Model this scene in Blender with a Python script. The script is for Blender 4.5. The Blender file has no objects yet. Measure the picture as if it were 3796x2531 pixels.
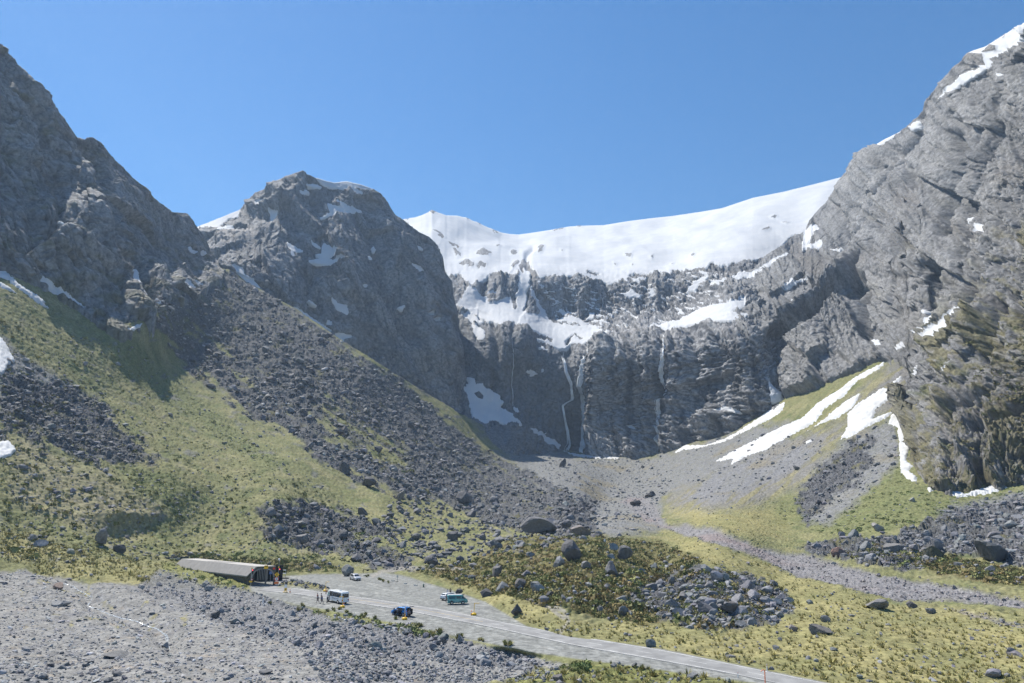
import bpy, bmesh, math, random
import numpy as np
from mathutils import Vector, Matrix, Euler

random.seed(7)
RNG = np.random.default_rng(11)
R_ = math.radians
scn = bpy.context.scene
COL = scn.collection

# ------------------------------------------------------------------ camera, sky, sun, exposure
FPX, CX, CY, W_, H_ = 2700.0, 1898.0, 1265.5, 3796.0, 2531.0
CAMH = 23.5
PITCH = math.atan((1830 - CY) / FPX)
cam_d = bpy.data.cameras.new('camera')
cam_d.sensor_width = 36.0
cam_d.lens = FPX / W_ * 36.0
cam_d.clip_start = 0.5
cam_d.clip_end = 20000
cam = bpy.data.objects.new('camera', cam_d)
COL.objects.link(cam)
cam.location = (0, 0, CAMH)
cam.rotation_euler = (math.pi / 2 + PITCH, 0, 0)
scn.camera = cam

SUN_EL, SUN_AZ = R_(56), R_(-45)          # azimuth from +Y, clockwise positive
SUN = Vector((math.sin(SUN_AZ) * math.cos(SUN_EL), math.cos(SUN_AZ) * math.cos(SUN_EL), math.sin(SUN_EL)))
world = bpy.data.worlds.new("World")
scn.world = world
world.use_nodes = True
nt = world.node_tree
nt.nodes.clear()
sky = nt.nodes.new('ShaderNodeTexSky')
sky.sky_type = 'NISHITA'
sky.sun_disc = False
sky.sun_elevation = SUN_EL
sky.sun_rotation = SUN_AZ
sky.altitude = 900
sky.air_density = 1.15
sky.dust_density = 0.25
sky.ozone_density = 2.6
bg = nt.nodes.new('ShaderNodeBackground')
bg.inputs[1].default_value = 0.099
wo = nt.nodes.new('ShaderNodeOutputWorld')
hs = nt.nodes.new('ShaderNodeHueSaturation')
hs.inputs['Saturation'].default_value = 1.30
nt.links.new(sky.outputs[0], hs.inputs['Color'])
nt.links.new(hs.outputs[0], bg.inputs[0])
nt.links.new(bg.outputs[0], wo.inputs[0])

sun_d = bpy.data.lights.new('sun', 'SUN')
sun_d.energy = 5.0
sun_d.angle = R_(0.53)
sun_d.color = (1.0, 0.94, 0.835)
sun_o = bpy.data.objects.new('sun', sun_d)
COL.objects.link(sun_o)
sun_o.location = (0, 0, 900)
sun_o.rotation_euler = SUN.to_track_quat('Z', 'Y').to_euler()

scn.view_settings.view_transform = 'Standard'
scn.view_settings.look = 'None'
scn.view_settings.exposure = 0.50
scn.view_settings.gamma = 1.0
scn.render.engine = 'CYCLES'
scn.cycles.max_bounces = 5
scn.cycles.diffuse_bounces = 2
scn.cycles.glossy_bounces = 2
scn.cycles.transmission_bounces = 4
scn.cycles.transparent_max_bounces = 8
scn.cycles.volume_bounces = 0
scn.cycles.use_denoising = True
scn.cycles.denoising_input_passes = 'RGB_ALBEDO_NORMAL'
scn.cycles.denoising_prefilter = 'FAST'
try:
    scn.cycles.denoiser = 'OPENIMAGEDENOISE'
except Exception:
    pass

# ------------------------------------------------------------------ tagging helpers
def tag(o, label=None, cat=None, group=None, kind=None):
    if label: o['label'] = label
    if cat: o['category'] = cat
    if group: o['group'] = group
    if kind: o['kind'] = kind
    return o

def link(o, parent=None):
    COL.objects.link(o)
    if parent is not None:
        o.parent = parent
    return o

def empty(name, loc, rz=0.0):
    o = bpy.data.objects.new(name, None)
    o.empty_display_size = 0.3
    o.location = loc
    o.rotation_euler = (0, 0, rz)
    return link(o)

# ------------------------------------------------------------------ projection
sp, cp = math.sin(PITCH), math.cos(PITCH)
def ray(u, v):
    a = (np.asarray(u, float) - CX) / FPX
    b = (CY - np.asarray(v, float)) / FPX
    dy = cp - sp * b
    return a / dy, (sp + cp * b) / dy          # X, Z per unit of world y
def at(u, v, Y):
    X, Z = ray(u, v)
    return np.stack([X * Y, np.ones_like(X) * Y, CAMH + Z * Y], -1)
def flat(u, v, z=0.0):                          # point of the level z under pixel (u, v)
    X, Z = ray(u, v)
    Y = (z - CAMH) / Z
    return Vector((float(X * Y), float(Y), z))
def proj(P):
    P = np.asarray(P, float)
    x, y, z = P[..., 0], P[..., 1], P[..., 2] - CAMH
    d = y * cp + z * sp
    return CX + FPX * x / d, CY - FPX * (z * cp - y * sp) / d

# ------------------------------------------------------------------ noise (numpy)
def _h(i, j, k, s):
    n = (i.astype(np.int64) * 374761393 + j.astype(np.int64) * 668265263 + k.astype(np.int64) * 2147483647 + s * 974634777) & 0xffffffff
    n = ((n ^ (n >> 13)) * 1274126177) & 0xffffffff
    n = ((n ^ (n >> 16)) * 2246822519) & 0xffffffff
    return ((n ^ (n >> 15)) & 0xffff) / 65535.0
def vnoise(x, y, s=0):                          # 2-D gradient-like noise, about -1..1
    x = np.asarray(x, float); y = np.asarray(y, float)
    i, j = np.floor(x), np.floor(y)
    fx, fy = x - i, y - j
    ux, uy = fx * fx * fx * (fx * (fx * 6 - 15) + 10), fy * fy * fy * (fy * (fy * 6 - 15) + 10)
    z = np.zeros_like(i)
    def g(a, b):
        t = _h(i + a, j + b, z, s) * 6.2831853
        return np.cos(t) * (fx - a) + np.sin(t) * (fy - b)
    n0 = g(0, 0) * (1 - ux) + g(1, 0) * ux
    n1 = g(0, 1) * (1 - ux) + g(1, 1) * ux
    return (n0 * (1 - uy) + n1 * uy) * 1.5
def fbm(x, y, s=0, o=4, gain=0.5):
    r = 0; a = 1.0; t = 0
    for k in range(o):
        r = r + a * vnoise(x * 2 ** k + 13.7 * k, y * 2 ** k - 7.3 * k, s + k)
        t += a; a *= gain
    return r / t
def ridged(x, y, s=0, o=4):
    r = 0; a = 1.0; t = 0
    for k in range(o):
        r = r + a * (1 - np.abs(vnoise(x * 2 ** k + 5.1 * k, y * 2 ** k + 3.3 * k, s + k)) * 1.6)
        t += a; a *= 0.5
    return r / t
def facets(x, y, s=0, tilt=1.0):
    """angular broken-rock relief: a random tilted plane in each Voronoi cell (also returns the edge distance)"""
    i, j = np.floor(x), np.floor(y)
    best = np.full(x.shape, 9.0); sec = np.full(x.shape, 9.0); val = np.zeros(x.shape)
    z = np.zeros_like(i)
    for a in (-1, 0, 1):
        for b in (-1, 0, 1):
            ci, cj = i + a, j + b
            px = ci + _h(ci, cj, z, s); py = cj + _h(ci, cj, z + 1, s)
            dx, dy = x - px, y - py
            d = dx * dx + dy * dy
            h = 0.6 * (_h(ci, cj, z + 2, s) * 2 - 1) + tilt * ((_h(ci, cj, z + 3, s) * 2 - 1) * dx + (_h(ci, cj, z + 4, s) * 2 - 1) * dy) * 2
            m = d < best
            sec = np.where(m, best, np.minimum(sec, d))
            val = np.where(m, h, val)
            best = np.where(m, d, best)
    return val, np.sqrt(sec) - np.sqrt(best)
def sstep(a, b, x):
    t = np.clip((x - a) / (b - a), 0, 1)
    return t * t * (3 - 2 * t)

# ------------------------------------------------------------------ polygons in pixel space (where the real surfaces begin and end)
def seg_dist(u, v, pts, closed):
    P = np.asarray(pts, float)
    n = len(P)
    best = np.full(u.shape, 1e9)
    for k in range(n if closed else n - 1):
        a, b = P[k][:2], P[(k + 1) % n][:2]
        d = b - a
        L = max(1e-9, float(d @ d))
        t = np.clip(((u - a[0]) * d[0] + (v - a[1]) * d[1]) / L, 0, 1)
        best = np.minimum(best, np.hypot(u - a[0] - t * d[0], v - a[1] - t * d[1]))
    return best
def inside(u, v, pts):
    P = np.asarray(pts, float)
    c = np.zeros(u.shape, bool)
    n = len(P)
    for k in range(n):
        x0, y0 = P[k - 1][:2]; x1, y1 = P[k][:2]
        if y0 == y1: continue
        c ^= ((y0 > v) != (y1 > v)) & (u < (x1 - x0) * (v - y0) / (y1 - y0) + x0)
    return c
def sdist(u, v, pts, far=60.0):
    """signed pixel distance, positive inside; clipped to +-far"""
    P = np.asarray(pts, float)
    out = np.full(u.shape, -far)
    m = (u > P[:, 0].min() - far) & (u < P[:, 0].max() + far) & (v > P[:, 1].min() - far) & (v < P[:, 1].max() + far)
    if m.any():
        uu, vv = u[m], v[m]
        d = seg_dist(uu, vv, pts, True)
        out[m] = np.clip(np.where(inside(uu, vv, pts), d, -d), -far, far)
    return out
def grid_sample(S, A, u, v):
    fi = np.clip((u - S.us[0]) / (S.us[1] - S.us[0]), 0, len(S.us) - 1).astype(int)
    L = np.interp(u, S.us, S.L); T = np.interp(u, S.us, S.T)
    fj = (np.clip((v - L) / (T - L), 0, 1) * (S.n - 1)).astype(int)
    return A[fj, fi]
def soft(u, v, polys, w=10.0, jit=None, grow=0.0):
    """0..1 mask of a list of polygons; jit = (du, dv) frays the edge"""
    r = np.zeros(u.shape)
    uu, vv = (u + jit[0], v + jit[1]) if jit is not None else (u, v)
    for p in polys:
        r = np.maximum(r, sstep(-w, w, sdist(uu, vv, p) + grow))
    return r

# ------------------------------------------------------------------ a terrain sheet: pixel grid between two curves, real distance from control points
class TPS:
    def __init__(self, pts):
        P = np.asarray(pts, float)
        X, Z = ray(P[:, 0], P[:, 1])
        self.c = np.stack([X, Z], 1)
        n = len(P)
        K = self._k(self.c)
        A = np.zeros((n + 3, n + 3))
        A[:n, :n] = K + np.eye(n) * 1e-5
        A[:n, n] = 1; A[:n, n + 1:] = self.c
        A[n, :n] = 1; A[n + 1:, :n] = self.c.T
        self.w = np.linalg.solve(A, np.concatenate([1000.0 / P[:, 2], [0, 0, 0]]))
    def _k(self, q):
        d = np.sqrt(((q[:, None, :] - self.c[None, :, :]) ** 2).sum(-1)) + 1e-9
        return d * d * np.log(d)
    def __call__(self, u, v):
        X, Z = ray(u, v)
        q = np.stack([X.ravel(), Z.ravel()], 1)
        r = np.empty(len(q))
        n = len(self.c)
        for s in range(0, len(q), 50000):
            r[s:s + 50000] = self._k(q[s:s + 50000]) @ self.w[:n] + self.w[n] + q[s:s + 50000] @ self.w[n + 1:]
        return 1000.0 / np.maximum(r, 0.25).reshape(X.shape)

class Sheet: pass
def make_sheet(u0, u1, low, top, ctl, step=3.0, invfix=None, blur=0):
    """low / top: curves [(u, v)], low has the larger v. Rows run from low to top."""
    S = Sheet()
    us = np.arange(u0, u1 + step, step)
    L = np.interp(us, [p[0] for p in low], [p[1] for p in low])
    T = np.interp(us, [p[0] for p in top], [p[1] for p in top])
    if blur:
        k = np.ones(2 * blur + 1) / (2 * blur + 1)
        T = np.convolve(np.pad(T, blur, 'edge'), k, 'valid')
    n = int(max(8, np.max(L - T) / step))
    t = np.linspace(0, 1, n)
    S.U = np.repeat(us[None, :], n, 0)
    S.V = L[None, :] + (T - L)[None, :] * t[:, None]
    # distance on a coarse grid, then resampled
    cs = max(1, int(6)); ct = 4
    tp = TPS(ctl)
    ui = np.unique(np.append(np.arange(0, len(us), cs), len(us) - 1)); ti = np.unique(np.append(np.arange(0, n, ct), n - 1))
    C = 1.0 / tp(S.U[np.ix_(ti, ui)], S.V[np.ix_(ti, ui)])
    A = np.stack([np.interp(np.arange(len(us)), ui, C[k]) for k in range(len(ti))])
    D = np.empty((n, len(us)))
    for k in range(len(us)):
        D[:, k] = np.interp(np.arange(n), ti, A[:, k])
    if invfix is not None:
        D = invfix(S.U, S.V, D)
    S.P = at(S.U, S.V, 1.0 / D)
    S.us, S.n = us, n
    S.L, S.T = L, T
    return S
def normals(P):
    a = np.gradient(P, axis=1); b = np.gradient(P, axis=0)
    n = np.cross(a, b)
    n /= np.linalg.norm(n, axis=-1, keepdims=True) + 1e-12
    return n
def shift(S, d, N=None):
    if N is None: N = normals(S.P)
    flip = np.where((N * (S.P - np.array([0, 0, CAMH]))).sum(-1, keepdims=True) > 0, -1.0, 1.0)
    S.P = S.P + N * flip * d[..., None]
def sheet_at(S, u, v):
    """surface point (bilinear) under the pixel(s)"""
    u = np.asarray(u, float); v = np.asarray(v, float)
    fi = np.clip((u - S.us[0]) / (S.us[1] - S.us[0]), 0, len(S.us) - 1.001)
    L = np.interp(u, S.us, S.L); T = np.interp(u, S.us, S.T)
    fj = np.clip((v - L) / (T - L), 0, 1) * (S.n - 1.001)
    i, j = fi.astype(int), fj.astype(int)
    a, b = (fi - i)[..., None], (fj - j)[..., None]
    P = S.P
    return (P[j, i] * (1 - a) + P[j, i + 1] * a) * (1 - b) + (P[j + 1, i] * (1 - a) + P[j + 1, i + 1] * a) * b

def mesh_np(name, V, F, mat, smooth=True, attrs=None, parent=None, mats=None, midx=None):
    """V (n,3), F (m,3|4) int array -> linked mesh object"""
    me = bpy.data.meshes.new(name)
    V = np.ascontiguousarray(V, np.float32); F = np.ascontiguousarray(F, np.int32)
    k = F.shape[1]
    me.vertices.add(len(V)); me.vertices.foreach_set('co', V.ravel())
    me.loops.add(F.size); me.loops.foreach_set('vertex_index', F.ravel())
    me.polygons.add(len(F))
    me.polygons.foreach_set('loop_start', np.arange(0, F.size, k, dtype=np.int32))
    me.polygons.foreach_set('loop_total', np.full(len(F), k, np.int32))
    me.polygons.foreach_set('use_smooth', np.full(len(F), smooth, bool))
    for m in (mats or [mat]):
        me.materials.append(m)
    if midx is not None:
        me.polygons.foreach_set('material_index', np.ascontiguousarray(midx, np.int32))
    me.update(calc_edges=True)
    for an, (kind, arr) in (attrs or {}).items():
        at_ = me.attributes.new(an, kind, 'POINT')
        if kind == 'FLOAT_COLOR':
            c = np.ones((len(V), 4), np.float32); c[:, :3] = arr.reshape(-1, 3)
            at_.data.foreach_set('color', c.ravel())
        else:
            at_.data.foreach_set('value', np.ascontiguousarray(arr, np.float32).ravel())
    o = bpy.data.objects.new(name, me)
    return link(o, parent)
def grid_faces(n, m, keep=None):
    idx = np.arange(n * m).reshape(n, m)
    q = np.stack([idx[:-1, :-1], idx[:-1, 1:], idx[1:, 1:], idx[1:, :-1]], -1)
    if keep is not None:
        k = keep[:-1, :-1] | keep[:-1, 1:] | keep[1:, 1:] | keep[1:, :-1]
        return q[k]
    return q.reshape(-1, 4)
def sheet_obj(name, S, mat, back=0.0, drop=0.0, under=0.0, backv=None):
    """links the sheet; the top edge turns away behind the crest, the low edge runs down under the nearer ground"""
    P, C, sn = S.P, S.C, S.snow
    rows = [P]; cols = [C]; sns = [sn]
    if back:
        top = P[-1]
        for q in (0.06, 0.25, 1.0, 3.0):
            e = top.copy()
            e[:, 1] += back * q; e[:, 0] += back * q * top[:, 0] / top[:, 1]
            e[:, 2] -= drop * q ** 1.2
            rows.append(e[None]); cols.append(C[-1:]); sns.append(sn[-1:])
    if under:
        lo = P[0].copy(); lo[:, 2] -= under
        rows.insert(0, lo[None]); cols.insert(0, C[:1]); sns.insert(0, sn[:1])
    P = np.concatenate(rows); C = np.concatenate(cols); sn = np.concatenate(sns)
    n, m = P.shape[:2]
    o = mesh_np(name, P.reshape(-1, 3), grid_faces(n, m), mat, True,
                {'albedo': ('FLOAT_COLOR', C), 'snow': ('FLOAT', sn)})
    return tag(o, kind='structure')

# ------------------------------------------------------------------ material helpers
def new_mat(name):
    m = bpy.data.materials.new(name)
    m.use_nodes = True
    return m, m.node_tree, m.node_tree.nodes['Principled BSDF']
def simple(name, col, rough=0.5, metal=0.0, vary=0.12, scale=6.0, bump=0.0, spec=0.5, coat=0.0):
    m, t, b = new_mat(name)
    tc = t.nodes.new('ShaderNodeTexCoord')
    n = t.nodes.new('ShaderNodeTexNoise'); n.inputs['Scale'].default_value = scale; n.inputs['Detail'].default_value = 5
    t.links.new(tc.outputs['Object'], n.inputs['Vector'])
    r = t.nodes.new('ShaderNodeMapRange'); r.inputs[1].default_value = 0.3; r.inputs[2].default_value = 0.7
    r.inputs[3].default_value = 1 - vary; r.inputs[4].default_value = 1 + vary
    t.links.new(n.outputs[0], r.inputs[0])
    x = t.nodes.new('ShaderNodeVectorMath'); x.operation = 'SCALE'; x.inputs[0].default_value = col[:3]
    t.links.new(r.outputs[0], x.inputs['Scale'])
    t.links.new(x.outputs[0], b.inputs['Base Color'])
    b.inputs['Roughness'].default_value = rough; b.inputs['Metallic'].default_value = metal
    b.inputs['Specular IOR Level'].default_value = spec
    b.inputs['Coat Weight'].default_value = coat
    if bump:
        bp = t.nodes.new('ShaderNodeBump'); bp.inputs['Strength'].default_value = bump
        t.links.new(n.outputs[0], bp.inputs['Height']); t.links.new(bp.outputs[0], b.inputs['Normal'])
    return m
def attr_mat(name, attr, rough=0.9, lo=0.7, hi=1.3, scale=1.2, bump=0.35, dist=0.25, snow=False, spec=0.25):
    """surface whose own colour is stored per point, broken up by two scales of noise, with bump"""
    m, t, b = new_mat(name)
    at_ = t.nodes.new('ShaderNodeAttribute'); at_.attribute_name = attr
    geo = t.nodes.new('ShaderNodeNewGeometry')
    n = t.nodes.new('ShaderNodeTexNoise'); n.inputs['Scale'].default_value = scale; n.inputs['Detail'].default_value = 9; n.inputs['Roughness'].default_value = 0.68
    t.links.new(geo.outputs['Position'], n.inputs['Vector'])
    r = t.nodes.new('ShaderNodeMapRange'); r.inputs[1].default_value = 0.32; r.inputs[2].default_value = 0.68
    r.inputs[3].default_value = lo; r.inputs[4].default_value = hi
    t.links.new(n.outputs[0], r.inputs[0])
    x = t.nodes.new('ShaderNodeVectorMath'); x.operation = 'SCALE'
    t.links.new(at_.outputs['Color'], x.inputs[0]); t.links.new(r.outputs[0], x.inputs['Scale'])
    b.inputs['Roughness'].default_value = rough; b.inputs['Specular IOR Level'].default_value = spec
    bp = t.nodes.new('ShaderNodeBump'); bp.inputs['Strength'].default_value = bump; bp.inputs['Distance'].default_value = dist
    t.links.new(n.outputs[0], bp.inputs['Height'])
    t.links.new(bp.outputs[0], b.inputs['Normal'])
    if snow:
        sa = t.nodes.new('ShaderNodeAttribute'); sa.attribute_name = 'snow'
        sn = t.nodes.new('ShaderNodeTexNoise'); sn.inputs['Scale'].default_value = 0.05; sn.inputs['Detail'].default_value = 6
        t.links.new(geo.outputs['Position'], sn.inputs['Vector'])
        cr = t.nodes.new('ShaderNodeValToRGB')
        cr.color_ramp.elements[0].position = 0.3; cr.color_ramp.elements[0].color = (0.53, 0.55, 0.58, 1)
        cr.color_ramp.elements[1].position = 0.75; cr.color_ramp.elements[1].color = (0.60, 0.61, 0.62, 1)
        t.links.new(sn.outputs[0], cr.inputs[0])
        st = t.nodes.new('ShaderNodeMapRange'); st.interpolation_type = 'SMOOTHSTEP'
        st.inputs[1].default_value = 0.38; st.inputs[2].default_value = 0.62
        t.links.new(sa.outputs['Fac'], st.inputs[0])
        mx = t.nodes.new('ShaderNodeMix'); mx.data_type = 'RGBA'
        t.links.new(st.outputs[0], mx.inputs['Factor']); t.links.new(x.outputs[0], mx.inputs['A']); t.links.new(cr.outputs[0], mx.inputs['B'])
        t.links.new(mx.outputs['Result'], b.inputs['Base Color'])
        bs = t.nodes.new('ShaderNodeMath'); bs.operation = 'MULTIPLY_ADD'; bs.inputs[1].default_value = -bump * 0.9; bs.inputs[2].default_value = bump
        t.links.new(st.outputs[0], bs.inputs[0]); t.links.new(bs.outputs[0], bp.inputs['Strength'])
    else:
        t.links.new(x.outputs[0], b.inputs['Base Color'])
    return m

M_ground = attr_mat('ground', 'albedo', lo=0.55, hi=1.45, scale=0.9, bump=0.6, dist=0.35, snow=True, spec=0.08)
M_rock = attr_mat('mountain_rock', 'albedo', lo=0.42, hi=1.55, scale=0.30, bump=0.75, dist=1.4, snow=True, rough=0.82, spec=0.35)
M_snow, _t, _b = new_mat('old_snow')
_geo = _t.nodes.new('ShaderNodeNewGeometry')
_n = _t.nodes.new('ShaderNodeTexNoise'); _n.inputs['Scale'].default_value = 0.12; _n.inputs['Detail'].default_value = 8
_t.links.new(_geo.outputs['Position'], _n.inputs['Vector'])
_c = _t.nodes.new('ShaderNodeValToRGB')
_c.color_ramp.elements[0].position = 0.3; _c.color_ramp.elements[0].color = (0.46, 0.465, 0.46, 1)
_c.color_ramp.elements[1].position = 0.55; _c.color_ramp.elements[1].color = (0.60, 0.61, 0.62, 1)
_t.links.new(_n.outputs[0], _c.inputs[0]); _t.links.new(_c.outputs[0], _b.inputs['Base Color'])
_b.inputs['Roughness'].default_value = 0.75
_bp = _t.nodes.new('ShaderNodeBump'); _bp.inputs['Strength'].default_value = 0.25; _bp.inputs['Distance'].default_value = 0.4
_t.links.new(_n.outputs[0], _bp.inputs['Height']); _t.links.new(_bp.outputs[0], _b.inputs['Normal'])

def mixc(C, col, m):
    C += (np.asarray(col)[None, None, :] - C) * m[..., None]

# ------------------------------------------------------------------ GROUND: valley floor, talus slopes, gravel fan
SILH = [(736, 955), (802, 994), (868, 1000), (975, 1078), (1026, 1108), (1093, 1142), (1220, 1228), (1266, 1262), (1322, 1292), (1404, 1348), (1550, 1438),
        (1600, 1468), (1643, 1490), (1685, 1524), (1749, 1552), (1804, 1584), (1872, 1624), (1930, 1652), (1985, 1668)]
G_top = [(-250, 990), (0, 988), (130, 1020), (280, 1112), (370, 1172), (440, 1206), (520, 1190), (560, 1140), (580, 1086), (620, 1055), (650, 1068), (700, 1090), (745, 1050), (775, 1010)] + SILH[1:] + [
        (2030, 1632), (2076, 1660), (2110, 1668), (2212, 1690), (2297, 1690), (2365, 1692), (2408, 1678), (2506, 1646), (2655, 1626), (2716, 1604), (2798, 1545), (2865, 1470),
        (2909, 1462), (3040, 1412), (3180, 1350), (3290, 1310), (3420, 1300), (3600, 1420), (3800, 1600), (4050, 1660)]
def KY(pts):                                     # distances were estimated for a level camera; the tilt lengthens them a little
    def turn(u, Y):                             # the cirque swings round towards the viewer on its right
        return 1 - 0.14 * float(sstep(2170, 2900, u)) * float(sstep(360, 640, Y))
    return [(p[0], p[1], turn(p[0], p[2]) * p[2] * ((1830.0 - p[1]) / FPX / float(ray(p[0], p[1])[1]) if p[1] > 1835 else 1.0436)) for p in pts]
G_ctl = [(-200, 2650, 78), (0, 2531, 88), (600, 2531, 90), (1300, 2531, 93), (1900, 2531, 94), (2300, 2531, 92.2), (3796, 2531, 90.5), (4000, 2650, 77), (2000, 2650, 77),
         (0, 2300, 130), (0, 2150, 165), (0, 2000, 192), (0, 1850, 212), (0, 1728, 226), (0, 1400, 280), (0, 1010, 345), (-200, 1300, 275), (-200, 1800, 205),
         (550, 1200, 410), (280, 1140, 378), (300, 1500, 310), (300, 1800, 240), (300, 2000, 205), (500, 2100, 198), (500, 2250, 148), (700, 2150, 186), (860, 2150, 190),
         (640, 2380, 121), (800, 2250, 154), (1100, 2330, 134), (1500, 2420, 116), (1900, 2480, 104.5), (300, 2420, 112),
         (1000, 2060, 232), (1000, 2105, 218), (1000, 2000, 248), (700, 2080, 220), (1200, 2100, 226), (900, 2100, 214), (800, 2085, 221), (640, 2070, 222), (1000, 1850, 282), (1000, 1600, 400), (1000, 1400, 490), (1000, 1180, 600), (780, 1000, 620), (700, 1300, 480), (700, 1600, 350), (640, 1850, 265),
         (1400, 2095, 228), (1400, 2000, 268), (1600, 2125, 208), (1400, 1850, 340), (1400, 1700, 430), (1400, 1500, 540), (1400, 1345, 610), (1700, 1530, 690), (1700, 1650, 590), (1700, 1850, 420), (1700, 2000, 288),
         (1960, 1700, 720), (1900, 1960, 320), (1900, 1850, 450), (1950, 1780, 560), (2150, 1850, 475), (2200, 1960, 330), (2200, 1700, 750), (2300, 1690, 760), (2500, 1660, 745),
         (2500, 1750, 640), (2500, 1850, 480), (2500, 2000, 288), (2700, 1600, 725), (2900, 1490, 700), (2900, 1600, 620), (2900, 1750, 480), (2900, 1850, 395), (2900, 2000, 280), (2900, 2100, 212),
         (3300, 1320, 600), (3300, 1500, 490), (3350, 1650, 400), (3400, 1790, 330), (3700, 1820, 305), (3400, 1900, 285), (3796, 1850, 280), (3796, 2000, 225), (3400, 2000, 240), (3400, 2150, 188), (3796, 2200, 165), (3400, 2350, 122), (3000, 2300, 133), (3050, 2450, 101),
         (2200, 2005, 224), (2200, 2060, 188), (2200, 2150, 157), (2200, 2300, 131), (2600, 2110, 172), (2600, 2200, 150), (2800, 2200, 160), (1900, 2050, 226), (1800, 2110, 208), (2500, 2330, 126), (2700, 2330, 126),
         (3500, 1500, 470), (3620, 1640, 410), (3800, 1640, 400), (3560, 1330, 580), (4050, 1680, 380)] + [(u_, v_, 63450.0 / (v_ - 1830)) for u_, v_ in ((950, 2180), (1100, 2150), (1300, 2150), (1500, 2170), (1700, 2250), (1900, 2330), (2200, 2400), (2600, 2470), (1250, 2240), (1500, 2290), (1800, 2350), (2200, 2430), (2700, 2510), (3000, 2550))]
LOT = [(925, 2165), (960, 2148), (1060, 2135), (1180, 2128), (1300, 2128), (1420, 2122), (1500, 2134), (1600, 2166), (1700, 2196), (1800, 2232), (1880, 2278), (1950, 2320), (2100, 2362), (2463, 2408), (2740, 2466), (3050, 2527), (3300, 2580), (3500, 2650),
       (3050, 2650), (2800, 2531), (2640, 2510), (2300, 2462), (2000, 2422), (1700, 2362), (1450, 2306), (1240, 2266), (1100, 2240), (1000, 2214), (930, 2190)]
def g_fix(U, V, D):
    m = sstep(-26, 10, sdist(U, V, LOT))
    X, Z = ray(U, V)
    f = np.maximum(-Z / CAMH, 1e-5)
    return D * (1 - m) + f * m
G = make_sheet(-250, 4050, [(-250, 2650), (4050, 2650)], G_top, KY(G_ctl), 3.3, g_fix, 10)
U, V = G.U, G.V
PX, PY = G.P[..., 0], G.P[..., 1]
G.P0 = G.P.copy(); G.N0 = normals(G.P)
jn = 14 * fbm(U / 45, V / 30, 3, 4), 12 * fbm(U / 45, V / 30, 9, 4)

TALUS = [  # dark broken rock
    [(570, 1095), (650, 1110), (760, 985), (870, 1010), (1030, 1120), (1220, 1235), (1400, 1355), (1560, 1450), (1690, 1560), (1800, 1650), (1960, 1740), (2080, 1800), (2190, 1870), (2200, 1985), (1960, 1990), (1850, 1960), (1720, 1905), (1560, 1860), (1480, 1840), (1330, 1790), (1230, 1730), (1120, 1640), (960, 1560), (850, 1480), (800, 1420), (700, 1380), (640, 1290), (580, 1230)],
    [(0, 1367), (120, 1390), (223, 1412), (357, 1479), (430, 1580), (603, 1702), (491, 1724), (335, 1702), (156, 1635), (67, 1590), (0, 1612)],
    [(960, 1885), (1128, 1862), (1255, 1883), (1383, 1947), (1440, 1968), (1340, 1985), (1298, 2002), (1425, 2032), (1540, 2085), (1500, 2112), (1383, 2104), (1298, 2053), (1128, 2033), (980, 2000)],
    [(2300, 2225), (2420, 2150), (2560, 2105), (2760, 2120), (2900, 2190), (2950, 2260), (2880, 2310), (2740, 2330), (2590, 2335), (2460, 2300)],
    [(2960, 2030), (3080, 1995), (3200, 2000), (3330, 1985), (3440, 1930), (3560, 1890), (3796, 1845), (4000, 1820), (4000, 2090), (3796, 2110), (3640, 2060), (3500, 2050), (3420, 2120), (3200, 2085), (3010, 2065)],
    [(2960, 1860), (2990, 1790), (3060, 1710), (3170, 1640), (3240, 1610), (3220, 1720), (3150, 1800), (3050, 1870), (2990, 1940)],
]
TALUS_GRASS = [[(1130, 1490), (1260, 1450), (1330, 1520), (1420, 1600), (1500, 1660), (1560, 1720), (1480, 1760), (1330, 1700), (1220, 1640), (1130, 1570)],
               [(1600, 1470), (1660, 1500), (1750, 1562), (1872, 1632), (1960, 1705), (1940, 1750), (1830, 1695), (1730, 1625), (1640, 1540)],
               [(640, 1180), (760, 1220), (900, 1330), (1010, 1430), (980, 1470), (860, 1400), (740, 1300)]]
SCREE = [  # fine grey gravel
    [(2600, 1780), (2700, 1720), (2860, 1660), (3000, 1610), (3060, 1640), (2960, 1740), (2800, 1800), (2660, 1850), (2560, 1850)],
    [(1760, 1560), (1880, 1625), (2000, 1640), (2150, 1690), (2370, 1695), (2500, 1670), (2750, 1590), (2960, 1560), (2900, 1660), (2650, 1760), (2480, 1830), (2440, 1880), (2460, 1960), (2300, 1990), (2130, 1960), (2050, 1900), (1980, 1790), (1900, 1720), (1830, 1650)],
    [(2980, 1800), (3060, 1690), (3190, 1590), (3290, 1560), (3335, 1640), (3330, 1710), (3250, 1790), (3160, 1880), (3060, 1940), (2990, 1930)],
    [(0, 1250), (80, 1310), (200, 1390), (330, 1470), (380, 1560), (200, 1540), (0, 1480)],
    [(3470, 1900), (3560, 1870), (3796, 1815), (4050, 1770), (4050, 1990), (3796, 1980), (3600, 1960)],
]
STREAM = [[(2330, 1830), (2420, 1840), (2470, 1935), (2640, 1952), (2780, 2010), (2900, 2040), (2990, 2050), (3100, 2080), (3300, 2130), (3500, 2160), (3700, 2200), (4050, 2260), (4050, 2330), (3796, 2262), (3500, 2222), (3330, 2232), (3200, 2200), (3060, 2162), (2950, 2142), (2910, 2120), (2800, 2062), (2620, 2012), (2480, 1972), (2380, 1930), (2290, 1860)],
          [(3500, 2250), (3600, 2270), (3796, 2310), (4050, 2370), (4050, 2390), (3796, 2325), (3600, 2290)]]
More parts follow.
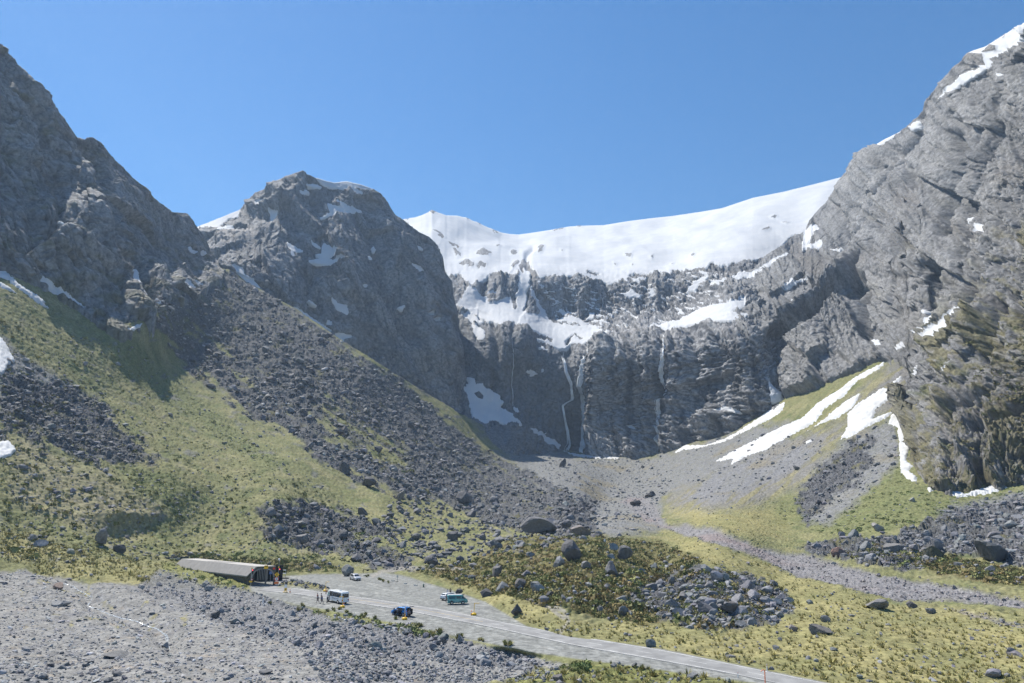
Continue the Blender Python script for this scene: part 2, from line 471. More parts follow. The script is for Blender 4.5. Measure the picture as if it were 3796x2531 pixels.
FAN = [[(-250, 2110), (60, 2118), (200, 2110), (330, 2150), (450, 2166), (620, 2176), (860, 2196), (1000, 2216), (1100, 2246), (1240, 2276), (1450, 2316), (1700, 2372), (2000, 2440), (2150, 2480), (1950, 2500), (1700, 2560), (1700, 2660), (-250, 2660)]]
YELLOW = [[(2450, 1975), (2600, 2000), (2780, 2060), (2910, 2125), (3080, 2175), (3330, 2245), (3800, 2290), (4050, 2350), (4050, 2660), (3300, 2660), (3000, 2520), (2600, 2430), (2200, 2365), (2000, 2330), (2300, 2300), (2750, 2335), (2950, 2290), (2900, 2190), (2700, 2110), (2560, 2060)],
          [(1600, 2120), (1900, 2120), (2060, 2250), (2200, 2330), (2100, 2365), (1960, 2310), (1860, 2250), (1700, 2180)],
          [(0, 1960), (150, 2000), (400, 2080), (600, 2130), (520, 2160), (330, 2140), (100, 2080), (0, 2060)],
          [(2480, 1890), (2700, 1890), (2950, 1900), (2920, 1990), (2800, 1990), (2600, 1950)]]
TAN = [[(2640, 1740), (2860, 1660), (3140, 1560), (3080, 1680), (2970, 1790), (2760, 1880), (2500, 1900), (2470, 1850)],
       [(60, 1590), (200, 1680), (420, 1790), (620, 1900), (500, 1990), (200, 1930), (40, 1860)],
       [(3330, 1330), (3560, 1130), (3480, 1350), (3340, 1500), (3200, 1560), (3130, 1500)]]
GREEN = [[(3325, 1690), (3400, 1785), (3500, 1838), (3640, 1822), (3796, 1795), (4050, 1760), (3796, 1850), (3600, 1890), (3440, 1930), (3300, 1975), (3060, 1985), (2880, 1930), (2860, 1870), (2960, 1850), (3020, 1930), (3160, 1880), (3260, 1790)],
         [(340, 1180), (560, 1330), (760, 1500), (940, 1640), (1080, 1720), (1000, 1740), (800, 1620), (600, 1480), (420, 1330)],
         [(430, 1720), (600, 1760), (760, 1830), (700, 1880), (520, 1830)]]
SCRUB = [[(1500, 2108), (1750, 2075), (1900, 1995), (2180, 1985), (2450, 2010), (2600, 2080), (2560, 2110), (2420, 2150), (2300, 2225), (2460, 2300), (2300, 2300), (2100, 2250), (1950, 2230), (1800, 2185), (1620, 2140)],
         [(3080, 2060), (3300, 2020), (3560, 2070), (3796, 2120), (4050, 2140), (4050, 2200), (3700, 2165), (3400, 2110)],
         [(640, 2050), (900, 2070), (1180, 2080), (1300, 2110), (1060, 2120), (860, 2090), (640, 2075)]]
BANK = [[(590, 2116), (760, 2140), (900, 2186), (1010, 2215), (1100, 2250), (1240, 2282), (1450, 2322), (1650, 2372), (2000, 2452), (2020, 2490), (1750, 2470), (1350, 2430), (1050, 2390), (800, 2310), (640, 2230), (480, 2190)]]
BANKGRASS = [[(600, 2080), (930, 2125), (930, 2165), (900, 2190), (800, 2170), (700, 2150), (600, 2125)], [(1880, 2520), (2000, 2480), (2350, 2448), (2600, 2500), (2900, 2580), (2900, 2660), (1900, 2660)],
             [(1150, 2262), (1240, 2262), (1480, 2306), (1640, 2346), (1600, 2366), (1400, 2322), (1230, 2296)]]

al, ac = U * .8 + V * .6, V * .8 - U * .6          # along and across the fall line of the left slope
streak = fbm(al / 170, ac / 26, 23, 4)
patch = fbm(U / 38 + V / 60, V / 26, 21, 4)
mTz = []
for k, p in enumerate(TALUS):
    w = 26 if k in (3, 4) else 55
    q = soft(U, V, [p], w, (jn[0] * 2, jn[1] * 2)) + (0.4 if k in (3, 4) else 0.85) * (streak if k in (0, 1, 2) else 0.7 * patch) + 0.28 * patch
    if k == 0: q = q - 0.22 * sstep(1480, 1850, V) * sstep(-0.3, 0.2, patch) - 0.42 * soft(U, V, TALUS_GRASS, 26, (jn[0] * 2, jn[1] * 2))
    mTz.append(sstep(0.30, 0.72, q) * (sdist(U, V, p, 90) > -80))
mT = np.max(mTz, 0)
mScree = soft(U, V, SCREE, 22, (jn[0] * 2.5, jn[1] * 2.5))
mStream = soft(U, V, STREAM, 9, jn, -7)
mFan = soft(U, V, FAN, 10, (jn[0] * 1.5, jn[1]))
mYel = soft(U, V, YELLOW, 25, (jn[0] * 2, jn[1] * 2))
mTan = soft(U, V, TAN, 40, (jn[0] * 2, jn[1] * 2))
mGreen = soft(U, V, GREEN, 40, (jn[0] * 2, jn[1] * 2))
mScrub = soft(U, V, SCRUB, 16, (jn[0] * 2, jn[1] * 2))
mBank = soft(U, V, BANK, 10, jn)
mBG = soft(U, V, BANKGRASS, 10, jn)
ISLE = [(1030, 2176), (1040, 2166), (1080, 2158), (1120, 2160), (1160, 2166), (1200, 2176), (1222, 2190), (1190, 2190), (1130, 2182), (1070, 2176)]
mIsle = soft(U, V, [ISLE], 5, (jn[0] * .4, jn[1] * .3))
mLot = sstep(-5, 5, sdist(U + jn[0] * 0.25, V + jn[1] * 0.25, LOT)) * (1 - mIsle)

# own colours of the ground; the talus also carries painted shade
DRK, MID, LGT = (0.10, 0.104, 0.114), (0.185, 0.187, 0.196), (0.31, 0.315, 0.32)
n1 = fbm(PX / 14, PY / 14, 31, 4); n2 = fbm(PX / 3.5, PY / 3.5, 37, 3); n3 = fbm(PX / 45, PY / 45, 41, 3)
C = np.empty(U.shape + (3,)); C[:] = (0.138, 0.140, 0.058)
mixc(C, (0.182, 0.170, 0.078), sstep(-0.2, 0.4, n1))
mixc(C, (0.088, 0.108, 0.040), sstep(0.0, 0.5, fbm(PX / 9, PY / 9, 47, 4)) * 0.75)
mixc(C, (0.190, 0.170, 0.098), mTan * (0.55 + 0.4 * sstep(-0.3, 0.3, n2)))
mixc(C, (0.185, 0.18, 0.178), mTan * (U > 2300) * 0.92 * sstep(-0.25, 0.1, fbm((U * .8 - V * .6) / 150, (U * .6 + V * .8) / 20, 43, 4)))
mixc(C, (0.215, 0.192, 0.076), mYel * (0.45 + 0.4 * sstep(-0.35, 0.25, n1)))
mixc(C, (0.098, 0.118, 0.042), mGreen * (0.28 + 0.4 * sstep(-0.3, 0.3, n1)))
mixc(C, (0.11, 0.10, 0.038), mScrub * (0.55 + 0.4 * sstep(-0.3, 0.2, n2)))
mixc(C, (0.115, 0.08, 0.035), mScrub * 0.6 * sstep(0.05, 0.4, n1))
# grey earth showing through the turf
mixc(C, (0.17, 0.168, 0.165), 0.6 * sstep(0.22, 0.55, fbm(U / 60 - V / 110, V / 26, 53, 4)) * (V < 2120) * (U < 2100))
mixc(C, (0.175, 0.178, 0.188), mScree * (0.75 + 0.2 * sstep(-0.2, 0.2, n2)))
mixc(C, (0.20, 0.165, 0.085), mScree * 0.5 * sstep(0.12, 0.5, n3) * (U > 2100))
mixc(C, (0.08, 0.083, 0.092), mT * 0.92)  # talus ground darkened to deepen the shade between stones
mixc(C, (0.12, 0.121, 0.13), mT * sstep(-0.1, 0.4, n2) * 0.8)
mixc(C, (0.105, 0.10, 0.035), mT * sstep(0.18, 0.5, n1) * 0.8)
mixc(C, (0.185, 0.18, 0.185), mStream)
mixc(C, (0.21, 0.17, 0.165), mStream * sstep(0.05, 0.4, n3) * 0.8)
mixc(C, (0.215, 0.210, 0.196), mFan)
mixc(C, (0.165, 0.165, 0.17), mFan * sstep(-0.05, 0.4, fbm(U / 90 + V / 60, V / 18, 61, 4)) * 0.8)
mixc(C, (0.28, 0.225, 0.16), mFan * sstep(0.2, 0.5, fbm(U / 120, V / 22, 67, 4)) * 0.5)
mixc(C, (0.19, 0.17, 0.06), mFan * sstep(0.26, 0.5, fbm(U / 60, V / 30, 71, 4)) * (V < 2330) * 0.8)
mixc(C, (0.165, 0.165, 0.168), mBank * 0.85)
mixc(C, (0.145, 0.15, 0.045), mBG * 0.85)
mixc(C, (0.195, 0.20, 0.188), mLot)
mixc(C, (0.15, 0.14, 0.06), mIsle * 0.8)
tr = fbm(U / 110 - V / 300, (V - 0.16 * U) / 7, 73, 4)      # wheel-worn pale streaks along the road
mixc(C, (0.27, 0.27, 0.253), mLot * sstep(0.05, 0.45, tr) * 0.75)
mixc(C, (0.165, 0.172, 0.172), mLot * sstep(0.1, 0.5, -tr) * 0.6)
mixc(C, (0.14, 0.145, 0.145), mLot * sstep(0.1, 0.5, fbm(U / 70, V / 20, 79, 4)) * (V < 2300) * 0.45)
C *= (1 + 0.34 * fbm(PX / 2.2, PY / 3.4, 77, 3) + 0.20 * fbm(PX / 7, PY / 7, 78, 2))[..., None] * 0.7 + 0.3
trk = np.zeros(U.shape)
# foot tracks through the scrub
for tr_ in ([(2020, 2195), (1985, 2230), (2090, 2262), (2110, 2300), (2080, 2340)], [(1900, 2195), (1960, 2222), (2040, 2255), (2090, 2290)], [(1905, 1998), (1925, 2020), (1935, 2060)], [(1380, 2135), (1420, 2118), (1500, 2105), (1700, 2108)]):
    d = seg_dist(U + jn[0] * 0.5, V + jn[1] * 0.5, tr_, False)
    mixc(C, (0.25, 0.235, 0.205), sstep(10, 4, d) * 0.75); trk = np.maximum(trk, sstep(16, 5, d))
G.snow = np.zeros(U.shape)

# relief
f1, e1 = facets(PX / 2.6, PY / 2.6, 5, 1.0); f2, e2 = facets(PX / 1.2, PY / 1.2, 6, 1.0); f3, _ = facets(PX / 6.5, PY / 6.5, 7, 0.8)
rock = np.clip(mT + 0.0, 0, 1)
flatm = sstep(-30, 2, sdist(U, V, LOT))
d = rock * (f1 * 0.62 + f2 * 0.34 + f3 * 1.0) * (1 - 0.55 * mTz[3]) + mBank * (f1 * 0.12 + f2 * 0.16)
d += mStream * (f2 * 0.22 - 0.35) + mScree * (f2 * 0.16 + f1 * 0.12) + mFan * (f2 * 0.05 + 0.22 * fbm(PX / 5, PY / 5, 83, 3))
turf = np.clip(1 - rock - mFan - mScree - mStream, 0, 1)
d += turf * (0.55 * fbm(PX / 4.5, PY / 4.5, 87, 3) + 0.42 * vnoise(PX / 1.3, PY / 1.3, 89)) * (1 - 0.6 * mYel) + turf * 1.1 * fbm(PX / 22, PY / 22, 91, 3) * (PY > 120)
d += mScrub * (0.5 * vnoise(PX / 2.2, PY / 2.2, 93) + 0.25 * f2)
# hollow behind the big boulder on the left slope, cut banks of the stream
d += -2.6 * np.exp(-(((U - 480) / 110) ** 2 + ((V - 1965) / 34) ** 2)) + 1.6 * np.exp(-(((U - 440) / 120) ** 2 + ((V - 1910) / 16) ** 2))
d += 0.8 * sstep(10, 0, seg_dist(U, V, [(2440, 1925), (2540, 1945), (2640, 1952), (2700, 1972)], False))
d *= (1 - flatm) * (1 - 0.85 * trk)
d += mIsle * (0.55 + 0.35 * f1)
d -= 1.5 * sstep(60, 0, seg_dist(U, V, [(150, 2090), (220, 2140), (320, 2170), (340, 2220), (430, 2260), (560, 2310), (640, 2380)], False)) * (1 - flatm)
shift(G, d)
G.P[..., 2] += mLot * 0.02 * vnoise(PX / 0.9, PY / 0.9, 97)
C = C * 0.86 + 0.14 * C.mean(-1, keepdims=True)
sat = C.max(-1, keepdims=True) / (C.min(-1, keepdims=True) + 1e-3)
G.C = np.clip(C * np.where(sat > 1.6, 1.42, 1.2), 0.01, 0.9)

# ------------------------------------------------------------------ relief helpers for the rock sheets
def rock_relief(S, x, y, amp=1.0, seed=0, big=26.0):
    """jointed rock: big slabs, long narrow plates, small chips, and two sets of cracks; y runs down the dip"""
    wx = x + 7 * fbm(x / 34, y / 60, seed + 11, 3); wy = y + 9 * fbm(x / 60, y / 40, seed + 13, 3)
    a, ea = facets(wx / (big * 1.5), wy / (big * 2.4), seed + 1, 1.5)
    b, eb = facets(wx / (big * .40), wy / (big * 1.15), seed + 2, 1.3)
    c, ec = facets(wx / (big * .14), wy / (big * .34), seed + 3, 1.3)
    r = ridged(x / (big * 2.2), y / (big * 2.8), seed + 4, 3)
    n1 = np.abs(vnoise(wx / (big * .55), wy / (big * 2.6), seed + 5)); n2 = np.abs(vnoise((wx * .75 + wy * .66) / (big * 2.4), (wy * .75 - wx * .66) / (big * .6), seed + 6))
    n3 = np.abs(vnoise(wx / (big * .2), wy / (big * .7), seed + 7))
    c1, c2, c3 = sstep(0.085, 0.0, n1), sstep(0.06, 0.0, n2), sstep(0.10, 0.0, n3)
    crack = np.maximum(c1, np.maximum(0.8 * c2, 0.35 * c3))
    d = amp * (3.4 * a + 1.5 * b + 0.55 * c + 6.0 * (r - 0.55) + 0.5 * fbm(x / 2.6, y / 4.5, seed + 8, 2))
    return d - amp * 2.3 * crack, a, b, c, crack
def rock_colour(S, x, y, a, b, c, crack, seed, base=MID, light=LGT, dark=DRK):
    C = np.empty(S.U.shape + (3,)); C[:] = base
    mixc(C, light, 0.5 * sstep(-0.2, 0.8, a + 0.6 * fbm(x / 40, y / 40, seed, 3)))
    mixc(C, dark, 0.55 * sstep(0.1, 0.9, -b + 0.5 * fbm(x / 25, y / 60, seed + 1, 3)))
    mixc(C, light, 0.35 * sstep(0.3, 0.9, c))
    mixc(C, dark, crack * 0.75)
    mixc(C, (0.16, 0.135, 0.11), 0.4 * sstep(0.15, 0.6, fbm(x / 55, y / 35, seed + 2, 4)))
    mixc(C, dark, 0.35 * sstep(0.1, 0.5, fbm(x / 6, y / 70, seed + 3, 3)))     # water streaks
    return C
def groove(S, line, w, depth, one=0):
    """a chute (depth < 0) or rib (depth > 0) along a pixel line; width in pixels, depth in metres"""
    m = (S.U > min(p[0] for p in line) - 4 * w) & (S.U < max(p[0] for p in line) + 4 * w) & (S.V > min(p[1] for p in line) - 4 * w) & (S.V < max(p[1] for p in line) + 4 * w)
    out = np.zeros(S.U.shape)
    if m.any():
        d = seg_dist(S.U[m] + 5 * fbm(S.U[m] / 30, S.V[m] / 30, 5, 2), S.V[m], line, False)
        out[m] = depth * np.exp(-(d / w) ** 2)
    return out

def gY(pts):
    P = sheet_at(G, [p[0] for p in pts], [p[1] for p in pts])
    return [(p[0], p[1], float(q[1]) + (p[2] if len(p) > 2 else 0)) for p, q in zip(pts, P)]

# ------------------------------------------------------------------ LEFT MOUNTAIN
L_top = [(-250, 40), (0, 164), (26, 183), (60, 217), (68, 238), (123, 293), (170, 336), (191, 361), (203, 387), (207, 404), (238, 442), (255, 472), (281, 510), (315, 519), (319, 510), (340, 508), (374, 527), (425, 583), (459, 617), (502, 666),
         (557, 710), (590, 752), (621, 775), (646, 786), (694, 791), (712, 812), (734, 839), (759, 880), (790, 945), (815, 1010)]
L_low = [(-250, 1020), (0, 1016), (130, 1050), (280, 1142), (370, 1202), (440, 1238), (520, 1222), (560, 1172), (575, 1120), (610, 1085), (650, 1100), (700, 1120), (745, 1085), (780, 1050), (815, 1045)]
L_ctl = gY([(0, 1010, -2), (130, 1040, -2), (280, 1132, -2), (370, 1190, -3), (440, 1226, -4), (515, 1210, -4), (553, 1160, -6), (600, 1070, -8), (650, 1090, -8), (700, 1105, -6), (760, 1040, -2), (800, 1010, 0)]) + KY([
        (0, 164, 432), (-250, 40, 400), (-250, 600, 350), (0, 600, 388), (203, 395, 452), (319, 515, 478), (300, 800, 410), (440, 1080, 412), (400, 930, 425), (280, 640, 450), (500, 950, 476), (440, 760, 486),
        (557, 715, 545), (650, 790, 600), (734, 840, 652), (650, 950, 552), (720, 960, 600), (800, 1000, 640)])
L = make_sheet(-250, 815, L_low, L_top, L_ctl, 3.0)
x, y = L.P[..., 0] * 0.9 + L.P[..., 1] * 0.45, L.P[..., 2] * 1.15
d, a, b, c, ck = rock_relief(L, x + 0.35 * y, y, 0.55, 100, 14)
d += groove(L, [(325, 560), (400, 790), (450, 930), (520, 1020), (575, 1100)], 26, -13) + groove(L, [(300, 640), (385, 860), (440, 1000), (520, 1150)], 30, 7)
d += groove(L, [(640, 800), (690, 930), (735, 1010)], 20, -6) + groove(L, [(120, 420), (200, 640), (260, 820)], 26, -5) + groove(L, [(0, 500), (120, 760), (160, 980)], 30, -5) + groove(L, [(560, 740), (600, 850), (640, 1010)], 22, -5)
d += groove(L, [(60, 300), (180, 400)], 16, -4) + groove(L, [(225, 760), (200, 900), (245, 1040)], 14, -4)
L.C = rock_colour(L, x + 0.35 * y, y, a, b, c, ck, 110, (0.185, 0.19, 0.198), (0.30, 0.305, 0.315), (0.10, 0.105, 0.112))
mixc(L.C, (0.115, 0.11, 0.05), 0.55 * sstep(0.1, 0.5, fbm(x / 14, y / 9, 120, 4) + 0.35 * sstep(900, 1150, L.V)))
edge = sstep(0, 14, L.V - np.interp(L.U, [p[0] for p in L_top], [p[1] for p in L_top]))
L_SNOW = [[(217, 813), (232, 816), (259, 832), (236, 824)], [(410, 853), (420, 856), (430, 872), (418, 866)], [(468, 964), (489, 970), (521, 994), (523, 1021), (540, 1046), (560, 1072), (545, 1070), (525, 1050), (496, 1013)],
          [(702, 915), (727, 934), (714, 934)], [(744, 932), (763, 940), (748, 946)],
          [(149, 1021), (179, 1042), (230, 1079), (289, 1125), (315, 1145), (264, 1117), (234, 1100), (187, 1078), (143, 1048)], [(-10, 1004), (21, 1006), (72, 1050), (140, 1094), (172, 1122), (140, 1118), (85, 1080), (30, 1040), (-10, 1022)],
          [(566, 1098), (595, 1113), (600, 1122), (583, 1129), (570, 1115)], [(672, 1034), (700, 1048), (721, 1067), (693, 1066)], [(719, 1038), (746, 1062), (734, 1057)], [(476, 1221), (500, 1206), (529, 1197), (520, 1208), (496, 1219)]]
ju, jv = 3 * fbm(L.U / 9, L.V / 9, 131, 3), 3 * fbm(L.U / 9, L.V / 9, 133, 3)
L.snow = soft(L.U, L.V, L_SNOW, 3, (ju, jv), 3)
shift(L, (d + 1.2) * (0.35 + 0.65 * edge) * (1 - 0.7 * L.snow))
sheet_obj('left_mountain', L, M_rock, back=60, drop=55, under=25)

# ------------------------------------------------------------------ CENTRAL PEAK
P_top = [(690, 868), (733, 840), (886, 778), (912, 746), (945, 713), (991, 698), (1015, 676), (1052, 655), (1088, 644), (1123, 630), (1149, 642), (1174, 658), (1210, 670), (1240, 675), (1287, 672), (1340, 684), (1379, 699), (1405, 718), (1435, 749), (1465, 795), (1496, 815),
         (1547, 851), (1593, 877), (1623, 907), (1640, 960), (1650, 1009), (1674, 1040), (1687, 1126), (1700, 1190), (1712, 1300), (1718, 1400), (1730, 1480), (1745, 1545), (1768, 1590)]
P_low = [(690, 1030), (736, 1010)] + [(p[0], p[1] + 46) for p in SILH[1:-5]] + [(1770, 1606)]
P_ctl = KY([(736, 1000, 650), (800, 1040, 652), (1000, 1140, 660), (1250, 1300, 690), (1500, 1460, 722), (1750, 1600, 765),
         (733, 840, 860), (886, 778, 830), (990, 700, 812), (1123, 630, 812), (1250, 672, 830), (1379, 699, 832), (1496, 815, 832), (1600, 880, 838), (1640, 960, 835), (1685, 1100, 830), (1700, 1200, 822), (1716, 1350, 808), (1735, 1500, 790),
         (1120, 900, 740), (1300, 900, 762), (1500, 1100, 768), (1250, 1100, 715), (900, 930, 700), (1000, 800, 772), (1650, 1300, 778), (1400, 780, 830)])
P = make_sheet(690, 1770, P_low, P_top, P_ctl, 3.0)
x, y = P.P[..., 0], P.P[..., 2]
xr = x + 0.45 * y
d, a, b, c, ck = rock_relief(P, xr, y, 0.75, 200, 22)
for ln, w, dep in [([(1010, 690), (1120, 800), (1210, 880), (1280, 980), (1300, 1080)], 26, 9), ([(1130, 640), (1170, 760), (1230, 870), (1290, 960)], 22, -8), ([(930, 770), (1060, 760), (1100, 700)], 20, 8), ([(940, 850), (1010, 800)], 20, -6),
                   ([(1390, 720), (1450, 850), (1530, 1000), (1600, 1150), (1680, 1300)], 30, 8), ([(1330, 760), (1380, 900), (1460, 1060), (1540, 1250)], 26, -7), ([(1180, 960), (1150, 1050), (1180, 1200)], 30, -8),
                   ([(820, 900), (900, 880), (960, 840)], 22, 8), ([(1560, 900), (1600, 1010), (1640, 1150)], 18, -6), ([(1440, 1120), (1500, 1260), (1600, 1420)], 22, -6), ([(1640, 1190), (1660, 1350), (1690, 1480)], 18, 5)]:
    d += groove(P, ln, w, dep)
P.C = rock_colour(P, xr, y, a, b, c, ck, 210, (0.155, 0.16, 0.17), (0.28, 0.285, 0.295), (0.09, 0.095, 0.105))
mixc(P.C, (0.30, 0.28, 0.265), soft(P.U, P.V, [[(805, 905), (860, 870), (960, 846), (950, 880), (900, 905), (830, 915)], [(1258, 950), (1290, 960), (1310, 990), (1270, 985)], [(1000, 960), (1060, 975), (1070, 990), (1030, 985)]], 8) * 0.8)
P_SNOW = [[(1177, 658), (1225, 671), (1287, 670), (1379, 698), (1365, 702), (1338, 692), (1318, 688), (1310, 700), (1340, 716), (1322, 716), (1312, 704), (1300, 690), (1282, 699), (1250, 692), (1228, 690), (1208, 684), (1190, 670)],
          [(1139, 680), (1159, 677), (1190, 690), (1170, 690)], [(1116, 714), (1140, 706), (1146, 708), (1130, 714)], [(1218, 757), (1241, 769), (1276, 774), (1251, 746), (1287, 767), (1340, 780), (1307, 785), (1261, 785), (1190, 805), (1240, 785), (1225, 780)],
          [(1003, 784), (1011, 785), (1029, 792), (1015, 806), (1008, 820), (1004, 800)], [(955, 752), (985, 742), (996, 745), (975, 756), (960, 766)], [(1067, 897), (1085, 910), (1118, 930), (1100, 928), (1083, 925)], [(1083, 932), (1088, 944), (1082, 940)],
          [(1157, 899), (1185, 915), (1170, 908)], [(1200, 907), (1215, 912), (1254, 938), (1230, 945), (1225, 950), (1212, 953), (1236, 972), (1220, 978), (1200, 973), (1149, 968), (1165, 960), (1200, 952), (1174, 940), (1195, 938)], [(1238, 966), (1274, 962), (1266, 972)],
          [(866, 989), (894, 996), (904, 1019), (945, 1042), (978, 1078), (950, 1066), (924, 1044), (889, 1014)], [(1090, 1142), (1134, 1165), (1174, 1188), (1220, 1229), (1195, 1215), (1159, 1195), (1108, 1157)], [(1216, 1186), (1222, 1186), (1222, 1206), (1212, 1200)],
          [(1233, 1107), (1251, 1127), (1282, 1137), (1286, 1162), (1270, 1150), (1256, 1147)], [(1241, 1244), (1266, 1241), (1297, 1249), (1270, 1254), (1268, 1264), (1255, 1256)], [(1149, 1109), (1174, 1127), (1160, 1120)], [(1524, 984), (1545, 992), (1572, 1016), (1552, 1006)],
          [(1484, 1136), (1500, 1132), (1494, 1144)], [(1600, 1192), (1616, 1188), (1616, 1196)], [(1585, 1170), (1594, 1166), (1592, 1174)], [(735, 842), (800, 815), (886, 778), (880, 800), (840, 806), (805, 836), (760, 842)], [(796, 876), (818, 872), (806, 878)], [(810, 846), (830, 840), (860, 842), (840, 846)],
          [(1711, 1265), (1725, 1258), (1745, 1263), (1730, 1266)], [(1690, 1285), (1695, 1283), (1697, 1290)], [(1552, 912), (1568, 920), (1560, 918)], [(1386, 912), (1392, 918), (1390, 924)], [(1370, 950), (1378, 956), (1372, 958)], [(1345, 1062), (1356, 1060), (1352, 1064)]]
ju, jv = 3 * fbm(P.U / 9, P.V / 9, 231, 4), 3 * fbm(P.U / 9, P.V / 9, 233, 4)
P.snow = soft(P.U, P.V, P_SNOW, 3, (ju, jv), 5)
edge = sstep(0, 16, P.V - np.interp(P.U, [p[0] for p in P_top], [p[1] for p in P_top]))
shift(P, d * (0.3 + 0.7 * edge) * (1 - 0.8 * P.snow))
sheet_obj('central_peak', P, M_rock, back=50, drop=45, under=30)

# ------------------------------------------------------------------ HEADWALL: waterfall cliff, snow bench, upper cliff, snowfield
H_top = [(1470, 830), (1496, 814), (1540, 806), (1565, 798), (1590, 786), (1600, 780), (1626, 789), (1655, 799), (1694, 800), (1728, 808), (1779, 830), (1821, 849), (1855, 862), (1889, 868), (1923, 870), (1961, 865), (2000, 859), (2068, 849), (2110, 840), (2149, 838), (2187, 836), (2238, 835), (2323, 821), (2408, 810),
         (2493, 801), (2600, 785), (2677, 772), (2791, 734), (2906, 711), (3008, 686), (3120, 657), (3180, 640)]
H_low = [(1470, 1500), (1640, 1640), (1720, 1690), (1830, 1700), (1936, 1690), (2004, 1690), (2076, 1716), (2140, 1728), (2297, 1745), (2408, 1735), (2506, 1700), (2655, 1675), (2798, 1605), (2870, 1540), (2950, 1520), (3180, 1500)]
H_ctl = KY([(1740, 1640, 700), (1830, 1640, 720), (1930, 1650, 745), (1800, 1560, 760), (1936, 1570, 778), (1740, 1400, 800), (1850, 1440, 800), (2004, 1604, 792), (2060, 1650, 794), (2110, 1674, 792), (2170, 1690, 770), (2212, 1702, 763), (2300, 1700, 757), (2408, 1687, 748), (2506, 1650, 743), (2655, 1634, 726), (2798, 1556, 710), (2860, 1485, 703), (2950, 1480, 715),
         (1850, 1207, 838), (1960, 1225, 838), (2072, 1292, 838), (2170, 1274, 828), (2238, 1246, 822), (2365, 1219, 815), (2493, 1221, 805), (2605, 1197, 790), (2704, 1192, 772), (2790, 1245, 742), (2840, 1360, 728), (2100, 1480, 812), (2300, 1450, 776), (2550, 1430, 758), (2700, 1400, 738), (1950, 1400, 815),
         (1900, 1160, 895), (1900, 1125, 935), (2100, 1215, 895), (2000, 1190, 905), (2200, 1225, 872), (2300, 1200, 880), (2420, 1190, 868), (2514, 1190, 852), (2600, 1150, 852), (2700, 1150, 800),
         (1800, 1125, 930), (1750, 1065, 945), (2000, 1160, 930), (2060, 1190, 926), (2160, 1190, 910), (1787, 1040, 965), (1872, 1019, 985), (1978, 1005, 985), (2063, 1021, 975), (2132, 1017, 975), (2229, 1042, 962), (2340, 1014, 968), (2489, 1012, 965), (2600, 995, 960), (2300, 1110, 928), (2450, 1110, 918), (2600, 1080, 915),
         (1900, 940, 1150), (2200, 930, 1150), (2500, 900, 1180), (2800, 850, 1150), (1600, 779, 1350), (1750, 815, 1400), (1923, 870, 1450), (2149, 842, 1500), (2400, 810, 1480), (2600, 785, 1450), (2791, 734, 1400), (3008, 686, 1350), (3120, 657, 1320), (1700, 950, 1100), (1750, 1000, 1020), (1550, 900, 1150), (1500, 850, 1280),
         (2900, 900, 1080), (2900, 1200, 850), (3100, 1000, 920), (3150, 1480, 780), (1600, 1100, 940), (1600, 1400, 830)])
H = make_sheet(1470, 3160, H_low, H_top, H_ctl, 3.0)
U, V = H.U, H.V
x, y = H.P[..., 0], H.P[..., 2]
d, a, b, c, ck = rock_relief(H, x * 1.1, y * 0.85, 0.62, 300, 24)
d2, a2, _, _, _ = rock_relief(H, x * 0.9 + y * 0.5, y - 0.3 * x, 0.25, 340, 13)
fk, _ = facets(x / 4.4 + 0.25 * y / 4.4, y / 2.3, 350, 2.2)
fk2, _ = facets(x / 9.0, y / 5.0 + 0.2 * x / 9.0, 352, 2.0)
rt = sstep(2080, 2180, U)
d = d + 7 * soft(U, V, [[(2185, 1275), (2245, 1245), (2440, 1222), (2560, 1235), (2570, 1640), (2420, 1690), (2180, 1690)]], 22) - 6 * soft(U, V, [[(2590, 1235), (2720, 1225), (2740, 1330), (2700, 1430), (2600, 1420)]], 18)
d = d + d2 + (0.25 + 0.75 * rt) * (0.6 * fk + 0.9 * fk2)
for ln, w, dep in [([(2098, 1275), (2112, 1400), (2120, 1560), (2125, 1700)], 20, -8), ([(2140, 1480), (2142, 1690)], 26, -14), ([(2175, 1270), (2150, 1400), (2130, 1550)], 10, -3), ([(1830, 1200), (1838, 1330), (1830, 1480)], 14, -7), ([(1903, 1205), (1905, 1350), (1905, 1520)], 10, -4), ([(1860, 1220), (1872, 1350)], 14, 5),
                   ([(2462, 1225), (2455, 1400), (2440, 1560), (2430, 1680)], 18, -9), ([(2350, 1260), (2370, 1400), (2365, 1560)], 14, -6), ([(2560, 1230), (2570, 1420), (2560, 1640)], 26, -8), ([(2290, 1300), (2300, 1500)], 12, -5), ([(2650, 1230), (2655, 1420)], 26, -8), ([(2300, 1560), (2340, 1640), (2360, 1700)], 26, 8), ([(2240, 1290), (2220, 1450), (2190, 1640)], 24, 7),
                   ([(2510, 1420), (2620, 1395), (2680, 1360)], 22, 9), ([(2580, 1560), (2660, 1540), (2720, 1560)], 26, 9), ([(2420, 1480), (2520, 1490)], 18, 6), ([(2700, 1240), (2760, 1330), (2800, 1480)], 34, 6),
                   ([(1955, 930), (1953, 1030), (1940, 1083), (1932, 1150)], 16, -9), ([(2100, 1030), (2110, 1130)], 18, -6), ([(2190, 1050), (2150, 1120)], 18, 6), ([(2400, 1040), (2380, 1130), (2320, 1200)], 16, -6), ([(2500, 1020), (2470, 1110), (2450, 1190)], 14, -6), ([(2250, 1070), (2270, 1170)], 14, -5), ([(1798, 1030), (1796, 1110)], 12, -8), ([(1850, 1010), (1855, 1100)], 12, 6)]:
    d += groove(H, ln, w, dep)
H.C = rock_colour(H, x, y, a, b, c, ck, 310, (0.165, 0.167, 0.175), (0.31, 0.315, 0.32), (0.09, 0.094, 0.104))
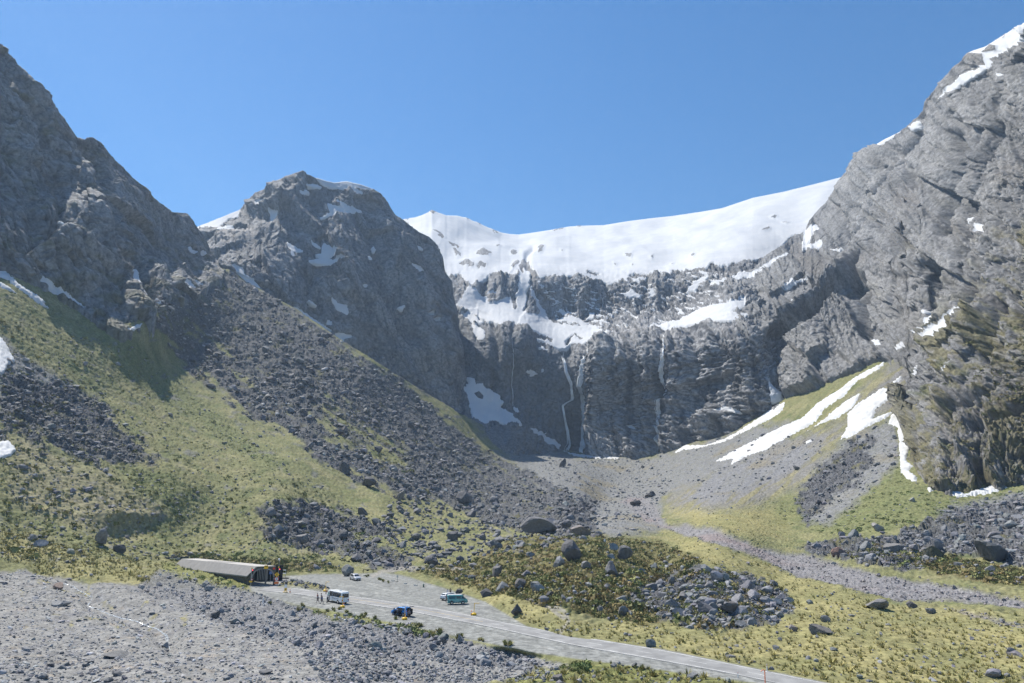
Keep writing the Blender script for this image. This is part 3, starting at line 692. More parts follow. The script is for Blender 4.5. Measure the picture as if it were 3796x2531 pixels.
mixc(H.C, (0.105, 0.115, 0.13), 0.75 * soft(U, V, [[(1700, 1190), (1860, 1215), (2000, 1245), (2100, 1290), (2125, 1450), (2130, 1700), (1700, 1700)]], 14))  # shade on the left part put into the rock colour
mixc(H.C, (0.185, 0.183, 0.185), 0.75 * soft(U, V, [[(1680, 1620), (1800, 1575), (1940, 1578), (2030, 1636), (2070, 1690), (1900, 1720), (1700, 1720)]], 8))
mixc(H.C, (0.125, 0.125, 0.06), 0.5 * sstep(0.2, 0.5, fbm(x / 16, y / 8, 320, 4)) * soft(U, V, [[(2500, 985), (2640, 985), (2700, 1060), (2600, 1090), (2480, 1060)], [(2110, 1370), (2140, 1360), (2150, 1520), (2120, 1520)]], 20))
H.C *= 1.05 + 0.15 * rt[..., None] * (V > 1190)[..., None]  # right part made paler where the sun strikes it
mixc(H.C, (0.36, 0.362, 0.37), 0.75 * rt * sstep(0.25, 0.7, fk) * (V > 1190))  # pale flecks painted on the facets as highlights
mixc(H.C, (0.34, 0.342, 0.35), 0.5 * sstep(0.2, 0.6, c) * (V < 1200))  # chips of the upper cliff painted pale as highlights too
mixc(H.C, (0.07, 0.075, 0.085), 0.85 * rt * sstep(0.02, 0.3, fbm(x / 7, y / 90, 327, 3)) * (V > 1200))
H_SNOW = [[(1460, 780), (1600, 700), (1900, 800), (2200, 760), (2600, 700), (3160, 560), (3160, 640), (3100, 720), (2983, 858), (2932, 876), (2900, 908), (2842, 946), (2776, 968), (2690, 985), (2600, 993), (2553, 993), (2493, 1002), (2489, 1010), (2408, 1023), (2340, 1012), (2323, 1027), (2255, 1053), (2229, 1040), (2195, 1040), (2170, 1027), (2132, 1015), (2106, 1019), (2063, 1019), (2025, 1019), (2005, 1030), (1990, 1010), (1976, 998), (1974, 965),
           (1966, 1000), (1962, 1040), (1954, 1083), (1946, 1130), (1930, 1156), (1908, 1110), (1922, 1060), (1930, 1010), (1918, 1000), (1915, 1023), (1872, 1019), (1855, 1023), (1838, 1006), (1804, 1023), (1787, 1040), (1745, 1053), (1700, 1010), (1660, 1020), (1640, 960), (1620, 905), (1540, 850)],
          [(1690, 1130), (1706, 1118), (1728, 1078), (1747, 1060), (1779, 1091), (1804, 1096), (1808, 1125), (1838, 1128), (1859, 1121), (1893, 1098), (1898, 1125), (1906, 1151), (1920, 1146), (1932, 1100), (1942, 1110), (1940, 1145), (1953, 1164), (1991, 1168), (2000, 1155), (1990, 1125), (1974, 1100), (1966, 1060), (1985, 1090), (2008, 1138), (2025, 1159), (2038, 1189), (2051, 1198), (2110, 1202), (2136, 1210), (2166, 1206), (2208, 1206), (2229, 1223), (2268, 1227), (2204, 1261), (2191, 1270), (2170, 1268), (2119, 1272), (2089, 1285), (2072, 1290), (2042, 1280), (2004, 1262), (1983, 1226), (1953, 1208), (1906, 1190), (1872, 1190), (1855, 1200), (1834, 1192), (1808, 1190), (1770, 1170), (1736, 1155)],
          [(2391, 1215), (2429, 1202), (2514, 1185), (2570, 1155), (2610, 1136), (2682, 1125), (2765, 1108), (2760, 1138), (2700, 1155), (2776, 1160), (2765, 1177), (2710, 1188), (2611, 1186), (2600, 1193), (2536, 1204), (2472, 1217), (2430, 1216)],
          [(2633, 1055), (2690, 1030), (2732, 1011), (2832, 992), (2800, 1015), (2760, 1028), (2682, 1057)], [(2545, 1080), (2583, 1039), (2624, 1020), (2605, 1044), (2570, 1075)], [(2302, 1087), (2336, 1074), (2378, 1091), (2374, 1104), (2352, 1096), (2332, 1102)], [(2174, 1181), (2183, 1157), (2202, 1162), (2200, 1183)],
          [(2405, 1085), (2420, 1070), (2424, 1090), (2412, 1098)], [(1812, 1082), (1842, 1084), (1838, 1088), (1814, 1087)], [(2076, 1150), (2110, 1158), (2100, 1168), (2080, 1165)], [(2120, 1175), (2180, 1195), (2170, 1203), (2060, 1185)],
          [(1732, 1398), (1757, 1402), (1766, 1427), (1787, 1423), (1800, 1438), (1830, 1449), (1850, 1462), (1864, 1483), (1855, 1504), (1876, 1522), (1898, 1542), (1936, 1578), (1898, 1561), (1880, 1566), (1872, 1573), (1850, 1560), (1817, 1556), (1800, 1573), (1775, 1556), (1753, 1545), (1742, 1510), (1736, 1483), (1728, 1450), (1719, 1434), (1738, 1440)],
          [(1953, 1378), (1962, 1372), (1972, 1373), (1988, 1382), (1975, 1388), (1968, 1396), (1962, 1392), (1964, 1384)], [(2006, 1368), (2013, 1366), (2013, 1378), (2006, 1378)], [(1906, 1511), (1918, 1512), (1921, 1528), (1912, 1522)], [(1966, 1588), (1985, 1592), (2004, 1606), (1996, 1612), (1978, 1602)],
          [(1712, 1170), (1740, 1160), (1790, 1190), (1770, 1200), (1735, 1190)], [(1745, 1204), (1770, 1208), (1791, 1219), (1796, 1232), (1817, 1227), (1800, 1240), (1787, 1257), (1770, 1257), (1762, 1240)], [(1831, 1283), (1848, 1280), (1848, 1294), (1838, 1302)], [(2002, 1283), (2020, 1288), (2028, 1298), (2014, 1296)], [(2330, 1580), (2350, 1578), (2364, 1592), (2345, 1588)], [(2000, 1600), (2030, 1622), (2080, 1650), (2070, 1660), (2028, 1640)],
          [(2650, 1515), (2690, 1505), (2745, 1525), (2740, 1532), (2690, 1514), (2660, 1522)], [(2852, 1418), (2866, 1432), (2880, 1446), (2907, 1490), (2862, 1492)]]
H_ROCK = [[(1766, 948), (1790, 930), (1819, 944), (1812, 958), (1780, 958)], [(1676, 921), (1690, 924), (1706, 940), (1706, 955), (1690, 948)], [(1600, 857), (1620, 862), (1647, 884), (1640, 890), (1610, 868)], [(1655, 898), (1680, 906), (1708, 922), (1700, 924), (1670, 910)], [(1700, 974), (1730, 968), (1757, 980), (1750, 990), (1720, 988)], [(1764, 986), (1785, 980), (1804, 982), (1800, 996), (1775, 998)],
          [(1891, 936), (1905, 924), (1917, 930), (1910, 942), (1895, 944)], [(1991, 920), (2005, 908), (2019, 912), (2010, 930), (1996, 938)], [(1893, 985), (1905, 968), (1927, 962), (1920, 975), (1900, 994)], [(1923, 985), (1940, 955), (1955, 960), (1968, 985), (1968, 1006), (1945, 990), (1935, 1006)], [(2161, 1012), (2180, 1002), (2205, 1004), (2221, 1014), (2205, 1023), (2180, 1016)], [(2314, 940), (2342, 938), (2340, 949), (2325, 946)],
          [(2274, 970), (2286, 972), (2280, 978)], [(2340, 974), (2348, 976), (2342, 981)], [(2408, 950), (2419, 946), (2416, 956)], [(2485, 968), (2494, 964), (2492, 974)], [(2557, 942), (2566, 934), (2574, 938), (2568, 948)], [(1836, 916), (1850, 912), (1856, 918), (1842, 920)], [(2078, 928), (2086, 928), (2084, 934)], [(2900, 824), (2925, 820), (2916, 830)], [(2823, 856), (2850, 848), (2855, 854), (2835, 858)], [(2855, 798), (2870, 790), (2880, 794), (2868, 802)],
          [(1491, 812), (1505, 790), (1530, 786), (1535, 800), (1510, 814)], [(1594, 784), (1601, 776), (1612, 782), (1618, 790), (1604, 790)], [(1725, 806), (1740, 812), (1730, 814)], [(1765, 823), (1782, 830), (1776, 834)], [(1817, 848), (1845, 860), (1855, 868), (1835, 864)], [(2136, 843), (2142, 834), (2152, 834), (2158, 843)], [(2047, 854), (2085, 844), (2090, 848), (2055, 856)], [(2620, 990), (2640, 975), (2665, 985), (2650, 995)],
          [(1868, 1192), (1885, 1190), (1960, 1216), (2004, 1236), (2050, 1258), (2046, 1268), (2000, 1250), (1940, 1222), (1900, 1206), (1876, 1208)], [(2094, 1262), (2130, 1236), (2165, 1252), (2156, 1256), (2128, 1242), (2100, 1276)], [(1905, 1105), (1918, 1095), (1916, 1130), (1908, 1140)], [(1795, 1192), (1830, 1190), (1850, 1230), (1850, 1300), (1800, 1300)]]
ju, jv = 5 * fbm(U / 12, V / 10, 331, 4) + 2 * a2, 5 * fbm(U / 12, V / 10, 333, 4) + 2 * b
ju = ju + 9 * fbm(U / 34, V / 20, 335, 3); jv = jv + 12 * fbm(U / 30, V / 24, 337, 3) * sstep(940, 990, V) * (V < 1080)
sn = soft(U, V, H_SNOW, 3.5, (ju, jv), 2) * (1 - soft(U, V, H_ROCK, 3.5, (ju * .8, jv * .8)))
hole = soft(U, V, [[(1757, 1458), (1775, 1450), (1793, 1466), (1790, 1478), (1772, 1474)]], 3)
H.snow = np.clip(sn * (1 - hole), 0, 1)
ledge = soft(U, V, [[(1990, 1040), (2120, 1030), (2500, 1010), (2700, 1000), (2760, 1100), (2640, 1130), (2480, 1190), (2280, 1225), (2060, 1195)]], 20)
sl_ = sstep(0.20, 0.30, fbm((U + 2.2 * V) / 60, (V - 0.35 * U) / 9, 361, 4) + 0.12 * a2)
H.snow = np.maximum(H.snow, ledge * sl_ * 0.95)
sm = soft(U, V, H_SNOW[:1], 40) * sstep(1015, 960, V)
big = sstep(0.2, 0.8, H.snow)
edge = sstep(0, 20, V - np.interp(U, [p[0] for p in H_top], [p[1] for p in H_top]))
dep = d * (1 - 0.82 * big) * (1 - 0.92 * sm) * (0.4 + 0.6 * edge)
X2, Y2 = H.P[..., 0], H.P[..., 1]
dep += sm * edge * (9 * fbm(X2 / 90, Y2 / 160, 351, 2) + 0.9 * fbm(X2 / 22, Y2 / 60, 353, 3))
dep += (soft(U, V, H_ROCK, 8) * 2.0) * sm
dep += -7 * sm * np.exp(-(seg_dist(U, V, [(1975, 920), (1955, 940), (1952, 960)], False) / 9) ** 2)
shift(H, dep + 0.5 * big)
sheet_obj('headwall_cliff', H, M_rock, back=120, drop=60, under=30)

# ------------------------------------------------------------------ RIGHT MOUNTAIN
R_top = [(2690, 1032), (2740, 1012), (2791, 1000), (2842, 944), (2900, 906), (2932, 874), (2983, 855), (3008, 804), (3059, 746), (3085, 714), (3120, 657), (3155, 612), (3212, 555), (3276, 517), (3334, 488), (3385, 440), (3417, 408), (3423, 376), (3480, 313), (3525, 255), (3595, 191), (3653, 172), (3723, 128), (3796, 83), (4050, -60)]
R_low = [(2690, 1160), (2750, 1240), (2800, 1320), (2835, 1420), (2860, 1520), (2909, 1512), (3040, 1462), (3180, 1400), (3270, 1362), (3318, 1430), (3345, 1570), (3366, 1715), (3408, 1806), (3500, 1852), (3600, 1838), (3796, 1812), (4050, 1775)]
R_ctl = gY([(2909, 1480, 2), (2975, 1455, 2), (3040, 1432, 2), (3110, 1400, 2), (3180, 1372, 2), (3270, 1335, 0), (3320, 1400, -1), (3350, 1550, -1), (3372, 1700, -1), (3412, 1790, -1), (3500, 1830, -1), (3600, 1815, -1), (3796, 1795, -1), (4040, 1750, -1)]) + KY([
        (2842, 944, 1000), (2983, 855, 1050), (3085, 714, 1080), (3155, 612, 1050), (3334, 488, 900), (3423, 376, 820), (3525, 255, 715), (3653, 172, 630), (3796, 83, 535), (4050, -60, 430), (2700, 1025, 945), (2750, 1160, 805), (2790, 1240, 748), (2832, 1343, 733), (2860, 1487, 706),
        (3000, 1060, 800), (3100, 1112, 752), (3000, 1210, 738), (2950, 1350, 715), (2900, 1240, 772), (2868, 1340, 752), (3200, 1200, 690), (3150, 900, 860), (3300, 800, 755), (3300, 1100, 640), (3450, 1000, 575), (3450, 700, 690), (3600, 600, 575), (3600, 900, 490), (3600, 1200, 405), (3700, 1500, 342), (3500, 1500, 378),
        (3796, 1300, 335), (3796, 900, 395), (3796, 500, 460), (3400, 1300, 500), (3550, 1150, 455), (3420, 1600, 378), (4050, 1400, 285), (4050, 900, 340)])
R = make_sheet(2690, 4050, R_low, R_top, R_ctl, 3.0)
U, V = R.U, R.V
x, y = U * 0.21, -V * 0.21
near = sstep(620, 380, R.P[..., 1])
xr, yr = x + 0.55 * y, y - 0.25 * x
d, a, b, c, ck = rock_relief(R, xr, yr, 0.8, 400, 20)
dn, an, bn, cn, ckn = rock_relief(R, x + 0.4 * y, y, 0.34, 440, 9)
fk, _ = facets(xr / 5.5, yr / 3.2, 450, 1.6)
d = d + dn * (0.5 + 0.6 * near) + 0.3 * fk
for ln, w, dep in [([(3480, 829), (3512, 702), (3544, 574), (3518, 510)], 24, -15), ([(3589, 542), (3620, 478), (3646, 415)], 18, -9), ([(3150, 1090), (3155, 957), (3187, 848), (3270, 702), (3365, 542), (3410, 472)], 13, -14), ([(3200, 900), (3290, 740), (3370, 600)], 26, 7), ([(3110, 900), (3150, 780), (3230, 640), (3310, 560)], 24, -9),
                   ([(3445, 990), (3452, 1060), (3450, 1140)], 22, -15), ([(3180, 1020), (3190, 1120), (3215, 1240)], 16, -9), ([(2832, 1232), (2945, 1150), (3060, 1050), (3150, 985)], 16, 10), ([(3250, 980), (3330, 1000), (3420, 960)], 30, 6), ([(3300, 930), (3390, 800), (3440, 650)], 30, 7), ([(3560, 940), (3590, 760), (3640, 600), (3700, 470)], 20, -8),
                   ([(3560, 990), (3575, 1080), (3560, 1130)], 12, -8), ([(3700, 960), (3650, 1120), (3560, 1330), (3500, 1480)], 30, 5), ([(3690, 1130), (3660, 1230), (3640, 1330)], 22, -9), ([(3740, 1080), (3790, 1200)], 26, -8), ([(3480, 1530), (3560, 1480), (3640, 1440)], 20, -8), ([(3600, 1560), (3700, 1540), (3790, 1500)], 20, -7), ([(3620, 1700), (3650, 1790)], 16, -7), ([(3550, 1640), (3600, 1800)], 20, 6), ([(3700, 330), (3640, 460), (3600, 560)], 22, 6), ([(3330, 560), (3380, 640), (3400, 760)], 18, -6), ([(3660, 900), (3620, 1040)], 16, -6)]:
    d += groove(R, ln, w, dep * (1.7 if dep < -6 else 1.2))
wob = 9 * fbm(U / 40, V / 40, 461, 3), 9 * fbm(U / 40, V / 40, 463, 3)
d -= 16 * soft(U, V, [[(2838, 1246), (2940, 1178), (3060, 1072), (3150, 1006), (3162, 1092), (3078, 1104), (2998, 1202), (2920, 1270), (2904, 1320), (2862, 1310)]], 7, wob)
d -= 18 * soft(U, V, [[(2850, 1300), (2905, 1290), (2890, 1360), (2912, 1500), (2860, 1500)]], 7, wob)
d += 8 * soft(U, V, [[(2912, 1480), (2895, 1360), (2925, 1280), (3000, 1215), (3078, 1112), (3128, 1112), (3166, 1150), (3200, 1250), (3290, 1330), (3200, 1375), (3040, 1440)]], 9, wob)
R.C = rock_colour(R, xr, yr, a, an, c, np.maximum(ck, ckn * 0.6), 410, (0.23, 0.232, 0.236), (0.36, 0.36, 0.365), (0.12, 0.122, 0.128))
mixc(R.C, (0.27, 0.268, 0.268), 0.6 * soft(U, V, [[(2912, 1480), (2895, 1360), (2925, 1280), (3000, 1215), (3078, 1150), (3180, 1250), (3290, 1330), (3200, 1375), (3040, 1440)], [(3200, 980), (3300, 960), (3420, 1000), (3400, 1180), (3300, 1230), (3220, 1130)]], 30, wob))
mixc(R.C, (0.40, 0.40, 0.40), 0.7 * sstep(0.30, 0.5, fbm(xr / 5, yr / 40, 417, 3)) * soft(U, V, [[(2900, 1400), (2960, 1250), (3080, 1150), (3140, 1250), (3060, 1430), (2920, 1480)], [(2790, 1010), (2900, 960), (3000, 1000), (2900, 1120), (2780, 1230), (2740, 1150)]], 25))
grassm = soft(U, V, [[(3330, 1330), (3480, 1200), (3580, 1100), (3650, 1000), (3720, 920), (3796, 850), (4050, 700), (4050, 1900), (3380, 1900), (3330, 1700)]], 90, (wob[0] * 5, wob[1] * 5))
gn = fbm(x / 9, y / 7, 421, 4)
mixc(R.C, (0.165, 0.152, 0.078), grassm * sstep(-0.22, 0.22, gn + 0.25 * a - 0.2 * np.maximum(ck, ckn)))
mixc(R.C, (0.085, 0.10, 0.034), grassm * 0.85 * sstep(0.02, 0.4, fbm(x / 14, y / 10, 423, 4) - 0.1) * sstep(1000, 1250, V))
mixc(R.C, (0.165, 0.145, 0.062), 0.5 * sstep(0.18, 0.5, fbm(x / 24, y / 16, 425, 4)) * sstep(600, 900, V) * sstep(3100, 3500, U))
bro = soft(U, V, [[(3480, 1480), (3640, 1350), (3796, 1300), (4050, 1300), (4050, 1800), (3560, 1830), (3500, 1750)]], 40, (wob[0] * 3, wob[1] * 3))
mixc(R.C, (0.16, 0.14, 0.125), 0.4 * bro * sstep(0.0, 0.4, cn))
R.C *= 0.84
R_SNOW = [[(3598, 191), (3684, 153), (3796, 83), (4050, -60), (4050, 60), (3790, 118), (3784, 166), (3735, 188), (3680, 212), (3668, 249), (3625, 268), (3595, 290), (3544, 325), (3480, 364), (3512, 325), (3570, 268), (3632, 246), (3640, 225), (3622, 205)],
          [(3219, 555), (3276, 514), (3334, 486), (3300, 512), (3238, 550)], [(3362, 466), (3397, 448), (3404, 476), (3372, 480)], [(3697, 271), (3722, 278), (3712, 284)], [(3621, 829), (3646, 836), (3646, 861), (3621, 861)], [(3570, 800), (3600, 790), (3590, 825), (3566, 820)], [(2983, 855), (3021, 829), (3034, 845), (3008, 874), (2985, 905), (3040, 890), (3050, 905), (3010, 918), (2970, 912)],
          [(3078, 920), (3116, 906), (3110, 916)], [(2810, 1000), (2860, 968), (2919, 936), (2908, 946), (2850, 985)], [(2740, 1030), (2790, 1008), (2830, 1000), (2780, 1030)], [(3418, 1249), (3451, 1216), (3523, 1166), (3550, 1133), (3540, 1165), (3506, 1210), (3451, 1256)], [(3379, 1243), (3429, 1205), (3440, 1171), (3479, 1169), (3462, 1194), (3400, 1245)],
          [(3313, 1284), (3346, 1264), (3346, 1274), (3322, 1292)], [(3410, 1150), (3440, 1140), (3445, 1148), (3420, 1158)], [(3484, 1376), (3534, 1337), (3517, 1365)], [(3230, 1262), (3250, 1256), (3264, 1276), (3245, 1276)], [(3370, 1382), (3392, 1352), (3380, 1384)], [(2930, 1110), (2955, 1098), (2940, 1112)], [(3000, 1020), (2930, 1040), (2900, 1070), (2960, 1030)]]
pick = soft(U, V, [[(3645, 195), (3668, 163), (3702, 170), (3700, 185), (3670, 190)], [(3715, 142), (3730, 128), (3725, 140)], [(3600, 196), (3650, 200), (3650, 240), (3610, 240), (3570, 262), (3560, 240)], [(3790, 105), (3850, 90), (3850, 170), (3786, 160)]], 4)
ju, jv = 7 * fbm(U / 12, V / 12, 431, 4) + 2 * cn, 7 * fbm(U / 12, V / 12, 433, 4) + 2 * bn
R.snow = soft(U, V, R_SNOW, 3.2, (ju, jv), 2) * (1 - pick)
edge = sstep(0, 16, V - np.interp(U, [p[0] for p in R_top], [p[1] for p in R_top]))
lowe = sstep(0, 26, np.interp(U, [p[0] for p in R_low], [p[1] for p in R_low]) - V)
shift(R, d * (0.3 + 0.7 * edge) * (0.25 + 0.75 * lowe) * (1 - 0.75 * R.snow) * (1 - 0.55 * grassm * sstep(-0.1, 0.3, gn)))
sheet_obj('right_mountain', R, M_rock, back=70, drop=60, under=25)

ground = sheet_obj('ground', G, M_ground, back=40, drop=24, under=8)

# ------------------------------------------------------------------ loose rock
def ico(n):
    bm = bmesh.new()
    bmesh.ops.create_icosphere(bm, subdivisions=n, radius=1.0)
    V = np.array([v.co[:] for v in bm.verts]); F = np.array([[v.index for v in f.verts] for f in bm.faces])
    bm.free()
    return V, F
ICO = {k: ico(k) for k in (1, 2, 3)}
def rock_proto(lod, rng, planes=9, rough=0.0):
    V, F = ICO[lod]
    V = V.copy()
    for _ in range(planes):
        n = rng.normal(size=3); n /= np.linalg.norm(n)
        h = rng.uniform(0.34, 0.74)
        t = V @ n
        V -= np.maximum(t - h, 0)[:, None] * n
    if rough:
        V *= (1 + rough * rng.normal(size=(len(V), 1)) * 0.5)
    V /= np.abs(V).max(0)
    return V, F
PROT = {1: [rock_proto(1, RNG, 7) for _ in range(30)], 2: [rock_proto(2, RNG, 9, 0.03) for _ in range(24)], 3: [rock_proto(3, RNG, 11, 0.045) for _ in range(40)]}
def rots(n, rng, tilt=0.45):
    a = rng.uniform(0, 2 * np.pi, n); b = rng.normal(0, tilt, n); c = rng.normal(0, tilt, n)
    ca, sa, cb, sb, cc, sc = np.cos(a), np.sin(a), np.cos(b), np.sin(b), np.cos(c), np.sin(c)
    z, o = np.zeros(n), np.ones(n)
    Rz = np.stack([np.stack([ca, -sa, z], -1), np.stack([sa, ca, z], -1), np.stack([z, z, o], -1)], -2)
    Rx = np.stack([np.stack([o, z, z], -1), np.stack([z, cb, -sb], -1), np.stack([z, sb, cb], -1)], -2)
    Ry = np.stack([np.stack([cc, z, sc], -1), np.stack([z, o, z], -1), np.stack([-sc, z, cc], -1)], -2)
    return Rx @ Ry @ Rz
def scatter(polys, n, s0, sig, smax, squash, col, zone, avoid=None, jit=14, mask=None):
    """random rocks in pixel zones, dropped on the real ground -> rows (x, y, z, size, squash, r, g, b, zone)"""
    out = []
    tot = 0
    bb = [(min(p[0] for p in q), max(p[0] for p in q), min(p[1] for p in q), max(p[1] for p in q)) for q in polys]
    area = np.array([(b[1] - b[0]) * (b[3] - b[2]) for b in bb]); area = area / area.sum()
    for q, b, a in zip(polys, bb, area):
        k = int(n * a)
        u = RNG.uniform(max(b[0], -60), min(b[1], 3860), k); v = RNG.uniform(b[2], min(b[3], 2580), k)
        m = inside(u + jit * fbm(u / 30, v / 30, 501, 3), v + jit * fbm(u / 30, v / 30, 503, 3), q) if mask is None else grid_sample(G, mask, u, v) > RNG.uniform(0, 1, len(u))
        if avoid is not None:
            for w in avoid: m &= ~inside(u, v, w)
        m &= (v > np.interp(u, G.us, G.T) + 3)
        m &= ~((u > 3300) & (v < np.interp(u, [p[0] for p in R_low], [p[1] for p in R_low]) + 2))
        u, v = u[m], v[m]
        Pn = sheet_at(G, u, v)
        s = np.minimum(s0 * np.exp(RNG.normal(0, sig, len(u))), smax)
        c = np.asarray(col)[None] * RNG.uniform(0.72, 1.3, (len(u), 1)) * (1 + RNG.normal(0, 0.025, (len(u), 3)))
        out.append(np.concatenate([Pn, s[:, None], np.full((len(u), 1), squash) * RNG.uniform(0.7, 1.35, (len(u), 1)), c, np.full((len(u), 1), zone)], 1))
    return np.concatenate(out)
GREY = (0.20, 0.203, 0.213); DGREY = (0.145, 0.148, 0.158); LGREY = (0.31, 0.312, 0.32); PINK = (0.235, 0.215, 0.215)
NOLOT = [[(p[0], p[1]) for p in LOT]]
ZONES = ['in the long dark talus band on the left slope', 'in the dark rock patch on the far left slope', 'in the rock run above the car park', 'in the rock heap at the right end of the scrubby mound', 'in the boulder field below the right crag',
         'in the dark rock streak on the right slope', 'lying alone in the grass of the left slope', 'on the grey scree below the waterfalls', 'in the dry stony stream bed', 'on the grey gravel fan in the foreground', 'in the rock bank along the near side of the road', 'in the yellow tussock grass', 'among the scrub of the mound']
WHOLE = [[(0, 1250), (400, 1250), (900, 1500), (1200, 1800), (1500, 2000), (1500, 2100), (900, 2060), (500, 2080), (0, 2080)]]
rocks = np.concatenate([
    scatter(TALUS[:1], 26000, 0.95, 0.75, 6.5, 0.55, DGREY, 0, None, 14, mTz[0]),
    scatter(TALUS[:1], 9000, 0.7, 0.7, 6.0, 0.5, LGREY, 0, None, 14, mTz[0]),
    scatter(TALUS[1:2], 6500, 0.45, 0.8, 3.2, 0.5, DGREY, 1, None, 14, mTz[1]), scatter(TALUS[1:2], 1500, 0.55, 0.4, 2, 0.45, LGREY, 1, None, 14, mTz[1]),
    scatter(TALUS[2:3], 4500, 0.42, 0.85, 4.0, 0.6, DGREY, 2, None, 14, mTz[2]),
    scatter(TALUS[3:4], 3800, 0.36, 0.85, 3.0, 0.62, GREY, 3, None, 14, mTz[3]),
    scatter(TALUS[4:5], 7500, 0.5, 0.8, 4.0, 0.6, GREY, 4, None, 14, mTz[4]),
    scatter(TALUS[5:6], 3600, 0.5, 0.7, 3.0, 0.6, DGREY, 5, None, 14, mTz[5]),
    scatter(WHOLE, 3600, 0.5, 0.6, 3.6, 0.55, GREY, 6),
    scatter(TALUS_GRASS, 700, 1.0, 0.6, 4, 0.55, DGREY, 0),
    scatter(SCREE, 9000, 0.5, 0.75, 4.0, 0.55, GREY, 7),
    scatter(STREAM, 9000, 0.34, 0.55, 1.4, 0.6, PINK, 8),
    scatter(FAN, 15000, 0.20, 0.6, 1.2, 0.4, LGREY, 9, NOLOT), scatter(FAN, 6000, 0.24, 0.6, 1.5, 0.45, DGREY, 9, NOLOT),
    scatter(BANK, 9000, 0.25, 0.75, 2.0, 0.6, GREY, 10, NOLOT), scatter(BANK, 4500, 0.22, 0.6, 1.2, 0.55, LGREY, 10, NOLOT),
    scatter([[(1100, 2390), (1400, 2440), (1900, 2500), (2050, 2480), (2060, 2531), (1200, 2531)]], 2600, 0.35, 0.4, 1.2, 0.6, GREY, 10),
    scatter(YELLOW, 1500, 0.36, 0.6, 1.8, 0.6, GREY, 11, NOLOT), scatter(SCRUB, 1700, 0.6, 0.65, 3.5, 0.7, GREY, 12, NOLOT),
    scatter([ISLE], 420, 0.4, 0.5, 1.3, 0.7, DGREY, 10), scatter(BANKGRASS, 500, 0.35, 0.6, 1.4, 0.6, GREY, 10, NOLOT), scatter(TAN + GREEN, 1500, 0.5, 0.65, 2.5, 0.6, GREY, 11),
    scatter([[(1500, 1700), (2200, 1850), (2230, 1990), (1560, 2100), (1400, 1980)]], 3000, 1.1, 0.6, 5, 0.6, DGREY, 0),
    scatter([[(2000, 1690), (2400, 1700), (2500, 1800), (2400, 1930), (2200, 1950), (2060, 1850)]], 1800, 0.9, 0.55, 4, 0.55, GREY, 7)])
rocks[:, 3] = np.where(rocks[:, 8] == 0, np.minimum(rocks[:, 3], rocks[:, 1] * 0.0125), rocks[:, 3])

M_rubble = attr_mat('broken_rock', 'albedo', rough=0.78, lo=0.66, hi=1.36, scale=2.2, bump=0.5, dist=0.12, spec=0.4)
def rock_mesh(name, rows, lod):
    Vs, Fs, Cs = [], [], []
    base = 0
    pr = PROT[lod]
    which = RNG.integers(0, len(pr), len(rows))
    for k, (V, F) in enumerate(pr):
        r = rows[which == k]
        n = len(r)
        if not n: continue
        s = r[:, 3] * 0.5
        sc = np.stack([s * RNG.uniform(0.85, 1.35, n), s * RNG.uniform(0.7, 1.1, n), s * r[:, 4] * 1.25], -1)
        W = V[None] * sc[:, None, :]
        W = np.einsum('nij,nkj->nki', rots(n, RNG, 0.22), W)
        W += r[:, None, :3] + np.array([0, 0, 1.0]) * (s * r[:, 4] * 0.55)[:, None, None]
        Vs.append(W.reshape(-1, 3)); Fs.append((F[None] + (np.arange(n) * len(V))[:, None, None] + base).reshape(-1, 3))
        Cs.append(np.repeat(r[:, 5:8], len(V), 0)); base += n * len(V)
    return mesh_np(name, np.concatenate(Vs), np.concatenate(Fs), M_rubble, False, {'albedo': ('FLOAT_COLOR', np.concatenate(Cs))})

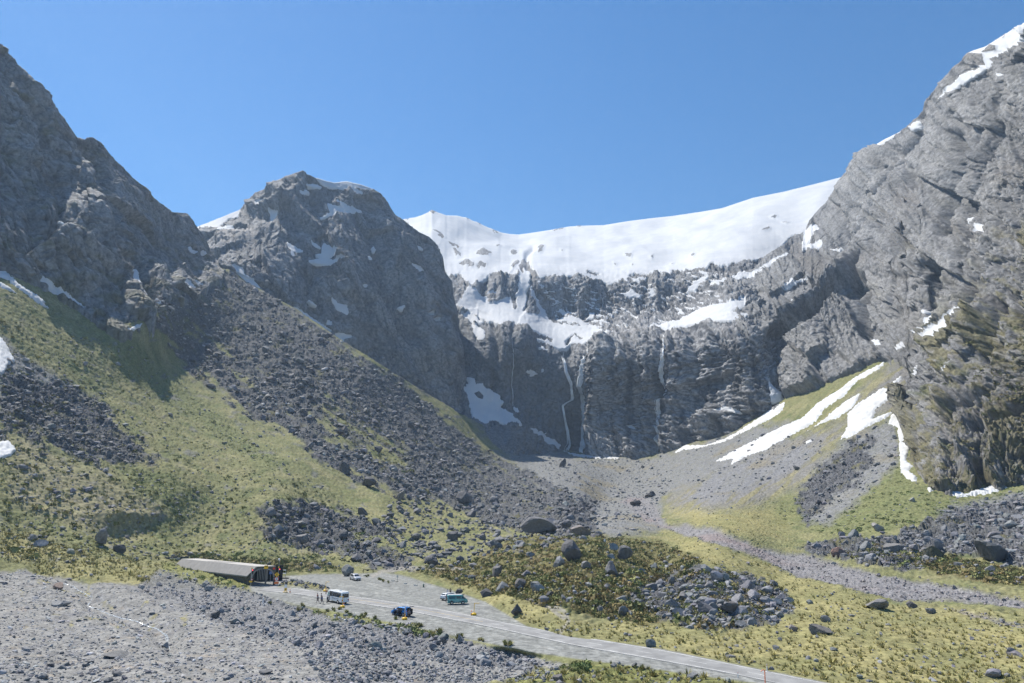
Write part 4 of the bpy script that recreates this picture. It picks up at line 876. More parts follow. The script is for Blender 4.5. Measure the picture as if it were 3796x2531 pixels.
# boulders one can pick out: (left, right, top, bottom in pixels, colour, label)
BIG = [
 (1250, 1308, 2096, 2138, (0.20, 0.205, 0.20), 'big block-shaped boulder with a flat pale top behind the silver SUV'),
 (1887, 1942, 2243, 2288, (0.075, 0.075, 0.082), 'dark rounded boulder at the right end of the gravel car park'),
 (1765, 1826, 2180, 2213, (0.08, 0.08, 0.085), 'dark pointed boulder in the grass to the right of the campervan'),
 (1683, 1716, 2186, 2208, (0.075, 0.077, 0.085), 'small dark boulder just behind the white station wagon'),
 (1906, 1950, 2148, 2193, (0.15, 0.14, 0.14), 'upright brownish boulder at the left foot of the mound above the footpath'),
 (1908, 2070, 1925, 1992, (0.15, 0.15, 0.16), 'huge long boulder sloping down to the right where the talus meets the valley floor'),
 (2066, 2122, 1943, 1972, (0.12, 0.12, 0.13), 'flat-topped grey boulder right of the huge long boulder'),
 (2110, 2190, 1948, 1990, (0.19, 0.17, 0.165), 'pinkish grey boulder with a flat face on the crest of the mound'),
 (2078, 2166, 2008, 2088, (0.10, 0.10, 0.108), 'dark pyramid boulder on the upper mound, the tallest on it'),
 (2283, 2352, 2024, 2082, (0.13, 0.13, 0.135), 'grey wedge boulder high on the middle of the mound'),
 (2244, 2306, 2080, 2138, (0.15, 0.15, 0.16), 'grey square-topped boulder on the mound with a deep shadow on its right'),
 (2391, 2442, 1822, 1844, (0.07, 0.07, 0.075), 'dark low boulder at the tip of the right slope above the stream bed'),
 (2337, 2382, 1856, 1876, (0.085, 0.08, 0.082), 'dark flat boulder in the middle of the stony stream bed'),
 (2183, 2228, 1848, 1868, (0.09, 0.09, 0.095), 'dark flat boulder on scree left of the stony stream bed'),
 (2066, 2110, 1699, 1734, (0.085, 0.087, 0.095), 'dark block on the scree straight below the twin waterfalls'),
 (1458, 1507, 1812, 1857, (0.17, 0.165, 0.165), 'square grey boulder standing at the lower edge of the dark talus'),
 (1382, 1418, 1644, 1676, (0.08, 0.082, 0.09), 'dark boulder with a long shadow in the brown patch inside the talus'),
 (1242, 1299, 1700, 1753, (0.09, 0.092, 0.1), 'dark slab boulder at the left lower edge of the talus band'),
 (1330, 1392, 1767, 1808, (0.09, 0.09, 0.097), 'wide dark boulder in the lower talus left of the square grey one'),
 (1675, 1750, 1818, 1872, (0.115, 0.115, 0.122), 'massive jumbled boulder at the foot of the talus'),
 (1654, 1698, 1962, 2008, (0.10, 0.10, 0.107), 'dark pointed boulder in the grass above the car park'),
 (1820, 1877, 1986, 2012, (0.17, 0.17, 0.178), 'low smooth grey boulder in the grass left of the mound crest'),
 (1315, 1362, 1882, 1910, (0.12, 0.12, 0.13), 'slanting grey slab in the green slope above the car park'),
 (1568, 1630, 2064, 2102, (0.11, 0.11, 0.118), 'dark boulder behind the gravel mound above the green bollard'),
 (1292, 1342, 2056, 2086, (0.125, 0.125, 0.135), 'grey leaning boulder above the block-shaped one'),
 (1820, 1864, 2094, 2140, (0.125, 0.12, 0.12), 'pair-topped boulder below the narrow footpath left of the mound'),
 (1088, 1137, 1986, 2019, (0.16, 0.155, 0.155), 'grey boulder at the left end of the rock run above the tunnel'),
 (341, 387, 1957, 2017, (0.19, 0.19, 0.195), 'tall pointed grey boulder in the hollow of the left slope'),
 (412, 458, 2018, 2052, (0.08, 0.08, 0.085), 'dark boulder at the bottom of the hollow on the left slope'),
 (770, 817, 2264, 2297, (0.08, 0.077, 0.077), 'dark pyramid rock alone on the gravel fan below the tunnel'),
 (602, 631, 2356, 2376, (0.22, 0.23, 0.24), 'smooth bluish boulder at the end of the white stream'),
 (186, 241, 2154, 2179, (0.20, 0.145, 0.12), 'reddish slab beside the white stream on the far left'),
 (958, 1010, 2481, 2502, (0.13, 0.13, 0.135), 'flat dark slab at the bottom edge of the gravel fan'),
 (366, 476, 2425, 2442, (0.13, 0.13, 0.13), 'long low ledge of rock in the middle of the gravel fan'),
 (183, 246, 2231, 2250, (0.24, 0.24, 0.24), 'long pale slab on the left of the gravel fan'),
 (3072, 3163, 2025, 2068, (0.20, 0.125, 0.10), 'rusty red block at the left end of the right boulder field'),
 (3286, 3384, 1990, 2042, (0.17, 0.165, 0.16), 'large mossy boulder with a pale left face in the right boulder field'),
 (3630, 3775, 2008, 2086, (0.085, 0.09, 0.095), 'giant dark domed boulder at the right edge, the biggest of all'),
 (3456, 3507, 1996, 2041, (0.19, 0.19, 0.198), 'pale grey boulder with a sharp top beside the mossy one'),
 (3433, 3503, 2031, 2072, (0.085, 0.09, 0.065), 'dark green mossy boulder in front of the pale sharp one'),
 (3233, 3288, 1937, 1974, (0.27, 0.255, 0.24), 'pale cracked boulder alone on the green right slope'),
 (3216, 3305, 2228, 2262, (0.17, 0.165, 0.165), 'wide grey boulder on the near side of the stream bed'),
 (3361, 3406, 2224, 2254, (0.11, 0.105, 0.105), 'dark brown boulder right of the wide grey one by the stream bed'),
 (3430, 3473, 2250, 2271, (0.15, 0.15, 0.155), 'low block in the yellow grass right of the brown boulder'),
 (2996, 3092, 2329, 2361, (0.15, 0.14, 0.13), 'long flat boulder in the yellow grass below the mound'),
 (2923, 2961, 2322, 2347, (0.19, 0.17, 0.165), 'pinkish round boulder at the left end of the long flat one'),
 (2939, 2971, 1726, 1743, (0.17, 0.17, 0.175), 'lone grey rock high on the right slope'),
 (2462, 2539, 2221, 2263, (0.185, 0.185, 0.195), 'largest pale grey boulder in the rock heap of the mound'),
 (2580, 2658, 2238, 2280, (0.12, 0.12, 0.13), 'dark smooth boulder in the middle of the rock heap'),
 (2671, 2743, 2246, 2287, (0.12, 0.115, 0.115), 'brown-topped boulder at the right end of the rock heap'),
 (2470, 2513, 2148, 2185, (0.165, 0.16, 0.155), 'grey boulder among the scrub above the rock heap'),
 (2394, 2445, 2160, 2195, (0.14, 0.14, 0.15), 'round dark grey boulder in the scrub left of the rock heap'),
 (2022, 2052, 2195, 2219, (0.09, 0.09, 0.095), 'small dark boulder where the footpath leaves the mound'),
 (2516, 2564, 2197, 2229, (0.16, 0.155, 0.155), 'pointed boulder on top of the rock heap'),
 (2754, 2798, 2286, 2314, (0.13, 0.125, 0.125), 'low grey boulder at the lower right tip of the rock heap'),
 (2341, 2364, 2460, 2476, (0.10, 0.105, 0.112), 'dark stone on the green verge below the road'),
 (2546, 2590, 2500, 2521, (0.17, 0.175, 0.18), 'grey stone at the bottom of the picture on the road verge'),
 (2050, 2088, 2508, 2534, (0.13, 0.12, 0.12), 'brown block at the bottom edge of the near rock bank'),
 (1630, 1658, 2365, 2392, (0.12, 0.12, 0.128), 'dark rounded boulder on the near rock bank below the road'),
 (1690, 1722, 2358, 2388, (0.20, 0.195, 0.195), 'pale hollowed boulder on the near rock bank below the road'),
]
def boulder(rows_colour, loc, sx, sy, sz, label, group, rz=None, lod=3):
    V, F = PROT[lod][int(RNG.integers(len(PROT[lod])))]
    W = V * np.array([sx, sy, sz])
    n = len(W)
    c = np.repeat(np.asarray(rows_colour)[None], n, 0)
    c = c * (1 + 0.16 * np.clip(V[:, 2:3], -1, 1) * 0 + 0.10 * RNG.normal(size=(n, 1)))
    o = mesh_np('boulder', W, F, M_rubble, False, {'albedo': ('FLOAT_COLOR', c)})
    o.location = loc
    o.rotation_euler = (float(RNG.normal(0, 0.1)), float(RNG.normal(0, 0.1)), float(RNG.uniform(-0.5, 0.5) if rz is None else rz))
    return tag(o, label, 'boulder', group)
for (a, b, t, v, col, lab) in BIG:
    p = sheet_at(G, (a + b) / 2, v - 2)
    dist = float(np.hypot(p[1], p[2] - CAMH) / math.hypot(1, 0.0))
    w = (b - a) / FPX * dist; h = (v - t) / FPX * dist
    boulder(col, (p[0], p[1] + w * 0.28, p[2] + h * 0.40), w * 0.48, w * 0.38, h * 0.58, lab, 'boulders scattered over the valley')
# the next largest of the scattered rocks are things of their own, the rest is one mass of rubble
app = rocks[:, 3] * (0.6 + rocks[:, 4]) / rocks[:, 1]
order = np.argsort(-app)
NB = 300 - len(BIG)
TONE = ['dark grey', 'mid grey', 'pale grey']
for r in rocks[order[:NB]]:
    g = float(r[5:8].mean()); s = float(r[3]) * 0.5
    tone = TONE[0] if g < 0.12 else TONE[1] if g < 0.19 else TONE[2]
    shp = 'flat' if r[4] < 0.5 else 'blocky' if r[4] > 0.68 else 'angular'
    zn = ZONES[int(r[8])]
    boulder(r[5:8], (r[0], r[1], r[2] + s * r[4] * 0.5), s * 1.15, s * 0.95, s * r[4] * 1.25, f'{tone} {shp} boulder {zn}', f'{tone} {shp} boulders {zn}', None, 2)
rest = rocks[order[NB:]]
small = rest[np.argsort(-rest[:, 3] / rest[:, 1])]
o = rock_mesh('rubble', small, 1)
tag(o, 'countless grey broken stones strewn over the talus, scree and gravel', 'rubble', kind='stuff')

# ------------------------------------------------------------------ low plants
def zone_pts(polys, n, jit=14, avoid=NOLOT):
    out = []
    bb = [(min(p[0] for p in q), max(p[0] for p in q), min(p[1] for p in q), max(p[1] for p in q)) for q in polys]
    area = np.array([(b[1] - b[0]) * (b[3] - b[2]) for b in bb]); area = area / area.sum()
    for q, b, a in zip(polys, bb, area):
        k = int(n * a)
        u = RNG.uniform(max(b[0], -60), min(b[1], 3860), k); v = RNG.uniform(b[2], min(b[3], 2600), k)
        m = inside(u + jit * fbm(u / 30, v / 30, 511, 3), v + jit * fbm(u / 30, v / 30, 513, 3), q)
        for w in avoid: m &= ~inside(u, v, w)
        m &= (v > np.interp(u, G.us, G.T) + 4)
        out.append(np.stack([u[m], v[m]], 1))
    return np.concatenate(out)
M_leaf, _t, _b = new_mat('alpine_leaves')
_a = _t.nodes.new('ShaderNodeAttribute'); _a.attribute_name = 'albedo'
_g = _t.nodes.new('ShaderNodeNewGeometry'); _n = _t.nodes.new('ShaderNodeTexNoise'); _n.inputs['Scale'].default_value = 1.7
_t.links.new(_g.outputs['Position'], _n.inputs['Vector'])
_r = _t.nodes.new('ShaderNodeMapRange'); _r.inputs[3].default_value = 0.6; _r.inputs[4].default_value = 1.4
_t.links.new(_n.outputs[0], _r.inputs[0])
_x = _t.nodes.new('ShaderNodeVectorMath'); _x.operation = 'SCALE'
_t.links.new(_a.outputs['Color'], _x.inputs[0]); _t.links.new(_r.outputs[0], _x.inputs['Scale']); _t.links.new(_x.outputs[0], _b.inputs['Base Color'])
_b.inputs['Roughness'].default_value = 0.7; _b.inputs['Specular IOR Level'].default_value = 0.25

def shrubs(name, uv, r0, sig, col, nleaf, leaf, flatn=0.62, label='', cat='', S=None):
    """low bushes: each a dome of many small leaf clumps (triangles)"""
    n = len(uv)
    Pn = sheet_at(S or G, uv[:, 0], uv[:, 1])
    r = r0 * np.exp(RNG.normal(0, sig, n))
    k = nleaf
    th = RNG.uniform(0, 2 * np.pi, (n, k)); cz = RNG.uniform(0.0, 1, (n, k)); rad = RNG.uniform(0.55, 1.0, (n, k)) * (1 + 0.25 * np.sin(3 * th + RNG.uniform(0, 6, (n, 1))))
    sx = np.sqrt(1 - cz ** 2)
    D = np.stack([sx * np.cos(th), sx * np.sin(th), cz * flatn], -1) * rad[..., None]
    ctr = Pn[:, None, :] + D * r[:, None, None]
    nrm = D + RNG.normal(0, 0.45, D.shape); nrm /= np.linalg.norm(nrm, axis=-1, keepdims=True)
    t = np.cross(nrm, RNG.normal(size=nrm.shape)); t /= np.linalg.norm(t, axis=-1, keepdims=True) + 1e-9
    b = np.cross(nrm, t)
    L = (leaf * r[:, None] * RNG.uniform(0.6, 1.3, (n, k)))[..., None]
    V = np.stack([ctr + t * L, ctr - t * L * 0.5 + b * L * 0.85, ctr - t * L * 0.5 - b * L * 0.85], 2).reshape(-1, 3)
    F = np.arange(len(V)).reshape(-1, 3)
    c = np.asarray(col)[RNG.integers(0, len(col), n)] * RNG.uniform(0.75, 1.25, (n, 1))
    c = np.repeat(c, k * 3, 0) * np.repeat(RNG.uniform(0.8, 1.2, (n * k, 1)), 3, 0)
    o = mesh_np(name, V, F, M_leaf, False, {'albedo': ('FLOAT_COLOR', c)})
    return tag(o, label, cat, kind='stuff')
def tussock(name, uv, h0, sig, col, blades, label, cat):
    n = len(uv)
    Pn = sheet_at(G, uv[:, 0], uv[:, 1])
    h = h0 * np.exp(RNG.normal(0, sig, n))
    th = RNG.uniform(0, 2 * np.pi, (n, blades)); lean = RNG.uniform(0.1, 0.95, (n, blades))
    d = np.stack([np.cos(th), np.sin(th), np.zeros_like(th)], -1)
    s = np.stack([-np.sin(th), np.cos(th), np.zeros_like(th)], -1)
    base = Pn[:, None, :] + d * (h[:, None, None] * 0.18)
    w = (h[:, None] * RNG.uniform(0.10, 0.2, (n, blades)))[..., None]
    tip = base + d * (h[:, None] * lean)[..., None] + np.array([0, 0, 1.0]) * (h[:, None] * (1.15 - 0.55 * lean))[..., None]
    V = np.stack([base + s * w, base - s * w, tip], 2).reshape(-1, 3)
    F = np.arange(len(V)).reshape(-1, 3)
    c = np.asarray(col)[RNG.integers(0, len(col), n)] * RNG.uniform(0.75, 1.25, (n, 1))
    c = np.repeat(c, blades * 3, 0) * np.repeat(RNG.uniform(0.85, 1.15, (n * blades, 1)), 3, 0)
    o = mesh_np(name, V, F, M_leaf, False, {'albedo': ('FLOAT_COLOR', c)})
    return tag(o, label, cat, kind='stuff')
SC = [(0.19, 0.185, 0.07), (0.15, 0.165, 0.055), (0.25, 0.195, 0.085), (0.21, 0.225, 0.08), (0.30, 0.26, 0.11)]
shrubs('scrub', np.concatenate([zone_pts(SCRUB, 9500), zone_pts(TALUS[3:4], 700), zone_pts([[(1180, 1500), (1330, 1480), (1560, 1720), (1500, 1780), (1300, 1680)]], 900)]), 0.72, 0.45, SC, 46, 0.22, 0.6, 'dark brown and green alpine scrub covering the mound and its surroundings', 'scrub')
GC = [(0.18, 0.22, 0.075), (0.22, 0.26, 0.09), (0.15, 0.18, 0.06), (0.27, 0.27, 0.11)]
shrubs('green_scrub', np.concatenate([zone_pts(BANKGRASS[:1] + BANKGRASS[2:], 420), zone_pts(GREEN, 4500), zone_pts([[(640, 2040), (1180, 2060), (1290, 2120), (1060, 2125), (700, 2080)], [(3080, 2060), (3300, 2030), (3560, 2080), (3400, 2110)], [(2070, 2468), (2150, 2460), (2180, 2484), (2100, 2490)], [(2120, 2455), (2190, 2462), (2185, 2482), (2110, 2480)]], 1500)]), 0.5, 0.45, GC, 36, 0.24, 0.55, 'low bright green alpine shrubs on the slopes and road banks', 'shrubs')
def crag_pts(poly, n):
    P_ = np.asarray(poly, float)
    u = RNG.uniform(P_[:, 0].min(), min(3860, P_[:, 0].max()), n); v = RNG.uniform(P_[:, 1].min(), P_[:, 1].max(), n)
    m = inside(u + 30 * fbm(u / 60, v / 60, 521, 3), v + 30 * fbm(u / 60, v / 60, 523, 3), poly) & (v < np.interp(u, R.us, R.L) - 12) & (fbm(u / 46, v / 34, 525, 3) > -0.08)
    return np.stack([u[m], v[m]], 1)
CRAG = [(3345, 1560), (3420, 1330), (3560, 1150), (3680, 1020), (3796, 930), (4000, 850), (4000, 1800), (3600, 1830), (3400, 1790)]
shrubs('crag_scrub', np.concatenate([crag_pts(CRAG, 2400), crag_pts([(3560, 1250), (3700, 1180), (3900, 1150), (3900, 1500), (3620, 1480)], 1600)]), 0.6, 0.5, [(0.13, 0.15, 0.05), (0.26, 0.23, 0.10), (0.20, 0.19, 0.075), (0.10, 0.125, 0.04), (0.30, 0.25, 0.12)], 22, 0.3, 0.5, 'olive tussock and dark green scrub clinging to the right crag', 'scrub', R)
YC = [(0.40, 0.35, 0.14), (0.34, 0.31, 0.12), (0.28, 0.27, 0.10), (0.46, 0.40, 0.19)]
tussock('tussock_grass', np.concatenate([zone_pts(YELLOW, 9000), zone_pts(BANKGRASS, 1600), zone_pts([[(0, 1950), (600, 2090), (560, 2165), (0, 2080)]], 2500)]), 0.34, 0.4, YC, 12, 'yellow tussock grass on the valley flats', 'tussock grass')
OC = [(0.29, 0.27, 0.10), (0.36, 0.31, 0.12), (0.22, 0.225, 0.08), (0.19, 0.19, 0.07)]
shrubs('cushion_plants', zone_pts([[(0, 1180), (340, 1240), (760, 1500), (1100, 1760), (1500, 1960), (1500, 2100), (900, 2060), (500, 2100), (0, 2080)]], 7000), 0.42, 0.5, OC, 12, 0.5, 0.3, 'olive tufts and cushion plants on the left grass slope', 'plants')
rim = []
for u_, v_ in [(1215, 2265), (1240, 2262), (1262, 2258), (1285, 2270), (1350, 2285), (1352, 2280), (1390, 2292), (1469, 2296), (1540, 2318), (1555, 2322), (1625, 2345), (1630, 2342), (1700, 2366), (1780, 2374), (1870, 2390), (1890, 2392), (2150, 2500), (2220, 2500), (2380, 2480), (2420, 2500), (2300, 2490), (1420, 2155), (1405, 2150), (1440, 2160), (1362, 2138), (1120, 2248), (1110, 2262), (1000, 2240)]:
    rim += [(u_ + RNG.normal(0, 4), v_ + RNG.normal(0, 2)) for _ in range(3)]
tussock('verge_tussock', np.array(rim), 0.62, 0.2, [(0.24, 0.24, 0.09), (0.30, 0.27, 0.11), (0.19, 0.20, 0.07)], 26, 'tall olive tussocks along the gravel verge', 'tussock grass')

# ------------------------------------------------------------------ snow lying on the slopes, each patch a thing
def snow_patch(poly, label, thick=0.8, ragged=6.0):
    P = np.asarray(poly, float)
    m = (G.U > P[:, 0].min() - 14) & (G.U < P[:, 0].max() + 14) & (G.V > P[:, 1].min() - 14) & (G.V < P[:, 1].max() + 14)
    r = np.where(m.any(1))[0]; c = np.where(m.any(0))[0]
    sl = (slice(r[0], r[-1] + 1), slice(c[0], c[-1] + 1))
    u, v = G.U[sl], G.V[sl]
    sd = sdist(u + ragged * fbm(u / 9, v / 9, 601, 4), v + ragged * fbm(u / 9, v / 9, 603, 4), poly)
    N = G.N0[sl]
    fl = np.where((N[..., 2:3] < 0), -1.0, 1.0)
    off = thick * np.clip(sd / 5.0, -1.0, 1.0) + 0.25 * fbm(u / 14, v / 10, 605, 3)
    Q = G.P0[sl] * 0.45 + G.P[sl] * 0.55 + N * fl * off[..., None]
    F = grid_faces(Q.shape[0], Q.shape[1], sd > -4)
    used = np.unique(F); mp = np.full(Q.shape[0] * Q.shape[1], -1); mp[used] = np.arange(len(used))
    o = mesh_np('snow_patch', Q.reshape(-1, 3)[used], mp[F], M_snow, True)
    return tag(o, label, 'snow patch', 'snow patches left in the gullies')
SNOWS = [
 ([(3313, 1310), (3260, 1352), (3200, 1380), (3163, 1402), (3114, 1442), (3031, 1492), (2975, 1547), (2887, 1586), (2810, 1625), (2721, 1669), (2645, 1714), (2721, 1699), (2708, 1724), (2760, 1693), (2843, 1665), (2887, 1638), (2959, 1599), (3025, 1560), (3053, 1516), (3125, 1472), (3180, 1411), (3257, 1372), (3290, 1337)], 'longest snow tongue, reaching from the pale slab down towards the stream head'),
 ([(2992, 1597), (3058, 1553), (3092, 1520), (3130, 1490), (3186, 1457), (3180, 1480), (3158, 1516), (3103, 1549), (3042, 1571)], 'slim snow tongue between the longest one and the broad one'),
 ([(3114, 1632), (3141, 1583), (3141, 1536), (3180, 1496), (3274, 1435), (3320, 1446), (3291, 1483), (3246, 1522), (3235, 1553), (3274, 1536), (3312, 1522), (3296, 1542), (3213, 1583), (3152, 1621)], 'broad snow tongue in the middle of the right slope, pointing down left'),
 ([(3294, 1570), (3305, 1534), (3340, 1522), (3363, 1545), (3332, 1556), (3368, 1562), (3387, 1597), (3376, 1652), (3359, 1708), (3387, 1728), (3368, 1748), (3403, 1769), (3392, 1784), (3362, 1772), (3338, 1748), (3333, 1636), (3328, 1583)], 'hook-shaped snow strip running straight down beside the mossy crag'),
 ([(3307, 1415), (3340, 1392), (3345, 1402), (3320, 1416)], 'small snow scrap above the broad tongue'),
 ([(3510, 1826), (3550, 1816), (3578, 1832), (3612, 1818), (3655, 1806), (3694, 1790), (3735, 1804), (3700, 1816), (3650, 1829), (3550, 1840)], 'snow bank along the foot of the right crag'),
 ([(3438, 1812), (3450, 1806), (3462, 1820), (3446, 1826)], 'left one of two tiny snow scraps left of the snow bank'),
 ([(3476, 1806), (3492, 1803), (3494, 1817), (3480, 1818)], 'right one of two tiny snow scraps left of the snow bank'),
 ([(2498, 1679), (2533, 1648), (2611, 1650), (2682, 1628), (2732, 1600), (2793, 1561), (2854, 1517), (2912, 1489), (2887, 1533), (2832, 1566), (2760, 1599), (2682, 1637), (2583, 1662), (2540, 1668)], 'curved snow strip along the right foot of the waterfall cliff'),
 ([(2030, 1640), (2072, 1660), (2110, 1676), (2157, 1686), (2195, 1676), (2263, 1672), (2299, 1680), (2289, 1702), (2208, 1698), (2144, 1694), (2081, 1670)], 'snow strip at the foot of the twin waterfalls'),
 ([(2985, 1640), (3005, 1628), (3010, 1636), (2990, 1646)], 'tiny snow scrap under the lower end of the slim tongue'),
 ([(-10, 1006), (21, 1008), (72, 1053), (140, 1096), (172, 1122), (160, 1120), (184, 1143), (140, 1121), (85, 1083), (30, 1042), (-10, 1024)], 'long snow streak at the far left under the dark cliff'),
 ([(-10, 1040), (30, 1059), (64, 1090), (26, 1074), (-10, 1053)], 'short snow streak at the left edge below the long one'),
 ([(149, 1021), (179, 1042), (230, 1079), (289, 1125), (315, 1145), (264, 1117), (234, 1100), (187, 1078), (143, 1048)], 'second long snow streak under the dark left cliff'),
 ([(566, 1098), (595, 1113), (600, 1122), (583, 1129), (570, 1115)], 'small snow patch at the foot of the left gully'),
 ([(672, 1034), (700, 1048), (721, 1067), (693, 1066)], 'small snow wedge under the rock rib left of the central peak'),
 ([(719, 1038), (746, 1062), (734, 1057)], 'thin snow wedge right of the small one under the rock rib'),
 ([(476, 1221), (500, 1206), (529, 1197), (520, 1208), (496, 1219)], 'thin snow line in the shadow at the tip of the dark left cliff'),
 ([(-10, 1240), (6, 1250), (30, 1290), (56, 1340), (30, 1352), (14, 1386), (-10, 1390)], 'patch of bright glare, built as snow, at the left edge of the grass slope'),  # bright glare on the slope, modelled as white snow
 ([(-10, 1640), (30, 1632), (62, 1664), (40, 1690), (-10, 1706)], 'lower patch of bright glare, built as snow, at the left edge of the grass slope'),  # second glare patch, likewise modelled as snow
]
for poly, lab in SNOWS: snow_patch(poly, lab)

# ------------------------------------------------------------------ falling and running water
M_water, _t, _b = new_mat('white_water')
_n = _t.nodes.new('ShaderNodeTexNoise'); _n.inputs['Scale'].default_value = 0.8; _n.inputs['Detail'].default_value = 6
_g = _t.nodes.new('ShaderNodeNewGeometry'); _t.links.new(_g.outputs['Position'], _n.inputs['Vector'])
_c = _t.nodes.new('ShaderNodeValToRGB'); _c.color_ramp.elements[0].color = (0.72, 0.76, 0.80, 1); _c.color_ramp.elements[1].color = (0.92, 0.94, 0.96, 1)
_c.color_ramp.elements[0].position = 0.3; _c.color_ramp.elements[1].position = 0.65
_t.links.new(_n.outputs[0], _c.inputs[0]); _t.links.new(_c.outputs[0], _b.inputs['Base Color'])
_b.inputs['Roughness'].default_value = 0.35
_b.inputs['Subsurface Weight'].default_value = 0.0
M_brook = simple('brook_water', (0.42, 0.46, 0.50), 0.15, 0, 0.5, 1.2)
def strands(S, path, widths, n, off, name, label, cat, group, rad=0.22, full=2):
    """falling water as many thin three-sided strands that hug the rock"""
    pp = np.asarray(path, float)
    seg = np.concatenate([[0], np.cumsum(np.hypot(*(pp[1:] - pp[:-1]).T))])
    Vs, Fs, base = [], [], 0
    for k in range(n):
        a = RNG.uniform(0, 1) ** 1.3 * 0.5 if RNG.uniform() < 0.5 else 0.0
        a = RNG.uniform(0, 0.85); b = min(1.0, a + RNG.uniform(0.12, 0.4))
        if k < full: a, b = 0.0, 1.0
        m = max(4, int((b - a) * seg[-1] / 5))
        t = np.linspace(a, b, m) * seg[-1]
        w = np.interp(t / seg[-1], np.linspace(0, 1, len(widths)), widths)
        g = np.clip(RNG.normal(0, 0.45), -1, 1)
        u = np.interp(t, seg, pp[:, 0]) + g * w * 0.5 + 0.6 * np.cumsum(RNG.normal(0, 0.5, m)) * 0.4
        v = np.interp(t, seg, pp[:, 1])
        Q = sheet_at(S, u, v)
        Q[:, 1] -= off + RNG.uniform(0, 0.6)
        r = rad * RNG.uniform(0.5, 1.3) * np.sin(np.linspace(0.15, 3.0, m))
        ring = [Q + np.stack([r * c, 0 * r + r * s, 0 * r], -1) for c, s in ((-1, 0.3), (0, -1), (1, 0.3))]
        V = np.stack(ring, 1).reshape(-1, 3)
        i = np.arange(m - 1)[:, None] * 3
        F = np.concatenate([np.concatenate([i + j, i + (j + 1) % 3, i + 3 + (j + 1) % 3, i + 3 + j], 1) for j in range(3)])
        Vs.append(V); Fs.append(F + base); base += len(V)
    o = mesh_np(name, np.concatenate(Vs), np.concatenate(Fs), M_water, True)
    if cat: tag(o, label, cat, group)
    else: tag(o, kind='structure')
    return o
FALLS = 'waterfalls on the dark headwall'
strands(H, [(2087, 1291), (2081, 1308), (2089, 1338), (2093, 1372), (2106, 1423), (2110, 1483), (2095, 1496), (2087, 1508), (2093, 1547), (2102, 1598), (2106, 1636), (2098, 1664)], [6, 9, 8, 6, 6, 5, 8, 14], 80, 3.5, 'waterfall', 'slender zigzag waterfall, left of the two that land side by side', 'waterfall', FALLS, 0.42, 4)
strands(H, [(2176, 1283), (2166, 1317), (2153, 1364), (2146, 1415), (2136, 1457), (2140, 1508), (2144, 1542), (2138, 1576), (2132, 1619), (2121, 1668)], [6, 9, 13, 18, 20, 18, 14, 12], 130, 5.0, 'waterfall', 'widest waterfall, slanting down right beside the zigzag one', 'waterfall', FALLS, 0.62, 18)
strands(H, [(2459, 1247), (2457, 1287), (2455, 1330), (2446, 1372), (2444, 1398), (2453, 1440), (2454, 1470), (2440, 1483), (2431, 1521), (2431, 1581), (2427, 1632), (2428, 1676)], [4, 7, 7, 8, 5, 9, 12, 9, 8], 90, 4.0, 'waterfall', 'stepped waterfall on the right half of the dark cliff', 'waterfall', FALLS, 0.45, 9)
strands(H, [(1898, 1249), (1904, 1304), (1906, 1355), (1903, 1423), (1906, 1504)], [3, 3, 4, 6], 12, 1.2, 'waterfall', 'thin thread of water on the shaded left part of the cliff', 'waterfall', FALLS, 0.20)
strands(H, [(2236, 1098), (2233, 1138)], [4, 6], 6, 1.0, 'waterfall', 'short thread of water on the upper cliff band', 'waterfall', FALLS, 0.25)
strands(R, [(3171, 727), (3172, 780), (3177, 836)], [3, 4], 7, 1.0, 'waterfall', 'thread of water in the dark cleft of the right mountain', 'waterfall', FALLS, 0.22)
def running_water(path, n, w, rad):
    """a brook over stones: many flat braided threads lying on the ground"""
    pp = np.asarray(path, float)
    seg = np.concatenate([[0], np.cumsum(np.hypot(*(pp[1:] - pp[:-1]).T))])
    Vs, Fs, base = [], [], 0
    for k in range(n):
        a = RNG.uniform(0, 0.92); b = min(1.0, a + RNG.uniform(0.03, 0.12))
        m = max(5, int((b - a) * seg[-1] / 4))
        t = np.linspace(a, b, m) * seg[-1]
        g = np.clip(RNG.normal(0, 0.5), -1, 1)
        u = np.interp(t, seg, pp[:, 0]) + g * w + 2.2 * fbm(t / 9, t * 0 + k * 7.3, 611, 3) * 2; v = np.interp(t, seg, pp[:, 1]) + g * w * 0.35
        Q = sheet_at(G, u, v)
        r = np.clip(0.10 + 0.13 * fbm(t / 7, t * 0 + k * 3.1, 613, 3) * 2, 0.03, 0.4) * np.sin(np.linspace(0.1, 3.04, m)) ** 0.4
        ring = [Q + np.stack([r * c, 0 * r, np.full(m, s)], -1) for c, s in ((-1, -0.08), (0, 0.10), (1, -0.08))]
        V = np.stack(ring, 1).reshape(-1, 3)
        i = np.arange(m - 1)[:, None] * 3
        F = np.concatenate([np.concatenate([i + j, i + (j + 1) % 3, i + 3 + (j + 1) % 3, i + 3 + j], 1) for j in range(3)])
        Vs.append(V); Fs.append(F + base); base += len(V)
    return tag(mesh_np('stream', np.concatenate(Vs), np.concatenate(Fs), M_brook, True), kind='structure')
running_water([(209, 2130), (275, 2150), (306, 2170), (347, 2191), (327, 2221), (367, 2232), (423, 2257), (495, 2272), (551, 2293), (587, 2308), (622, 2334), (628, 2359), (640, 2376)], 60, 5, 0.2)
running_water([(1003, 2213), (985, 2235), (965, 2258), (950, 2278)], 16, 5, 0.2)

